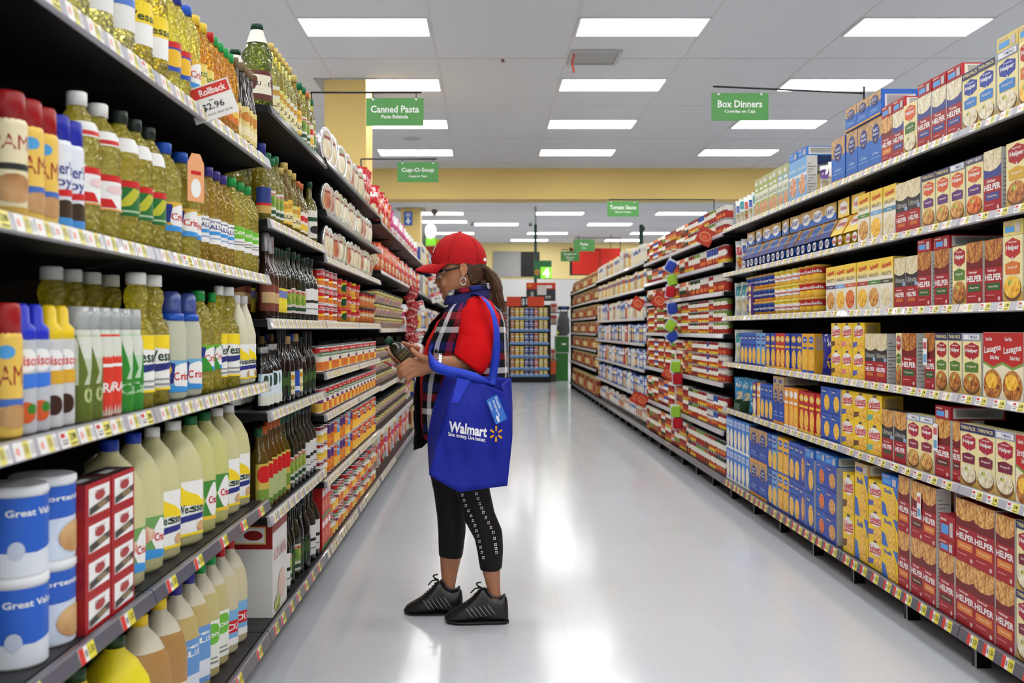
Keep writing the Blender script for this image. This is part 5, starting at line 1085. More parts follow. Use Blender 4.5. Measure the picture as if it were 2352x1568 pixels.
# ---------------------------------------------------------------- tomato cans: the nearest ones one by one, the rest joined
def tcan(b, t, jar=False):
    return canmesh(.037, .1, b, t, (150, 150, 152), 10)
EL = [('e', .5, .6, .3, .2, (236, 232, 220)), ('e', .4, .25, .2, .14, (222, 120, 60)), ('r', .2, .56, .8, .63, (120, 40, 40))]
TC = {'rg': tcan([(.5, (168, 44, 28)), (1, (120, 150, 56))], EL[:1]), 'rr': tcan([(.22, (226, 190, 50)), (.4, (190, 70, 30)), (1, (146, 26, 26))], EL[:1]), 'rw': tcan([(.55, (176, 46, 32)), (1, (214, 210, 200))], EL[1:]), 'gg': tcan([(.35, (170, 60, 34)), (1, (30, 62, 36))], EL[:2]), 'ww': tcan([(.3, (180, 52, 44)), (1, (210, 208, 204))], EL[1:]), 'yy': tcan([(.45, (176, 66, 30)), (1, (214, 176, 60))], EL[1:]), 'bb': tcan([(.4, (170, 44, 36)), (.6, W_), (1, (56, 84, 160))], EL[1:2]), 'br': tcan([(.4, (130, 54, 30)), (1, (160, 100, 58))], EL[:1])}
TL = {'rg': 'red and green', 'rr': 'red and yellow', 'rw': 'red and white', 'gg': 'dark green and red', 'ww': 'white', 'yy': 'yellow', 'bb': 'blue and red', 'br': 'tan and red'}
def bandcols(me):
    return [(me.materials[i]) for i in range(len(me.materials))]
def tomato(zs, where, top_layers, order, seg, h=.1):
    y = 7.34; L = top_layers; i = 0; many = MB(); r = .037
    x = XR + .03 + r
    while y < 10.95:
        k = order[i % len(order)]; n = seg[i % len(seg)]; i += 1
        for _ in range(n):
            y += 2 * r + .006
            if y > 10.95:
                break
            for l in range(L):
                zz = zs + l * (h + .0006)
                if y < 8.75:
                    o = link('tomato_can', TC[k], None, (x, y, zz), -PI / 2 + .5 + RN.uniform(-.3, .3), (1, 1, h / .1))
                    tag(o, '%s tomato can, %s along %s%s' % (TL[k], ordw(1 + int((y - 7.34) / .08)), where, '' if L == 1 else ', layer ' + ('one', 'two', 'three')[l]), 'can', 'tomato cans on ' + where)
                else:
                    me = TC[k]; ms = me.materials; nb = len(ms) - 1; z0 = zz
                    for b in range(nb):
                        z1_ = zz + h * (b + 1) / nb
                        many.loft([(z0, r), (z1_, r)], ms[b + 1], 8, x, y, cap0=b == 0, cap1=b == nb - 1); z0 = z1_
    if many.v:
        stuff(tag(many.build('tomato_cans'), 'massed tomato cans farther along %s' % where, 'cans'))
TN = ['tomato %s shelf' % s for s in ('top', 'second', 'third', 'fourth', 'fifth', 'sixth', 'bottom')]
tomato(1.8378, TN[0], 2, ['rw', 'rg', 'rr', 'bb', 'rr', 'gg', 'br', 'rr', 'yy'], [4, 3, 2, 3])
tomato(1.6278, TN[1], 1, ['rr', 'bb', 'rw', 'rg', 'rr', 'gg', 'rr', 'br'], [3, 5, 3], .13)
tomato(1.4278, TN[2], 1, ['rw', 'rr', 'rw', 'gg', 'br', 'gg', 'rr'], [5, 2, 4], .13)
tomato(1.1328, TN[3], 3, ['rg', 'rw', 'rr', 'gg', 'rr', 'rg', 'rr', 'gg'], [5, 2, 5, 4], .084)
tomato(.7928, TN[4], 3, ['rw', 'rr', 'bb', 'rr', 'br', 'yy', 'gg', 'rr', 'rg', 'rr'], [3, 4, 1, 4], .094)
tomato(.4608, TN[5], 2, ['rr', 'bb', 'ww', 'rr', 'rg', 'gg', 'rr', 'yy', 'rr'], [3, 2, 3, 4], .115)
tomato(.1468, TN[6], 2, ['gg', 'rr', 'br', 'rg', 'rr', 'gg', 'rr', 'rg', 'ww', 'rr'], [4, 3, 2], .12)
jar = MB(); jar.loft([(0, .036), (.01, .04), (.12, .04), (.14, .03), (.145, .03)], M((190, 60, 36), .15), 10); jar.loft([(.145, .033), (.165, .033)], M((206, 190, 150), .3, .3), 10); jar.loft([(.04, .0405), (.1, .0405)], M((232, 226, 206), .4), 10, cap0=False, cap1=False); jar = jar.mesh('sauce_jar')
for i, x in enumerate((1640, 1632, 1624, 1600, 1592, 1585, 1560, 1552, 1545, 1530, 1524, 1500, 1492)):
    tag(link('sauce_jar', jar, None, (XR + .13, zx(x, XR + .13), 1.8378), 0, (1, 1, 1.25)), nth('red sauce jar with pale lid', TN[0]), 'jar', 'jars on ' + TN[0])
# red shelf cards and clip strips
q = MB(); q.box((-.055, -.001, -.055), (.055, .001, .055), M((178, 56, 40), .35))
q.decals([('e', .5, .5, .36, .28, (226, 170, 120)), ('e', .5, .5, .32, .24, (190, 70, 44)), ('e', .5, .45, .2, .12, (210, 100, 60))], lambda u, v, L: ((u - .5) * .11, -.0012 - .0003 * L, (v - .5) * .11)); sc_ = q.mesh('shelf_card')
for i, (x, y, s, l) in enumerate(((1620, 543, 1.1, 'topmost, on the top tomato shelf'), (1465, 697, 1.15, 'at the pasta and tomato seam, upper'), (1515, 690, 1.2, 'on the third tomato shelf'), (1474, 918, 1.1, 'low at the pasta and tomato seam'), (1462, 914, 1.1, 'lowest, overlapping another at the seam'), (1537, 857, 1.0, 'behind the hanging scrubbers'))):
    o = link('shelf_card', sc_, None, W(x, y, zx(x, XR - .04 - .015 * (i % 2))), 0, (s, s, s)); o.rotation_euler = (0, .5, -.5)
    tag(o, 'red diamond shelf card with pale circle, ' + l, 'card', 'red shelf cards')
def brush(c):
    q = MB()
    q.loft([(-.045, .03, .018, 3), (-.03, .04, .022, 3), (.03, .04, .022, 3), (.045, .03, .018, 3)], M(c, .5, bump=.6, bscale=160), 14)
    for k in range(-3, 4):
        q.box((-.04, -.024, k * .012 - .003), (-.004, -.019, k * .012 + .003), M(c, .4)); q.box((.004, -.024, k * .012 - .003), (.04, -.019, k * .012 + .003), M(c, .4))
    return q.mesh('scrubber')
BR = {'b': brush((40, 70, 170)), 'g': brush((160, 206, 60)), 'r': brush((190, 20, 36))}
q = MB(); q.box((-.045, .0, -.055), (.03, .002, .06), M((206, 214, 226), .3)); q.decals([('r', .1, .2, .9, .5, (110, 150, 210))], lambda u, v, L: (-.045 + u * .075, -.0004 * L, -.055 + v * .115)); card = q.mesh('card')
for grp, (x, items) in enumerate(((1541, (('b', 612), ('g', 643), ('r', 670), ('b', 708), ('g', 748), ('b', 773))), (1553, (('g', 842), ('r', 870), ('g', 945), ('r', 972))))):
    Y = zx(x, XR - .05); top = W(x, items[0][1] - 30, Y)
    t = tag(link('clip_strip', None, None, top), ('upper' if grp == 0 else 'lower') + ' clear strip hung down the tomato can shelves', 'clip strip')
    q = MB(); q.box((-.007, .026, -(items[-1][1] - items[0][1] + 50) * Y / F), (.007, .0275, .04), M((210, 212, 214), .25)); q.box((-.007, .026, .03), (.1, .0275, .04), M((210, 212, 214), .25)); q.build('strip', t)
    for k, (c, y) in enumerate(items):
        p = W(x + (4 * (k % 2)), y, Y); o = link('scrubber', BR[c], None, p); o.rotation_euler = (0, (.5, -.3, .1, -.1, .6, .8)[k % 6] * (1 if grp == 0 else .2), -.4)
        tag(o, '%s scrubber on the %s clip strip by the tomato cans, %s from the top' % ({'b': 'blue', 'g': 'lime green', 'r': 'red'}[c], 'upper' if grp == 0 else 'lower', ordw(k + 1)), 'scrubber', 'scrubbers on clip strips')
        link('card', card, o, (-.01, .023, 0))
# ---------------------------------------------------------------- pasta boxes and jars at the far end
def plain(c, a, b):
    return carton(c, [('r', 0, .6, 1, .8, a), ('e', .5, .3, .36, .22, b), ('r', .1, .86, .9, .94, W_)], 'pasta_box', side=c, sideels=[('r', .2, .2, .8, .8, a)])
PX = [plain((236, 226, 190), (60, 90, 170), 'pale'), plain((230, 230, 226), (206, 206, 200), 'pale'), plain((236, 206, 110), (200, 60, 50), 'mac'), plain((70, 110, 190), W_, 'pale'), plain((50, 70, 150), (236, 206, 110), 'mac'), plain((216, 190, 140), (150, 70, 50), 'brown'), plain((150, 180, 216), (60, 90, 170), 'pale'), plain((190, 60, 60), W_, 'red')]
PC = ['cream and blue', 'white', 'yellow and red', 'blue and white', 'dark blue', 'tan', 'pale blue', 'red and white']
for si, (z, hh, cols) in enumerate(((1.8728, .2, (1, 1, 0, 0, 1, 2, 0, 5)), (1.5978, .2, (0, 2, 0, 5, 0, 2, 0, 2)), (1.2878, .22, (6, 0, 1, 5, 1, 0, 7, 6)), (1.0178, .2, (3, 4, 6, 3, 4, 1, 7, 1)), (.7448, .2, (3, 3, 6, 4, 1, 3, 5, 7)), (.4678, .2, (3, 6, 3, 4, 3, 1, 6, 5)))):
    y = 11.0; i = 0; wh = 'far right %s shelf' % _ones[si + 1]
    while y < 15.8:
        wd = RN.uniform(.085, .15); k = cols[(i // 2) % 8]; i += 1
        if y + wd > 15.83:
            break
        h = hh * RN.uniform(.9, 1.05) * (1.25 if si == 0 and 12.3 < y < 13.2 else 1)
        tag(link('pasta_box', PX[k], None, (XR + .03 + RN.uniform(0, .01), y + wd / 2, z), -PI / 2, (wd - .004, .06, h)), nth(PC[k] + ' pasta box', wh), 'box', 'pasta boxes on ' + wh); y += wd
lowbag = [pillow(.15, .2, .09, FILM((226, 222, 214)), [('e', .5, .4, .3, .2, 'pale'), ('r', .2, .7, .8, .8, (200, 60, 70))], name='bag'), pillow(.15, .2, .09, FILM((216, 206, 190)), [('e', .5, .4, .36, .3, 'bean')], name='bag'), pillow(.15, .2, .09, FILM((236, 234, 230)), [('r', .2, .6, .8, .8, (90, 120, 180))], name='bag')]
for i in range(28):
    tag(link('rice_bag', lowbag[(i // 3) % 3], None, (XR + .1, 11.08 + .17 * i, .1468), -PI / 2 + RN.uniform(-.2, .2), (1.05, 1, 1)), nth('white and red rice bag', 'far right bottom shelf'), 'bag', 'rice bags on far right bottom shelf')
JM = []
for a, b in (((150, 66, 30), (206, 170, 110)), ((160, 100, 44), (226, 206, 150)), ((120, 50, 28), (176, 126, 60)), ((170, 120, 66), (170, 50, 40))):
    q = MB(); q.loft([(0, .045), (.012, .05), (.13, .05), (.15, .036), (.158, .036)], M(a, .2), 10); q.loft([(.158, .04), (.185, .04)], M((196, 170, 110), .3, .3), 10); q.loft([(.035, .0506), (.11, .0506)], M(b, .4), 10, cap0=False, cap1=False); JM.append(q.mesh('jar'))
for si, z in enumerate((1.8478, 1.6078, 1.3478, 1.0978, .8478, .5578, .1468)):
    wh = 'end right %s shelf' % _ones[si + 1]
    for i in range(36):
        tag(link('jar', JM[(i // 3 + si) % 4], None, (XR + .085, 15.95 + .13 * i, z), 0, (1, 1, (1.1, 1.05, 1.05, 1.05, 1.05, 1.2, 1.5)[si])), nth('amber jar with pale label', wh), 'jar', 'jars on ' + wh)
# cartons beyond the noodle bowls on the left
for si, z in enumerate((1.9278, 1.5828, 1.1728, .7628, .4578, .1378)):
    wh = 'far left %s shelf' % _ones[si + 1]
    for i in range(34):
        y = max(10.55, LASTY.get(E[si], 0) + .24) + .27 * i
        if y > 19.85:
            break
        k = (i // 2 + si) % 8
        tag(link('meal_box', PX[k], None, (XL - .032, y, z), PI / 2, (.2, .07, (.26, .24, .26, .2, .2, .22)[si])), nth(PC[k] + ' carton', wh), 'box', 'cartons on ' + wh)
# ---------------------------------------------------------------- the far end: end display, checkout, wall panels
def pbox(x0, y0, x1, y1, Y, d, mat, q):
    a, b = W(x0, y1, Y), W(x1, y0, Y)
    q.box((a.x, Y, a.z), (b.x, Y + d, b.z), mat)
YE = 23.2; kE = YE / F
t = tag(link('display_stand', None, None, (W(1216, 0, YE).x, YE, 0)), 'black end display stand of small canisters facing the aisle', 'display stand')
q = MB(); pbox(1169, 700, 1264, 879, YE + .35, .05, M((20, 20, 22), .5), q); part('back_panel', q, t)
for xa, xb in ((1168, 1171), (1261, 1265)):
    q = MB(); pbox(xa, 704, xb, 879, YE + .0, .35, M((20, 20, 22), .5), q); part('side_panel', q, t)
q = MB(); pbox(1169, 864, 1264, 879, YE + .02, .33, M((18, 18, 20), .5), q); part('base', q, t)
shy = [731, 759, 789, 819, 847, 863]
for y in shy:
    q = MB(); pbox(1171, y - .5, 1261, y + 1.5, YE + .0, .35, M((60, 60, 64), .4), q); s_ = part('shelf', q, t)
    q = MB(); pbox(1171, y - 3.2, 1261, y + 2, YE - .02, .012, M((120, 160, 214), .4), q); o = q.build('price_strip', s_)
hd = tag(link('header_sign', None, None, (W(1207, 0, YE).x, YE + .1, 0)), 'orange-red header sign above the end display reading one dollar', 'sign')
q = MB(); pbox(1164, 681, 1250, 703.6, YE + .1, .02, M((226, 76, 40), .45), q); part('sign_panel', q, hd)
q = MB(); pbox(1197, 681, 1212, 703.6, YE + .095, .005, M((50, 56, 56), .45), q); part('price_panel', q, hd)
q = MB(); mpE = lambda u, v, L: tuple(W(1197 + 15 * u, 705 - 23 * v, YE + .093)); q.decals([('t', '$1', .5, .5, .8, .7, W_)], mpE); part('lettering', q, hd)
q = MB(); pbox(1206, 690, 1208, 776, YE + .405, .02, BLK, q); pbox(1206, 690, 1208, 692, YE + .12, .3, BLK, q); part('post', q, hd)
def tubc(a, b):
    q = MB(); q.loft([(0, .045), (.004, .047), (.05, .047)], C(b), 10, cap1=False); q.loft([(.05, .047), (.11, .047)], C(a), 10, cap0=False, cap1=False); q.loft([(.11, .049), (.125, .049), (.128, .044)], M((235, 228, 190), .4), 10)
    q.decals([('r', .1, .2, .9, .45, W_), ('t', 'MIX', .5, .62, .7, .16, W_)], wrap([(0, .047), (.12, .047)], .01, .1, 2.4, 0, .001), 6)
    return q.mesh('canister')
cols = [tubc((206, 120, 70), (190, 90, 70)), tubc((240, 200, 50), (236, 206, 110)), tubc((240, 200, 50), (236, 206, 110)), tubc((44, 66, 170), (60, 90, 190)), tubc((44, 66, 170), (60, 90, 190)), tubc((206, 80, 70), (190, 100, 130)), tubc((236, 220, 110), (240, 210, 120)), tubc((240, 206, 90), (226, 200, 130))]
cc = ['tan and red', 'yellow', 'yellow', 'dark blue', 'dark blue', 'red and pink', 'pale yellow', 'pale gold']
for r, y in enumerate(shy):
    zb = HC + (CY - y + .5) * kE + .001
    for L in range(2 if r < 5 else 1):
        for c in range(8):
            p = W(1177 + c * 11.0, 0, YE)
            o = link('canister', cols[c], None, (p.x, YE + .06, zb + L * .1135), 0, (1, 1, .88))
            tag(o, '%s canister, %s shelf down the end display, %s in its row%s' % (cc[c], ordw(r + 1), ordw(c + 1), '' if r == 5 else ', lower layer' if L == 0 else ', upper layer'), 'canister', 'canisters on the end display')
# red and black promotion sign
t = tag(link('promotion_sign', None, None, (W(1242, 0, 24.6).x, 24.6, 0)), 'red and black promotion sign behind the end display', 'sign')
q = MB(); pbox(1209, 664, 1276, 691, 24.6, .03, M((60, 62, 66), .5), q); part('lower_panel', q, t)
q = MB(); pbox(1209, 649, 1276, 664, 24.6, .03, M((220, 66, 44), .5), q); part('upper_panel', q, t)
q = MB(); pbox(1234, 655, 1255, 677, 24.58, .01, M((226, 222, 214), .5), q); part('card', q, t)
q = MB(); q.decals([('t', '$5', .2, .3, .1, .4, W_), ('t', '97', .75, .2, .2, .14, W_)], lambda u, v, L: tuple(W(1209 + 67 * u, 691 - 42 * v, 24.59))); part('lettering', q, t)
q = MB(); q.decals([('r', .68, .7, .88, .86, W_)], lambda u, v, L: tuple(W(1209 + 67 * u, 691 - 42 * v, 24.59))); part('white_patch', q, t)
q = MB(); q.decals([('e', .12, .84, .08, .1, (240, 140, 50))], lambda u, v, L: tuple(W(1209 + 67 * u, 691 - 42 * v, 24.59))); part('emblem', q, t)
q = MB(); pbox(1240, 690, 1243, 790, 24.62, .03, BLK, q); part('post', q, t)
q = MB(); a = W(1225, 878, 24.6); q.box((a.x, 24.5, 0), (a.x + .35, 24.9, HC + (CY - 785) * 24.6 / F), M((40, 40, 44), .5)); part('base', q, t)
# checkout lane pole with its number
def spark(q, cx, cy, r0, r1, hw, Y, mat, ph=0.0, yo=0.0, asp=1.0):
    for a in range(6):
        c, s = math.cos(ph + a * PI / 3), math.sin(ph + a * PI / 3)
        q.add([tuple(W(cx + (c * r - s * d), cy + (s * r + c * d) * asp, Y) + Vector((0, yo, 0))) for r, d in ((r0, -hw * .7), (r1, -hw), (r1 + hw * .6, 0), (r1, hw), (r0, hw * .7))], [(0, 1, 2, 3, 4)], mat)
YP = 25.4
t = tag(link('checkout_pole', None, None, (W(1230, 0, YP).x, YP, 0)), 'dark checkout pole with green lane number sign above the end display', 'pole')
q = MB(); p = W(1230, 515, YP); q.tube([(p.x, YP, 0), (p.x, YP, p.z)], .035, M((36, 56, 46), .4), 10); q.tube([(p.x, YP, p.z), (p.x, YP, CEIL - .001)], .022, M((150, 165, 158), .4), 8); part('post', q, t)
q = MB(); pbox(1226, 598, 1267, 640, YP - .06, .02, M((50, 110, 70), .5), q); part('sign_panel', q, t)
lit, nt, b = newmat('lit_green_sign'); b.inputs['Base Color'].default_value = lin((130, 210, 60)); b.inputs['Emission Color'].default_value = lin((130, 215, 50)); b.inputs['Emission Strength'].default_value = .9
q = MB(); pbox(1242, 613, 1267, 639, YP - .08, .02, lit, q); part('lit_number_panel', q, t)
litw, nt, b = newmat('lit_white'); b.inputs['Emission Color'].default_value = (1, 1, 1, 1); b.inputs['Emission Strength'].default_value = 1.4
q = MB(); q.decals([('t', '4', .5, .5, .6, .8, litw, .06)], lambda u, v, L: tuple(W(1242 + 25 * u, 639 - 26 * v, YP - .083))); part('lettering', q, t)
q = MB(); spark(q, 1234, 625, 2.2, 6.5, 1.6, YP - .062, M((226, 150, 50), .5), PI / 6); part('emblem', q, t)
t = tag(link('checkout_pole', None, None, (W(1473, 0, 25).x, 25, 0)), 'dark checkout pole rising behind the pasta boxes on the right', 'pole')
q = MB(); p = W(1473, 516, 25); q.tube([(p.x, 25, 0), (p.x, 25, p.z)], .05, M((30, 60, 46), .4), 10); q.box((p.x, 24.98, p.z - .14), (p.x + .08, 25.02, p.z - .04), M((40, 44, 44), .4)); part('post', q, t)
# checkout counter
YC = 23.9
t = tag(link('checkout_counter', None, None, (W(1290, 0, YC).x, YC, 0)), 'green checkout counter beside the end display', 'counter')
GC = M((52, 120, 50), .45)
q = MB(); pbox(1268, 811, 1305, 882, YC, .8, GC, q); part('lower_cabinet', q, t)
q = MB(); pbox(1277, 773, 1307, 809, YC + .1, .5, GC, q); part('upper_cabinet', q, t)
q = MB(); pbox(1268, 809, 1308, 811, YC - .02, .84, M((180, 184, 180), .4), q); part('worktop', q, t)
q = MB(); pbox(1276, 771, 1308, 773, YC + .08, .54, M((190, 190, 186), .4), q); part('top_shelf', q, t)
q = MB(); pbox(1290, 788, 1300, 792, YC + .09, .01, M(W_), q); part('notice', q, t)
t = tag(link('bag_carousel', None, None, (W(1294, 0, YC + .3).x, YC + .3, 0)), 'dark bag carousel with grey bag standing on the green checkout', 'bag rack')
q = MB(); pbox(1283, 703, 1308, 711, YC + .3, .3, M((24, 26, 34), .4), q); part('top_tray', q, t)
q = MB(); pbox(1290, 704, 1303, 708, YC + .28, .02, M((60, 80, 170), .4), q); part('screen', q, t)
q = MB(); pa = W(1294, 742, YC + .38); q.loft([(-.26, .12, .1, 3), (-.2, .15, .13, 3), (.1, .13, .12, 3), (.27, .08, .08)], M((84, 86, 88), .35, bump=.3, bscale=20), 14, 0, 0); o = part('bag', q, t); o.location = Vector(pa) - Vector(t.location)
q = MB(); pbox(1286, 711, 1288, 770.6, YC + .35, .03, M((60, 62, 64), .3), q); pbox(1303, 711, 1305, 770.6, YC + .35, .03, M((60, 62, 64), .3), q); part('frame', q, t)
q = MB(); pbox(1280, 748, 1302, 770.6, YC + .28, .25, M((50, 84, 56), .5), q); part('scanner_box', q, t)
q = MB(); q.sphere(tuple(W(1281, 764, YC + .25)), .03, M((230, 220, 60), .4)); part('yellow_button', q, t)
t = tag(link('orange_carton', None, None, (W(1270, 0, 23.5).x, 23.5, 0)), 'orange carton at the foot of the display stand', 'carton')
q = MB(); pbox(1264, 829, 1277, 859, 23.5, .12, (226, 96, 50), q); part('carton', q, t)
q = MB(); pbox(1264, 859, 1277, 878.4, 23.5, .12, (60, 60, 60), q); part('stand', q, t)
for i, (x0, x1, y0, y1, m, l) in enumerate(((1264, 1280, 696, 720, (222, 190, 186), 'upper'), (1264, 1280, 722, 746, (226, 206, 206), 'middle'), (1265, 1276, 800, 828, (222, 220, 214), 'lower'))):
    q = MB(); pbox(x0, y0, x1, y1, 23.62, .03, m, q); mpq = lambda u, v, L: tuple(W(x0 + (x1 - x0) * u, y1 - (y1 - y0) * v, 23.619 - .001 * L)); q.decals([('r', .1, .6, .9, .9, (206, 80, 70)), ('e', .5, .35, .3, .22, (190, 150, 130)), ('r', .1, .05, .9, .15, (90, 90, 100))], mpq)
    pbox(x1 - 2, y1 - 4, x1 + 6, y1, 23.651, .2, M((120, 122, 124), .4), q)
    tag(q.build('magazine'), 'pale magazine on the rack between display and checkout, ' + l, 'magazine', 'magazines by the checkout')
for i in range(6):
    x0, x1, y0 = 1154, 1166, 697 + i * 28
    q = MB(); pbox(x0, y0, x1, y0 + 24, 23.4, .04, [(216, 206, 196), (226, 200, 190), (206, 200, 206), (200, 140, 120), (190, 190, 190), (214, 206, 200)][i], q); q.decals([('r', .1, .65, .9, .92, (190, 70, 70)), ('e', .5, .35, .35, .22, (150, 110, 90))], lambda u, v, L: tuple(W(x0 + (x1 - x0) * u, y0 + 24 - 24 * v, 23.399 - .001 * L)))
    tag(q.build('magazine'), 'pale magazine on the rack left of the end display, %s down' % ordw(i + 1), 'magazine', 'magazines left of the end display')
t = tag(link('magazine_rack', None, None, (W(1161, 0, 23.45).x, 23.45, 0)), 'thin dark magazine rack just behind the shopper', 'rack')
q = MB(); pbox(1153, 692, 1166, 879, 23.445, .03, BLK, q); part('back_panel', q, t)
for i in range(6):
    q = MB(); pbox(1153, 721.2 + i * 28, 1166, 722.5 + i * 28, 23.38, .08, M((70, 70, 72), .4), q); part('shelf', q, t)
# wall panels and banners
YW = SY1 - .025
t = tag(link('wall_panel', None, None, (W(1165, 0, YW).x, YW - .05, 0)), 'grey square panel on the far yellow wall', 'panel'); q = MB(); pbox(1133, 577, 1196, 636, YW - .05, .05, M((158, 158, 156), .6), q); part('board', q, t)
t = tag(link('wall_panel', None, None, (W(1217, 0, YW).x, YW - .05, 0)), 'black panel beside the grey one on the far wall', 'panel'); q = MB(); pbox(1196.5, 578, 1239, 635, YW - .05, .05, M((24, 24, 26), .5), q); part('board', q, t)
q = MB(); pbox(1198, 603, 1238, 604.5, YW - .06, .01, M((46, 46, 48), .5), q); part('cross_bar', q, t)
t = tag(link('wall_banner', None, None, (W(1366, 0, 33).x, 33, 0)), 'big red banner on the far wall above the right shelves', 'banner')
q = MB(); pbox(1314, 570, 1425, 630, 33, .05, M((206, 44, 30), .6), q); part('board', q, t)
q = MB(); pbox(1309, 568, 1314, 632, 32.99, .12, M((26, 24, 24), .5), q); pbox(1314, 630, 1425, 632, 32.99, .12, M((26, 24, 24), .5), q); part('frame', q, t)
q = MB(); p = W(1366, 570, 33.05); q.tube([(p.x - .5, 33.05, p.z), (p.x - .5, 33.05, CEIL)], .01, BLK, 6); q.tube([(p.x + .5, 33.05, p.z), (p.x + .5, 33.05, CEIL)], .01, BLK, 6); part('wire', q, t)
t = tag(link('wall_sign', None, None, (W(938, 0, 25.56).x, 25.56, 0)), 'blue arrow sign on the far yellow column', 'sign'); q = MB(); pbox(928, 486, 947, 517, 25.56, .02, M((60, 110, 200), .5), q); part('sign_panel', q, t)
q = MB(); q.decals([('p', [(.5, .08), (.85, .34), (.62, .34), (.62, .55), (.38, .55), (.38, .34), (.15, .34)], W_), ('r', .2, .66, .8, .74, W_), ('r', .25, .8, .75, .88, W_)], lambda u, v, L: tuple(W(928 + 19 * u, 517 - 31 * v, 25.555))); part('arrow', q, t)
# lit lamp of another lane behind the cap
t = tag(link('checkout_lamp', None, None, (W(975, 0, 24).x, 24, 0)), 'white globe and green sign of a checkout lamp behind the red cap', 'lamp')
q = MB(); p = W(974, 520, 24); q.tube([(p.x, 24, 0), (p.x, 24, p.z)], .03, M((40, 56, 50), .4), 8); part('post', q, t)
q = MB(); q.sphere(tuple(W(989, 531, 24)), .13, litw, 16, 10, (1, 1, 1.3)); part('globe', q, t)
q = MB(); pbox(978, 546, 1000, 563, 24, .04, lit, q); pbox(997, 549, 1014, 561, 24.02, .04, M((226, 226, 50), .5), q); part('sign_panel', q, t)
t = tag(link('promotion_sign', None, None, (W(985, 0, 23).x, 23, 0)), 'red sign low behind the cap brim', 'sign'); q = MB(); pbox(966, 566, 1002, 588, 23, .03, M((206, 60, 44), .5), q); part('sign_panel', q, t)
q = MB(); pbox(983, 588, 985, 879, 23.01, .02, BLK, q); part('post', q, t)
q = MB(); a = W(984, 879, 23); q.box((a.x - .15, 22.9, 0), (a.x + .15, 23.15, .03), BLK); part('base', q, t)
# ---------------------------------------------------------------- the shopper
def mod_bake(me, mods, name):
    o = bpy.data.objects.new(name, me); COL.objects.link(o)
    for typ, kw in mods:
        m = o.modifiers.new(typ, typ)
        for k_, v in kw.items():
            setattr(m, k_, v)
    bpy.context.view_layer.update()
    dg = bpy.context.evaluated_depsgraph_get()
    out = bpy.data.meshes.new_from_object(o.evaluated_get(dg))
    mats = list(me.materials)
    bpy.data.objects.remove(o)
    if not out.materials:
        for m in mats:
            out.materials.append(m)
    out.polygons.foreach_set('use_smooth', [True] * len(out.polygons))
    out.name = name
    return out
def fuse(q, name, vox=.006, it=4):
    return mod_bake(q.mesh(name), [('REMESH', dict(mode='VOXEL', voxel_size=vox)), ('SMOOTH', dict(factor=.5, iterations=it))], name)
YB = 4.29
def lvl(y, f, b, w, Y=YB, e=2.2, n=28, a0=0.0, a1=2 * PI, off=0.0, tilt=0.0):
    """a level section of the figure: front column f, back column b, half width w; angle 0 faces the shelf (-x), 90 degrees the camera"""
    c = W((f + b) / 2, y, Y); r = (b - f) / 2 * Y / F + off; out = []
    for j in range(n):
        t = a0 + (a1 - a0) * j / (n if a1 - a0 > 6.28 else n - 1)
        cs, sn = math.cos(t), math.sin(t)
        x = -r * math.copysign(abs(cs) ** (2 / e), cs)
        out.append((c.x + x, c.y - (w + off) * math.copysign(abs(sn) ** (2 / e), sn), c.z + tilt * x))
    return out
SKIN = M((176, 120, 88), .45, spec=.4)
person = tag(link('person', None, None, (W(1075, 0, YB).x, YB, 0)), 'woman in red cap and plaid vest studying a bottle in the aisle', 'person')
def pp(name, me):
    o = link(name, me, person); o.location = -Vector(person.location); return o
q = MB()
HEAD = [(550, 1040, 1080, .03), (560, 1026, 1094, .05), (578, 1014, 1106, .066), (600, 1007, 1111, .073), (618, 1004.5, 1113, .074), (629, 1008, 1113, .072), (640, 1009, 1112, .07), (650, 1010, 1112, .067), (660, 1012, 1106, .062), (670, 1014, 1099, .056), (679, 1017, 1090, .048), (687, 1021, 1076, .038), (692, 1030, 1062, .022)]
q.rings([lvl(*a) for a in reversed(HEAD)], SKIN)
T = lambda pts, rad, **k: q.tube([W(*p) for p in pts], rad, SKIN, 12, **k)
T([(1070, 640, YB), (1082, 670, YB), (1092, 705, YB), (1098, 735, YB)], [.05, .052, .056, .07])
T([(1008, 628, YB), (1004, 641, YB), (1003.5, 651, YB)], [.006, .009, .0115])
for dy in (-.012, .012):
    q.sphere(tuple(W(1006.5, 653, YB + dy)), .0085, SKIN)
q.sphere(tuple(W(1015, 663.5, YB)), .011, SKIN, 12, 8, (.9, 1.9, .6)); q.sphere(tuple(W(1016.5, 669.5, YB)), .011, SKIN, 12, 8, (.9, 1.7, .65)); q.sphere(tuple(W(1024, 682, YB)), .019, SKIN, 12, 8, (.9, 1.2, .8))
for dy in (-.035, .035):
    q.sphere(tuple(W(1020, 650, YB + dy)), .022, SKIN, 12, 8, (.8, .9, 1))
    q.sphere(tuple(W(1011, 627, YB + dy * .8)), .014, SKIN, 12, 8, (.7, 1.4, .5))
TOR = [(702, 1062, 1130, .1), (716, 1035, 1140, .165), (742, 1008, 1148, .185), (785, 990, 1152, .165), (830, 984, 1153, .15), (880, 984, 1156, .15), (930, 984, 1160, .16), (985, 988, 1162, .17), (1030, 996, 1155, .165)]
q.rings([lvl(*a) for a in reversed(TOR)], SKIN)
ARM_N = [(1108, 715, 4.14), (1098, 780, 4.09), (1085, 836, 4.06), (1048, 838, 4.075), (1015, 835, 4.10), (1000, 835, 4.115)]
T(ARM_N, [.05, .047, .042, .038, .031, .028])
T([(1004, 835, 4.113), (985, 837, 4.118), (962, 842, 4.118), (942, 845, 4.122)], [(.028, .022), (.036, .021), (.041, .018), (.034, .014)])
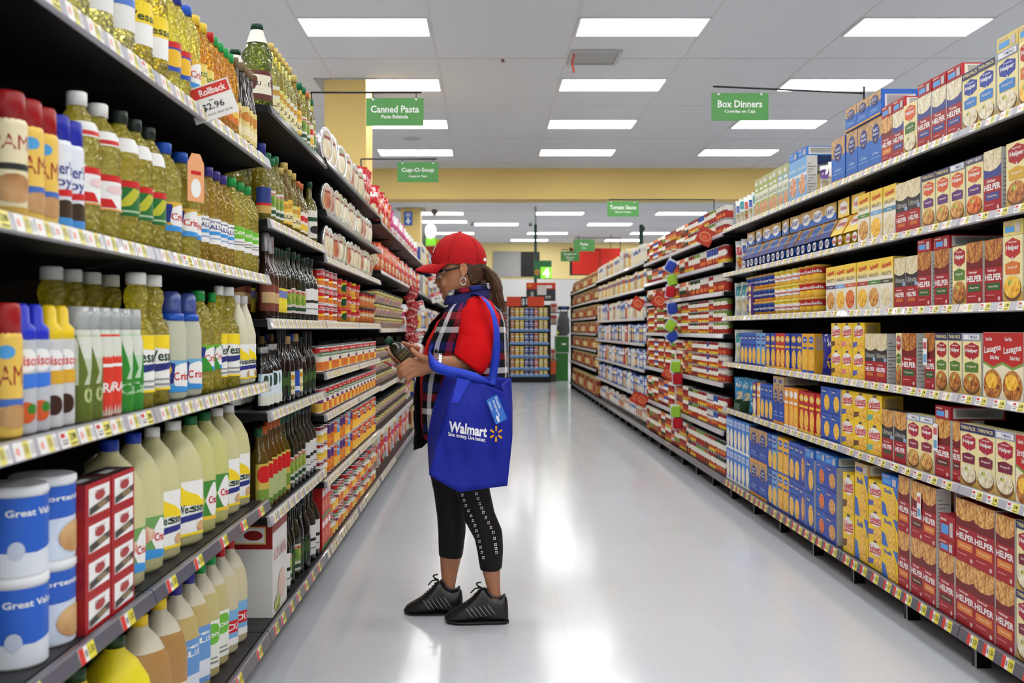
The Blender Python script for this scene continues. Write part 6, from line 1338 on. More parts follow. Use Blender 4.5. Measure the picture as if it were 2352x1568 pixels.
for f in ([(958, 828, 4.115), (940, 826, 4.108), (924, 837, 4.10), (914, 845, 4.118), (914, 849, 4.145)], [(958, 838, 4.113), (941, 838, 4.105), (922, 850, 4.10), (913, 858, 4.12), (916, 859, 4.146)], [(960, 850, 4.115), (944, 850, 4.106), (927, 862, 4.104), (919, 869, 4.122), (923, 869, 4.148)], [(964, 858, 4.117), (950, 861, 4.11), (937, 873, 4.108), (931, 878, 4.124), (935, 877, 4.146)]):
    T(f, [.011, .0105, .0092, .0085, .007])
T([(990, 828, 4.11), (968, 820, 4.09), (952, 809, 4.085), (943, 799, 4.092)], [.017, .014, .0105, .0085])
T([(1090, 715, 4.44), (1062, 790, 4.50), (1045, 838, 4.50), (1005, 825, 4.43), (968, 811, 4.34)], [.05, .046, .04, .034, .027])
T([(970, 811, 4.342), (950, 809, 4.315), (928, 807, 4.295)], [(.028, .02), (.034, .018), (.03, .014)])
for f in ([(935, 797, 4.298), (920, 792, 4.292), (900, 792, 4.285), (889, 799, 4.25), (889, 804, 4.216)], [(935, 805, 4.298), (920, 802, 4.296), (902, 806, 4.29), (894, 813, 4.25), (896, 817, 4.214)], [(935, 812, 4.298), (923, 813, 4.296), (909, 817, 4.29), (902, 823, 4.25), (905, 825, 4.214)], [(938, 818, 4.30), (928, 822, 4.296), (916, 827, 4.282), (910, 832, 4.245), (913, 833, 4.216)]):
    T(f, [.0105, .010, .009, .0085, .007])
T([(962, 803, 4.315), (945, 797, 4.275), (930, 790, 4.248), (922, 786, 4.236)], [.016, .013, .010, .008])
LEG_N = [(1092, 1020, 4.21), (1081, 1075, 4.20), (1086, 1125, 4.19), (1102, 1186, 4.19), (1122, 1228, 4.20), (1126, 1264, 4.21), (1128, 1307, 4.215), (1134, 1350, 4.23), (1140, 1388, 4.235)]
LEG_F = [(1060, 1020, 4.38), (1030, 1080, 4.39), (1033, 1130, 4.39), (1037, 1182, 4.39), (1038, 1221, 4.395), (1035, 1278, 4.40), (1032, 1310, 4.40), (1031, 1345, 4.385), (1035, 1372, 4.378)]
LR = [.085, .08, .062, .055, .052, .046, .037, .027, .021]
T(LEG_N, LR); T(LEG_F, LR)
T([(1139, 1388, 4.235), (1118, 1410, 4.235), (1075, 1416, 4.235)], [.02, .016, .01]); T([(1036, 1370, 4.385), (1012, 1389, 4.378), (975, 1396, 4.375)], [.02, .016, .01])
pp('body', fuse(q, 'body', .005, 5))
# ears, eyes, lips
for s, nm in ((-1, 'ear'), (1, 'ear')):
    q = MB(); Ye = YB + s * .075
    q.tube([W(1064 + dx, 620 + dy, Ye + s * .004) for dx, dy in ((0, 12), (6, 7), (8, -3), (6, -11), (0, -14), (-5, -11), (-6, -3), (-4, 5), (-2, 12))], .0048, SKIN, 8)
    q.sphere(tuple(W(1065, 618, Ye + s * .0005)), .016, SKIN, 12, 8, (.75, .4, 1.25)); q.sphere(tuple(W(1063, 634, Ye + s * .002)), .0075, SKIN)
    pp(nm, fuse(q, nm, .0028, 2))
for s in (-1, 1):
    q = MB(); q.sphere(tuple(W(1012.5, 634, YB + s * .031)), .0108, M((206, 198, 192), .25), 14, 10); q.sphere(tuple(W(1009.5, 635.5, YB + s * .031)), .0068, M((40, 24, 16), .15), 12, 8); pp('eye', q.mesh('eye'))
    q = MB(); q.tube([W(1014, 632, YB + s * .05), W(1008.5, 630.5, YB + s * .04), W(1007, 631, YB + s * .028), W(1010, 633, YB + s * .018)], [.003, .0045, .0045, .002], SKIN, 8); pp('eyelid', q.mesh('eyelid'))
    q = MB(); q.tube([W(1017, 620, YB + s * .055), W(1007, 619, YB + s * .042), W(1004.5, 622, YB + s * .02)], [.001, .0032, .0028], M((46, 30, 22), .7), 6); pp('eyebrow', q.mesh('eyebrow'))
LIP = M((140, 74, 62), .4)
q = MB(); q.tube([W(1021, 667, YB - .024), W(1014, 664.5, YB - .011), W(1011.5, 664, YB), W(1014, 664.5, YB + .011), W(1021, 667, YB + .024)], [.002, .0055, .006, .0055, .002], LIP, 8); q.tube([W(1021, 667.5, YB - .023), W(1015, 669.5, YB - .011), W(1013, 670, YB), W(1015, 669.5, YB + .011), W(1021, 667.5, YB + .023)], [.002, .006, .007, .006, .002], LIP, 8); pp('lips', fuse(q, 'lips', .002, 1))
# cap
CAPM = M((176, 20, 25), .75, spec=.2, bump=.25, bscale=240)
CR = [(609, 992, 1115, .081, 4.29), (600, 990, 1117.5, .083), (588, 992, 1118, .083), (572, 999, 1114, .078), (556, 1010, 1104, .067), (544, 1025, 1090, .05), (537, 1041, 1072, .027), (534.5, 1051, 1061, .009)]
q = MB(); q.rings([lvl(a[0], a[1], a[2], a[3], n=36, tilt=-.06) for a in CR], CAPM, cap0=False); crown = pp('cap_crown', q.mesh('cap_crown')); crown['label'] = 'rounded red crown of the cap'
q = MB(); q.sphere(tuple(W(1056, 533.5, YB)), .008, CAPM, 10, 6, (1, 1, .5)); link('button', q.mesh('button'), crown)
q = MB()
for k in range(6):
    a = PI * k / 3 + .3; pts = []
    for l in CR[1:]:
        p = lvl(l[0], l[1], l[2], l[3], n=60, off=.0008, tilt=-.06)[int(a / (2 * PI) * 60) % 60]; pts.append(p)
    q.tube(pts, .0012, M((150, 14, 18), .8), 5)
stuff(link('seams', q.mesh('seams'), crown))
q = MB(); mpC = lambda x, y, Y: tuple(W(x, y, Y)); a = lvl(597, 990, 1118, .083, n=72, off=.0012, tilt=-.06); b_ = lvl(590, 991.5, 1118.3, .083, n=72, off=.0012, tilt=-.06)
q.add([a[33], a[30], b_[30], b_[33]], [(0, 1, 2, 3)], M(W_)); link('label_patch', q.mesh('label_patch'), crown)
q = MB(); a = lvl(584, 993.5, 1117, .082, n=72, off=.0015, tilt=-.06); b_ = lvl(568, 1000.5, 1112.5, .077, n=72, off=.0015, tilt=-.06)
for i, j in ((-4, -2), (-2, 2), (2, 4)):
    if i == -2:
        q.add([a[i], a[0], a[j], tuple(Vector(a[j]) * .7 + Vector(b_[j]) * .3), tuple(Vector(a[0]) * .7 + Vector(b_[0]) * .3), tuple(Vector(a[i]) * .7 + Vector(b_[i]) * .3)], [(0, 1, 4, 5), (1, 2, 3, 4)], M(W_))
    else:
        q.add([a[i], a[j], b_[j], b_[i]], [(0, 1, 2, 3)], M(W_))
link('emblem', q.mesh('emblem'), crown)
nu, nv = 10, 20; vs = []
for i in range(nu + 1):
    u = i / nu
    for j in range(nv + 1):
        v = -1 + 2 * j / nv; av = abs(v)
        rx, ry = 992 + 38 * av ** 1.8, 607 - 3 * av
        ex, ey = 954 + 48 * av ** 2.6, 620 + 9 * av ** 1.2
        x = rx + (ex - rx) * u; y = ry + (ey - ry) * u - 3.0 * math.sin(PI * u) * (1 - av * .3)
        vs.append(W(x, y, YB + v * (.081 - .012 * u * u)))
q = MB(); q.add(vs, [(i * (nv + 1) + j, i * (nv + 1) + j + 1, (i + 1) * (nv + 1) + j + 1, (i + 1) * (nv + 1) + j) for i in range(nu) for j in range(nv)], CAPM, True)
me = mod_bake(q.mesh('brim'), [('SOLIDIFY', dict(thickness=.005, offset=0))], 'brim'); pp('cap_brim', me)
# hair
HAIR = M((58, 36, 22), .5, spec=.5)
q = MB(); q.rings([lvl(y_, f_, b_, w_, n=30, a0=math.radians(a_), a1=math.radians(360 - a_)) for y_, f_, b_, w_, a_ in ((598, 1007, 1113, .0745, 62), (606, 1006.5, 1115, .0765, 64), (612, 1006, 1116, .077, 92), (620, 1006, 1116, .077, 99), (632, 1008, 1115.5, .0755, 101), (643, 1010, 1114.5, .0725, 106), (652, 1012, 1110, .066, 112), (660, 1016, 1103, .056, 125))], HAIR, closed=False); me = mod_bake(q.mesh('hair'), [('SOLIDIFY', dict(thickness=.004, offset=0))], 'hair')
pp('hair', me)
hq = MB(); HM = M((86, 54, 32), .4, spec=.6)
rh = random.Random(4)
def strand(pts):
    hq.tube(pts, [.0013] * (len(pts) - 1) + [.0004], HM, 3, cap=False)
for i in range(760):
    a, r = rh.uniform(0, 2 * PI), rh.random() ** .5
    sx, sy = math.cos(a) * r, math.sin(a) * r; ln = rh.uniform(.7, 1.1); ph = rh.uniform(0, 6); wv = rh.uniform(.8, 4.2)
    pts = []
    for k in range(11):
        t = k / 10 * ln
        cx = 1100 + 46 * t - 8 * t * t + (2 if t > .6 else 0); cy = 622 + 20 * t + 62 * t * t
        sp_ = 10 + 17 * math.sin(min(1, t * 1.3) * PI * .75)
        x = cx + sx * sp_ + wv * math.sin(9 * t + ph); y = cy + sy * sp_ * .8 + wv * math.cos(8 * t + ph)
        pts.append(W(x, y, YB + math.sin(a * 2 + 1) * r * .045 * (1 + .3 * t)))
    strand(pts)
for i in range(460):                              # strands combed from under the cap and behind the ears to the knot
    s = -1 if i % 2 else 1; y0 = rh.uniform(602, 652); x0 = (1036 + rh.uniform(0, 40)) if y0 < 607 else 1074 + max(0, y0 - 640) * .8 + rh.uniform(0, 12)
    pts = []
    for k in range(9):
        t = k / 8; x = x0 + (1112 - x0) * t; y = y0 + (626 - y0) * t + rh.uniform(-.4, .4) + (3 if y0 > 607 else -1) * math.sin(PI * t)
        w_ = .0795 * max(0, 1 - abs((x - 1061) / 57) ** 2.2) ** .4545
        pts.append(W(x, y, YB + s * max(.012, w_)))
    strand(pts)
stuff(pp('hair_strands', hq.mesh('hair_strands')))
q = MB(); q.tube([W(1100, 622, YB), W(1117, 628, YB), W(1133, 642, YB), W(1140, 662, YB), W(1139, 684, YB), W(1134, 700, YB)], [.018, .02, .022, .021, .014, .004], HAIR, 10); pp('ponytail', q.mesh('ponytail'))
# glasses, earrings
GL = M((30, 24, 24), .25)
q = MB()
for s in (-1, 1):
    Yg = YB + s * .071
    q.tube([W(1066, 611, Yg + s * .006), W(1040, 617, Yg + s * .004), W(1018, 622, Yg), W(1008, 624, YB + s * .062)], [.003, .0035, .005, .005], GL, 8)
    q.tube([W(1008, 624, YB + s * .062), W(1003, 624, YB + s * .04), W(1002.5, 626, YB + s * .014), W(1003, 630, YB + s * .008)], .0026, GL, 6)
    q.tube([W(1008, 624, YB + s * .062), W(1008, 640, YB + s * .056), W(1004, 645, YB + s * .036), W(1003, 638, YB + s * .014), W(1003, 630, YB + s * .008)], .0013, M((150, 150, 150), .2, .8), 6)
q.tube([W(1003, 630, YB - .009), W(1001.5, 628.5, YB), W(1003, 630, YB + .009)], .002, GL, 6)
g_ = pp('glasses', q.mesh('glasses'))
for s in (-1, 1):
    q = MB(); q.add([W(1008, 625, YB + s * .06), W(1003, 625, YB + s * .014), W(1003, 638, YB + s * .014), W(1004, 644, YB + s * .036), W(1008, 639, YB + s * .055)], [(0, 1, 2, 3, 4)], oil((200, 196, 190), .8, .02, 'lens', 0)); link('lens', q.mesh('lens'), g_)
    q = MB(); q.tube([W(1020 + 2.6 * math.cos(a), 625 + 2 * math.sin(a), YB + s * .0775) for a in [i * PI / 5 for i in range(11)]], .0006, M((220, 220, 220), .2, .8), 5); link('temple_ring', q.mesh('temple_ring'), g_)
SIL = M((226, 226, 228), .12, 1.0)
for s in (-1, 1):
    q = MB(); q.tube([W(1064 + 6.5 * math.sin(a), 646 - 8.5 * math.cos(a), YB + s * (.078 + .004 * math.sin(a * .5))) for a in [i * PI / 10 for i in range(21)]], .0021, SIL, 8, cap=False); pp('earring', q.mesh('earring'))
# tee shirt, sleeves
TEE = M((205, 10, 16), .8, spec=.15, bump=.15, bscale=320)
def crease(rr, amp, sc, seed):
    out = []
    for i, r in enumerate(rr):
        c = sum((Vector(p) for p in r), Vector()) / len(r); o = []
        for p in r:
            v = Vector(p); d = (v - c).normalized(); n = noise.noise(v * sc + Vector((seed, 0, 0))) + .5 * noise.noise(v * sc * 2.3 + Vector((0, seed, 0)))
            o.append(tuple(v + d * n * amp))
        out.append(o)
    return out
def interp(rings, k=4):
    out = []
    for a, b in zip(rings, rings[1:]):
        out += [[tuple(Vector(p) * (1 - i / k) + Vector(r) * (i / k)) for p, r in zip(a, b)] for i in range(k)]
    return out + [rings[-1]]
SHT_ = [(698, 1060, 1126, .085), (712, 1036, 1141, .165), (740, 1006, 1149, .19), (785, 984, 1153, .171), (830, 974, 1154, .158), (880, 969, 1157, .158), (930, 969, 1162, .168), (985, 972, 1165, .178), (1006, 978, 1165, .178)]
q = MB(); q.rings(crease(interp([lvl(*a, off=.006, n=40) for a in SHT_]), .005, 11, 3), TEE, cap0=False, cap1=False); pp('shirt', q.mesh('shirt'))
def sleeve(spec, name, seed):
    rr = []
    for (ax, ay), (bx, by), Y, rd in spec:
        A, B_ = W(ax, ay, Y), W(bx, by, Y); c = (A + B_) / 2; u = (B_ - A) / 2
        rr.append([tuple(c + u * math.cos(2 * PI * j / 36) - Vector((0, rd * math.sin(2 * PI * j / 36), 0))) for j in range(36)])
    rr = crease(interp(rr, 6), .010, 13, seed)
    c = sum((Vector(p) for p in rr[-1]), Vector()) / 36
    rr.append([tuple(c + (Vector(p) - c) * .93) for p in rr[-1]])
    q = MB(); q.rings(rr, TEE, cap0=True, cap1=False); pp(name, q.mesh(name))
sleeve([((1092, 679), (1108, 680), 4.165, .02), ((1074, 688), (1130, 694), 4.155, .058), ((1062, 712), (1143, 722), 4.14, .074), ((1054, 746), (1147, 764), 4.115, .078), ((1048, 782), (1138, 812), 4.09, .074), ((1043, 812), (1106, 861), 4.07, .064)], 'sleeve', 5)
sleeve([((1080, 685), (1100, 686), 4.41, .02), ((1060, 692), (1125, 698), 4.43, .055), ((1045, 740), (1125, 760), 4.46, .07), ((1025, 800), (1085, 830), 4.49, .062)], 'sleeve', 9)
# plaid vest
def plaid():
    m, nt, b = newmat('plaid_cloth')
    uv = nt.nodes.new('ShaderNodeUVMap'); sp = nt.nodes.new('ShaderNodeSeparateXYZ'); nt.links.new(uv.outputs[0], sp.inputs[0])
    outs = []
    for ax, per in (('X', .165), ('Y', .16)):
        d = nt.nodes.new('ShaderNodeMath'); d.operation = 'DIVIDE'; d.inputs[1].default_value = per
        f = nt.nodes.new('ShaderNodeMath'); f.operation = 'FRACT'
        r = nt.nodes.new('ShaderNodeValToRGB'); r.color_ramp.interpolation = 'CONSTANT'
        st = [(0, (20, 20, 26)), (.22, (226, 226, 232)), (.36, (14, 14, 18)), (.55, (140, 24, 40)), (.72, (18, 18, 24)), (.78, (34, 44, 110))]
        r.color_ramp.elements[0].color = lin(st[0][1]); r.color_ramp.elements[1].position = st[1][0]; r.color_ramp.elements[1].color = lin(st[1][1])
        for p_, c_ in st[2:]:
            e = r.color_ramp.elements.new(p_); e.color = lin(c_)
        nt.links.new(sp.outputs[ax], d.inputs[0]); nt.links.new(d.outputs[0], f.inputs[0]); nt.links.new(f.outputs[0], r.inputs[0]); outs.append(r)
    mx = nt.nodes.new('ShaderNodeMixRGB'); mx.inputs[0].default_value = .5
    nt.links.new(outs[0].outputs[0], mx.inputs[1]); nt.links.new(outs[1].outputs[0], mx.inputs[2]); nt.links.new(mx.outputs[0], b.inputs['Base Color'])
    b.inputs['Roughness'].default_value = .85; b.inputs['Specular IOR Level'].default_value = .15
    return m
PLAID, LINING = plaid(), M((14, 14, 16), .7, spec=.2)
def cloth_grid(name, rows, mat, thick=.004, lining=None, skew=0.0):
    n = len(rows[0]); me = bpy.data.meshes.new(name)
    me.from_pydata([p for r in rows for p in r], [], [((i + 1) * n + j, (i + 1) * n + j + 1, i * n + j + 1, i * n + j) for i in range(len(rows) - 1) for j in range(n - 1)])
    us = []
    base = rows[len(rows) // 2]; acc = [0]
    for a, b in zip(base, base[1:]):
        acc.append(acc[-1] + (Vector(b) - Vector(a)).length)
    for i in range(len(rows)):
        for j in range(n):
            us.append((acc[j], rows[i][j][2] + skew * acc[j]))
    ul = me.uv_layers.new(name='UVMap')
    for lp in me.loops:
        ul.data[lp.index].uv = us[lp.vertex_index]
    me.materials.append(mat); me.materials.append(lining or mat)
    return mod_bake(me, [('SOLIDIFY', dict(thickness=thick, offset=-1, material_offset=1, material_offset_rim=0))], name)
VST = [(694, 1040, 1122, .082), (704, 1030, 1134, .12), (718, 1014, 1146, .165), (742, 996, 1153, .198), (785, 978, 1157, .182), (830, 970, 1158, .17), (880, 966, 1161, .17), (930, 966, 1166, .178), (985, 970, 1168, .186)]
EDGE = [38, 36, 40, 44, 40, 38, 34, 30, 28]
FARF = [-8, -10, -12, -14, -14, -15, -17, -20, -24]
rows = []
for (y, f, b, w_), a, ff in zip(VST, EDGE, FARF):
    r = lvl(y, f, b, w_, n=60, a0=math.radians(a), a1=math.radians(360 - 30), off=.014)
    e = r[-1]; tip = W(f + ff + 4, y + 3, YB + .05)
    for k in (.35, .7, 1):
        r.append(tuple(Vector(e) * (1 - k) + tip * k))
    rows.append(r)
last = rows[-1]; low = [tuple(Vector(p) + Vector((0, 0, -.02 - (.06 if j > 55 else 0) * min(1, (j - 55) / 5 if j > 55 else 0)))) for j, p in enumerate(last)]
rows.append(low)
rows = crease(interp(rows, 4), .0055, 10, 2)
vest = pp('vest', cloth_grid('vest', rows, PLAID, .005, LINING))
vest['label'] = 'sleeveless plaid vest with black lining'
from mathutils.bvhtree import BVHTree
EYE = Vector((0, 0, HC)); vtree = BVHTree.FromPolygons([v.co for v in vest.data.vertices], [tuple(p.vertices) for p in vest.data.polygons])
for x_, y_ in ((1006, 764), (1003, 806)):
    h = vtree.ray_cast(EYE, (W(x_, y_, 4) - EYE).normalized())[0]
    if h:
        q = MB(); q.sphere(tuple(h), .008, M((16, 16, 18), .2), 12, 6, (1, .5, 1)); link('button', q.mesh('button'), vest)
for x_, y_ in ((975, 766),):          # small cord loops on the far edge
    q = MB(); q.tube([W(x_ + 4 - 8 * math.sin(a), y_ - 3 * math.sin(2 * a) - 2 * math.cos(a), YB + .05) for a in [i * PI / 8 for i in range(9)]], .0018, LINING, 6); link('cord_loop', q.mesh('cord_loop'), vest)
rows = [lvl(700, 1026, 1124, .088, n=40, a0=math.radians(14), a1=math.radians(346), off=.01, tilt=.0), lvl(684, 1030, 1121, .084, n=40, a0=math.radians(12), a1=math.radians(348), off=.012, tilt=.1), lvl(666, 1036, 1117, .08, n=40, a0=math.radians(12), a1=math.radians(348), off=.012, tilt=.18), lvl(660, 1038, 1116, .081, n=40, a0=math.radians(12), a1=math.radians(348), off=.016, tilt=.2), lvl(672, 1034, 1119, .084, n=40, a0=math.radians(14), a1=math.radians(346), off=.019, tilt=.17)]
pp('collar', cloth_grid('collar', crease(interp(rows, 3), .003, 16, 7), PLAID, .004, M((36, 40, 100), .8), .6))
# leggings
LEGM = M((10, 10, 11), .65, spec=.3)
q = MB(); q.rings([lvl(*a, off=.009, n=28) for a in ((1052, 1000, 1150, .15), (1020, 990, 1160, .168), (985, 984, 1165, .172))], LEGM)
q.tube([W(*p) for p in LEG_N[:7]], [.09, .086, .0665, .0615, .0575, .052, .044], LEGM, 20); q.tube([W(*p) for p in LEG_F[:6]], [.09, .086, .066, .0605, .0575, .05], LEGM, 20)
leg = pp('leggings', fuse(q, 'leggings', .008, 3))
ltree = BVHTree.FromPolygons([v.co for v in leg.data.vertices], [tuple(p.vertices) for p in leg.data.polygons])
q = MB()
for x0, pts in enumerate((((1062, 1136), (1070, 1160), (1082, 1184), (1091, 1206), (1098, 1230), (1104, 1256), (1110, 1280)), ((1094, 1133), (1102, 1156), (1110, 1176), (1122, 1200), (1133, 1222), (1138, 1250), (1140, 1268)))):
    for k in range(13):
        t = k / 12 * (len(pts) - 1); i = min(int(t), len(pts) - 2); fx = t - i
        x = pts[i][0] + (pts[i + 1][0] - pts[i][0]) * fx; y = pts[i][1] + (pts[i + 1][1] - pts[i][1]) * fx
        for dx, dy in ((-1.7, -2), (1.7, -2), (-1.7, 2), (1.7, 2)):
            h = ltree.ray_cast(EYE, (W(x + dx, y + dy, 4) - EYE).normalized())[0]
            if h:
                q.sphere(tuple(h), .0032, SIL, 6, 4)
stuff(link('studs', q.mesh('studs'), leg))
# shoes
SHOE, SOLE = M((22, 22, 24), .32, spec=.5), M((14, 14, 15), .5)
SHP = ((1, 11, .012), (5, 18, .028), (14, 24, .038), (28, 31, .045), (45, 41, .046), (62, 54, .043), (78, 71, .036), (87, 81, .03), (96, 74, .031), (106, 62, .033), (118, 57, .034), (130, 58, .033), (138, 62, .03), (144, 54, .024), (147, 30, .012))
def shtop(x):
    for a, b in zip(SHP, SHP[1:]):
        if a[0] <= x <= b[0]:
            return a[1] + (b[1] - a[1]) * (x - a[0]) / (b[0] - a[0])
    return 40
def shoe(tx, hx, by, Y, nm):
    sx = (hx - tx) / 147.0; q = MB(); rr = []
    for x, top, hw in (*SHP,):
        ct = W(tx + x * sx, by - top / 2 - 1.2, Y); hh = (top / 2 + .8) * Y / F * abs(sx if sx > .9 else .92)
        rr.append([(ct.x, ct.y - hw * math.copysign(abs(math.cos(a)) ** .75, math.cos(a)) * (1 - .22 * max(0, math.sin(a))), ct.z + hh * math.copysign(abs(math.sin(a)) ** .75, math.sin(a))) for a in [2 * PI * j / 20 for j in range(20)]])
    q.rings(rr, SHOE)
    me = mod_bake(q.mesh('shoe'), [('SUBSURF', dict(levels=1, render_levels=1))], 'shoe'); s = pp('shoe', me)
    q = MB(); rr = []
    for x, hw in ((0, .01), (4, .028), (14, .041), (30, .049), (60, .05), (90, .041), (120, .038), (140, .034), (148, .015)):
        a, b_ = W(tx + x * sx, by, Y), 0.007
        lift = .012 if x < 5 else .004 if x < 15 else 0
        rr.append([(a.x, a.y - hw, a.z + lift), (a.x, a.y + hw, a.z + lift), (a.x, a.y + hw, a.z + b_ + lift), (a.x, a.y - hw, a.z + b_ + lift)])
    q.rings(rr, SOLE); link('sole', q.mesh('sole'), s)
    for k in range(6):
        x0 = 52 + k * 10; q = MB(); pts = []
        for t in range(7):
            u = t / 6; x = x0 + u * 18 - 3; yv = 38 - u * 24 + k * 1.5
            top = 52 + k * 4.0; hw = .047 - .0022 * k
            sn = max(-1, min(1, (yv - top / 2) / (top / 2))); cs = math.sqrt(max(0, 1 - abs(sn) ** 2.66)) ** .75 if abs(sn) < 1 else 0
            a = W(tx + x * sx, by - yv * .95 - 1, Y); pts.append((a.x, a.y - hw * max(.5, cs) * (1 - .2 * max(0, sn)) - .0015, a.z))
        q.tube(pts, [.0006] + [.0017] * 5 + [.0006], M((170, 172, 176), .3, .7), 6); link('stripe', q.mesh('stripe'), s)
    q = MB()
    for k in range(6):
        x = 50 + k * 6.6; top = shtop(x) - 1
        c0, c1 = W(tx + x * sx, by - top + 3, Y - .026), W(tx + (x + 3) * sx, by - top + 1, Y + .026); m_ = W(tx + (x + 1) * sx, by - top - 3, Y)
        q.tube([c0, m_, c1], .0038, SOLE, 6)
    for s_ in (-1, 1):
        q.tube([W(tx + 84 * sx - s_ * 2 * 0 + dx, by - 78 - dy, Y + s_ * (.004 + .02 * math.sin(a))) for a, dx, dy in [(i * PI / 6, -11 * math.sin(i * PI / 6), 12 * math.sin(i * PI / 12)) for i in range(7)]], .0034, SOLE, 6)
        q.tube([W(tx + 84 * sx, by - 78, Y), W(tx + 70 * sx, by - 76, Y + s_ * .02), W(tx + 60 * sx, by - 66, Y + s_ * .034)], .0034, SOLE, 6)
    link('laces', fuse(q, 'laces', .0021, 0), s)
    q = MB(); r_ = []
    for a in [2 * PI * j / 24 for j in range(25)]:
        r_.append(W(tx + (115 + 22 * math.cos(a)) * sx, by - shtop(115 + 22 * math.cos(a)) - .5 + 3 * abs(math.sin(a)), Y + .027 * math.sin(a)))
    q.tube(r_, .0055, SHOE, 8, cap=False); link('ankle_cuff', q.mesh('ankle_cuff'), s)
shoe(1021, 1168, 1427, 4.235, 'near'); shoe(928, 1064, 1409, 4.375, 'far')
# bracelet and cuff
q = MB()
for o in (-3.2, 0, 3.2):
    q.tube([(lambda c: (c.x, c.y - .0365 * math.cos(2 * PI * k / 48), c.z + .0385 * math.sin(2 * PI * k / 48)))(W(1012 + o, 835.5, 4.10)) for k in range(49)], [.0042 if k % 3 else .0016 for k in range(49)], SIL, 6, cap=False)
pp('bracelet', fuse(q, 'bracelet', .0018, 0))
q = MB(); q.tube([W(966, 810, 4.335), W(954, 808, 4.318)], [(.036, .028), (.037, .03)], M((236, 236, 236), .5), 16); pp('wrist_cuff', q.mesh('wrist_cuff'))

# ---------------------------------------------------------------- bottle and packet in her hands
P_HELD = [(0, .024, .024, 4), (.005, .028, .028, 5), (.085, .028, .028, 5), (.105, .022, .022, 3), (.118, .013), (.128, .013)]
kh = kind(P_HELD, M((30, 28, 12), .08, coat=.8), ([(.122, .0165), (.15, .0165), (.152, .014)], M((20, 64, 44), .35)), [('label', .012, .07, 2.8, (44, 36, 20), [('r', .2, .5, .8, .56, (120, 110, 60)), ('e', .5, .75, .2, .1, (90, 80, 40)), ('r', .3, .2, .7, .24, (100, 96, 60))])])
b0, b1 = W(944, 833, 4.2), W(887, 777, 4.19)
o = put(kh, 'held_bottle', b0, 0, 'small dark olive oil bottle with green cap held in both hands', 'bottle', None)
d = (b1 - b0).normalized(); o.rotation_mode = 'QUATERNION'; o.rotation_quaternion = d.to_track_quat('Z', 'X'); s_ = (b1 - b0).length / .152; o.scale = (1, 1, s_)
q = MB(); q.rings([[W(x, y - th, Y), W(x, y - th, Y + .07), W(x, y + th, Y + .07), W(x, y + th, Y)] for x, y, Y, th in ((878, 831, 4.12, .3), (890, 834, 4.115, 2.5), (905, 843, 4.12, 4), (922, 856, 4.13, 4), (940, 868, 4.14, 2), (948, 873, 4.14, .3))], M((150, 40, 48), .35))
o = q.build('food_packet'); tag(o, 'flat dark red packet held under the bottle', 'packet')
q = MB(); q.add([W(900, 839.5, 4.116), W(916, 849, 4.124), W(914, 855, 4.124), W(899, 845, 4.116)], [(0, 1, 2, 3)], M((190, 190, 186), .4)); link('label', q.mesh('label'), o)

# ---------------------------------------------------------------- blue shopping bag on her arm
BAGM = M((13, 32, 150), .62, spec=.3, bump=.2, bscale=420)
YF, YK = 3.945, 4.07
bag = tag(link('shopping_bag', None, None, (W(1085, 0, YF).x, YF, 0)), 'bright blue reusable shopping bag with white lettering hanging from her arm', 'bag')
def bp(name, me):
    o = link(name, me, bag); o.location = -Vector(bag.location); return o
rowsF = {0: [(986, 1090), (1020, 1112), (1056, 1130), (1110, 1122), (1165, 1115)], 1: [(1006, 1010), (1045, 1012), (1090, 1014), (1133, 1013), (1176, 1010)], 2: [(1026, 940), (1060, 942), (1098, 944), (1135, 945), (1172, 947)], 3: [(1051, 867), (1078, 873), (1106, 881), (1130, 890), (1161, 901)]}
rowsB = {0: [(986, 1088), (1165, 1112)], 1: [(981, 1005), (1177, 1000)], 2: [(996, 930), (1177, 930)], 3: [(1024, 857), (1174, 868)]}
def lerp_rows(R, t):
    i = min(int(t), 2); f = t - i
    f = f * f * (3 - 2 * f) if 0 else f
    return [(a[0] + (b[0] - a[0]) * f, a[1] + (b[1] - a[1]) * f) for a, b in zip(R[i], R[i + 1])]
def resamp(p, n):
    out = []
    for k in range(n):
        t = k / (n - 1) * (len(p) - 1); i = min(int(t), len(p) - 2); f = t - i
        out.append((p[i][0] + (p[i + 1][0] - p[i][0]) * f, p[i][1] + (p[i + 1][1] - p[i][1]) * f))
    return out
def yfront(x, y):
    v = (1130 - y) / 270; u = (x - 985) / 190
    return YF + .016 * math.sin(u * 8 + v * 3) * (v - .1) + .02 * noise.noise(Vector((u * 4, v * 2.2, 2))) + .007 * noise.noise(Vector((u * 9 + v * 3, v * 6, 5))) + .03 * max(0, v - .55)
def panel(fn, nx=24, nz=28):
    vs = []
    for j in range(nz + 1):
        for i in range(nx + 1):
            vs.append(fn(i / nx, 3 * j / nz))
    return vs, [(j * (nx + 1) + i, j * (nx + 1) + i + 1, (j + 1) * (nx + 1) + i + 1, (j + 1) * (nx + 1) + i) for j in range(nz) for i in range(nx)]
def at(R, u, t, n=5):
    p = resamp(lerp_rows(R, t), 41); k = u * 40; i = min(int(k), 39); f = k - i
    return p[i][0] + (p[i + 1][0] - p[i][0]) * f, p[i][1] + (p[i + 1][1] - p[i][1]) * f
def ff(u, t):
    x, y = at(rowsF, u, t); return W(x, y, yfront(x, y))
def fb(u, t):
    x, y = at(rowsB, u, t); return W(x, y, YK + .008 * math.sin(u * 5 + t))
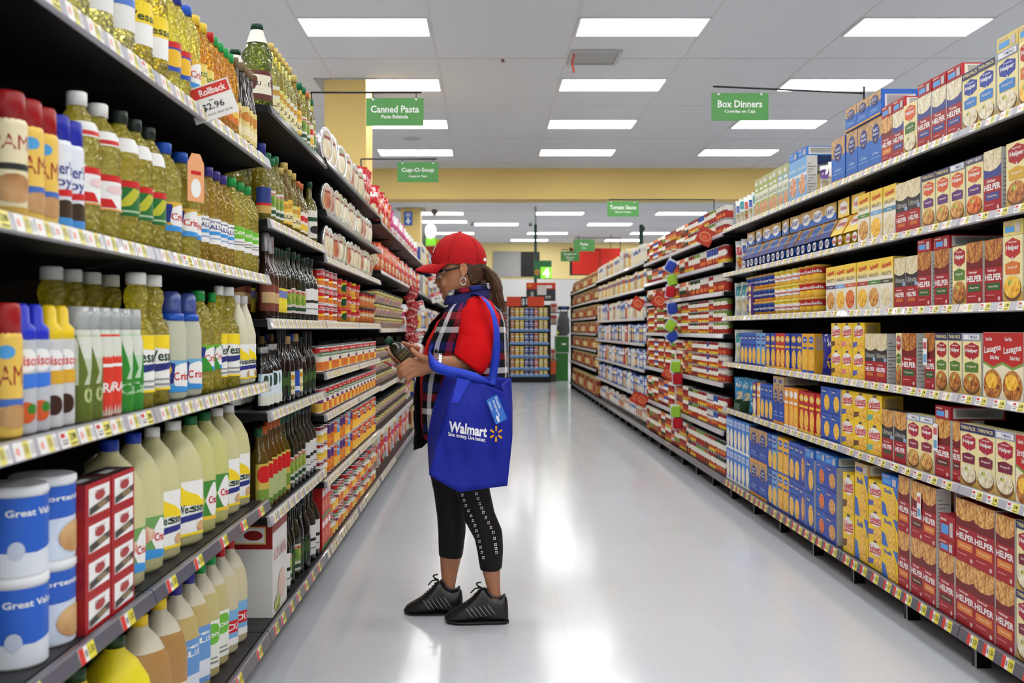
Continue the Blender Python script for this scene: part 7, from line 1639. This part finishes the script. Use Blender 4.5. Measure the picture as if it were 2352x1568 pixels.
def fg(side):
    def g(u, t):
        a, b = ff(0 if side == 0 else 1, t), fb(0 if side == 0 else 1, t); p = a * (1 - u) + b * u
        p.x += (.02 if side == 0 else -.025) * math.sin(PI * u) * (t / 3) ** 1.2 * (1 if side else .4); return p
    return g
def fbase(u, t):
    return ff(u, 0) * (1 - t / 3) + fb(u, 0) * (t / 3)
for nm, fn, nx in (('front_panel', ff, 28), ('back_panel', fb, 20), ('gusset', fg(0), 10), ('gusset', fg(1), 10), ('bottom_panel', fbase, 20)):
    vs, fs = panel(fn, nx); q = MB(); q.add(vs, fs, BAGM, True)
    bp(nm, mod_bake(q.mesh(nm), [('SOLIDIFY', dict(thickness=.0012, offset=0))], nm))
WHT2, GLD = M((236, 238, 244), .5), M((240, 170, 30), .5)
def onbag(x, y, d=.0022):
    return W(x, y, yfront(x, y) - d)
def bagtext(s, cx, cy, w, h, slope, mat, bold=.02, skew=0.0):
    vs, fs, tw, th = text2d(s, bold); q = MB()
    q.add([onbag(cx + u * w + v * skew, cy + u * w * slope - v * h) for u, v in vs], fs, mat); return q
q = bagtext('Walmart', 1075, 985.5, 88, 25, .15, WHT2, .035, 2); bp('lettering', q.mesh('lettering'))
q = bagtext('Save money. Live better.', 1072.5, 1004.5, 86, 12, .17, WHT2, .02); bp('lettering', q.mesh('lettering'))
q = MB()
for a in range(6):
    ph = -PI / 2 + .02 + a * PI / 3; c, s = math.cos(ph), math.sin(ph)
    q.add([onbag(1139.5 + (c * r - s * dd) * 1.0, 996 + (s * r + c * dd) * 1.18) for r, dd in ((5.5, -1.4), (14, -2.3), (15.5, -1.2), (15.5, 1.2), (14, 2.3), (5.5, 1.4))], [(0, 1, 2, 3, 4, 5)], GLD)
bp('emblem', q.mesh('emblem'))
# hang tag
TGM = M((52, 112, 205), .35)
A, B_, C_ = (1116.5, 919), (1142, 904.5), (1139.5, 975.5)
def ontag(u, v, d=0.0):
    x = A[0] + (B_[0] - A[0]) * u + (C_[0] - A[0]) * v; y = A[1] + (B_[1] - A[1]) * u + (C_[1] - A[1]) * v
    return W(x, y, YF - .012 - d)
q = MB(); cs = [(0, .04), (.1, 0), (.9, 0), (1, .04), (1, .96), (.9, 1), (.1, 1), (0, .96)]
q.add([ontag(*c) for c in cs] + [ontag(*c, -.0012) for c in cs], [tuple(range(8)), tuple(reversed(range(8, 16)))] + [(i, (i + 1) % 8, 8 + (i + 1) % 8, 8 + i) for i in range(8)], TGM)
tg = bp('hang_tag', q.mesh('hang_tag')); q = MB()
for s, u0, v0, lw, lh in (('Reusable', .8, .3, .44, .2), ('shopping bag', .5, .46, .66, .24), ('Walmart', .17, .28, .36, .15)):
    vs, fs, tw, th = text2d(s, .01); q.add([ontag(u0 + y * lh, v0 + x * lw, .0008) for x, y in vs], fs, WHT2)
q.add([ontag(*p, .0008) for p in ((.22, .78), (.3, .68), (.4, .78), (.4, .95), (.22, .95))], [(0, 1, 2, 3, 4)], WHT2)
link('print', q.mesh('print'), tg)
# handles
def ribbon(pts, wd, name):
    """pts: (x, y, Y); wd: half width vectors in the frame (dx, dy, dY)"""
    q = MB(); P_, V_ = [], []
    n = len(pts)
    def cr(a, b, c, d, t):
        return tuple(.5 * ((2 * b[i]) + (-a[i] + c[i]) * t + (2 * a[i] - 5 * b[i] + 4 * c[i] - d[i]) * t * t + (-a[i] + 3 * b[i] - 3 * c[i] + d[i]) * t ** 3) for i in range(3))
    for i in range(n - 1):
        for k in range(6):
            t = k / 6; g = lambda L: cr(L[max(i - 1, 0)], L[i], L[i + 1], L[min(i + 2, n - 1)], t)
            P_.append(g(pts)); V_.append(g(wd))
    P_.append(pts[-1]); V_.append(wd[-1])
    vs = []
    for p, v in zip(P_, V_):
        vs += [W(p[0] - v[0], p[1] - v[1], p[2] - v[2]), W(p[0] + v[0], p[1] + v[1], p[2] + v[2])]
    q.add(vs, [(2 * i, 2 * i + 1, 2 * i + 3, 2 * i + 2) for i in range(len(P_) - 1)], M((34, 64, 200), .55, spec=.35, bump=.15, bscale=420), True)
    bp(name, mod_bake(q.mesh(name), [('SOLIDIFY', dict(thickness=.0016, offset=0))], name))
ribbon([(1052, 809, 4.22), (1025, 803, 4.21), (1000, 799, 4.17), (988, 802, 4.10), (986, 818, 4.04), (998, 838, 4.0), (1022, 850, 3.975), (1058, 857, 3.965), (1095, 867, 3.962), (1126, 881, 3.985)],
       [(0, 8, 0), (1, 9, 0), (1, 9, 0), (-3, 9, 0), (-2, 10, .005), (-8, 9, 0), (-5, 11, 0), (-3, 10.5, 0), (-4, 8, 0), (-3, 2, 0)], 'handle')
ribbon([(1058, 700, 4.32), (1072, 684, 4.26), (1087, 676.5, 4.18), (1104, 680, 4.10), (1121, 697, 4.045), (1135, 728, 4.03), (1141, 770, 4.03), (1139, 815, 4.06), (1133, 856, 4.075), (1130, 884, 4.062)],
       [(3, 3, .012), (2, 2, .015), (1, 2.2, .017), (3, 2, .016), (4, -.8, .014), (5, -.6, .013), (7, 0, .01), (9, 1, .004), (9, 1, .002), (9, 1, .001)], 'handle')
q = MB(); pt = [((1051 - 14 * t), (868 + 57 * t), (1080 - 28 * t), (874 + 51 * t)) for t in [i / 8 for i in range(9)]]; q.add([onbag(a + (c_ - a) * u / 6, b + (d_ - b) * u / 6, .004) for a, b, c_, d_ in pt for u in range(7)], [(i * 7 + j, i * 7 + j + 1, i * 7 + j + 8, i * 7 + j + 7) for i in range(8) for j in range(6)], M((26, 52, 186), .55), True); bp('handle_patch', q.mesh('handle_patch'))
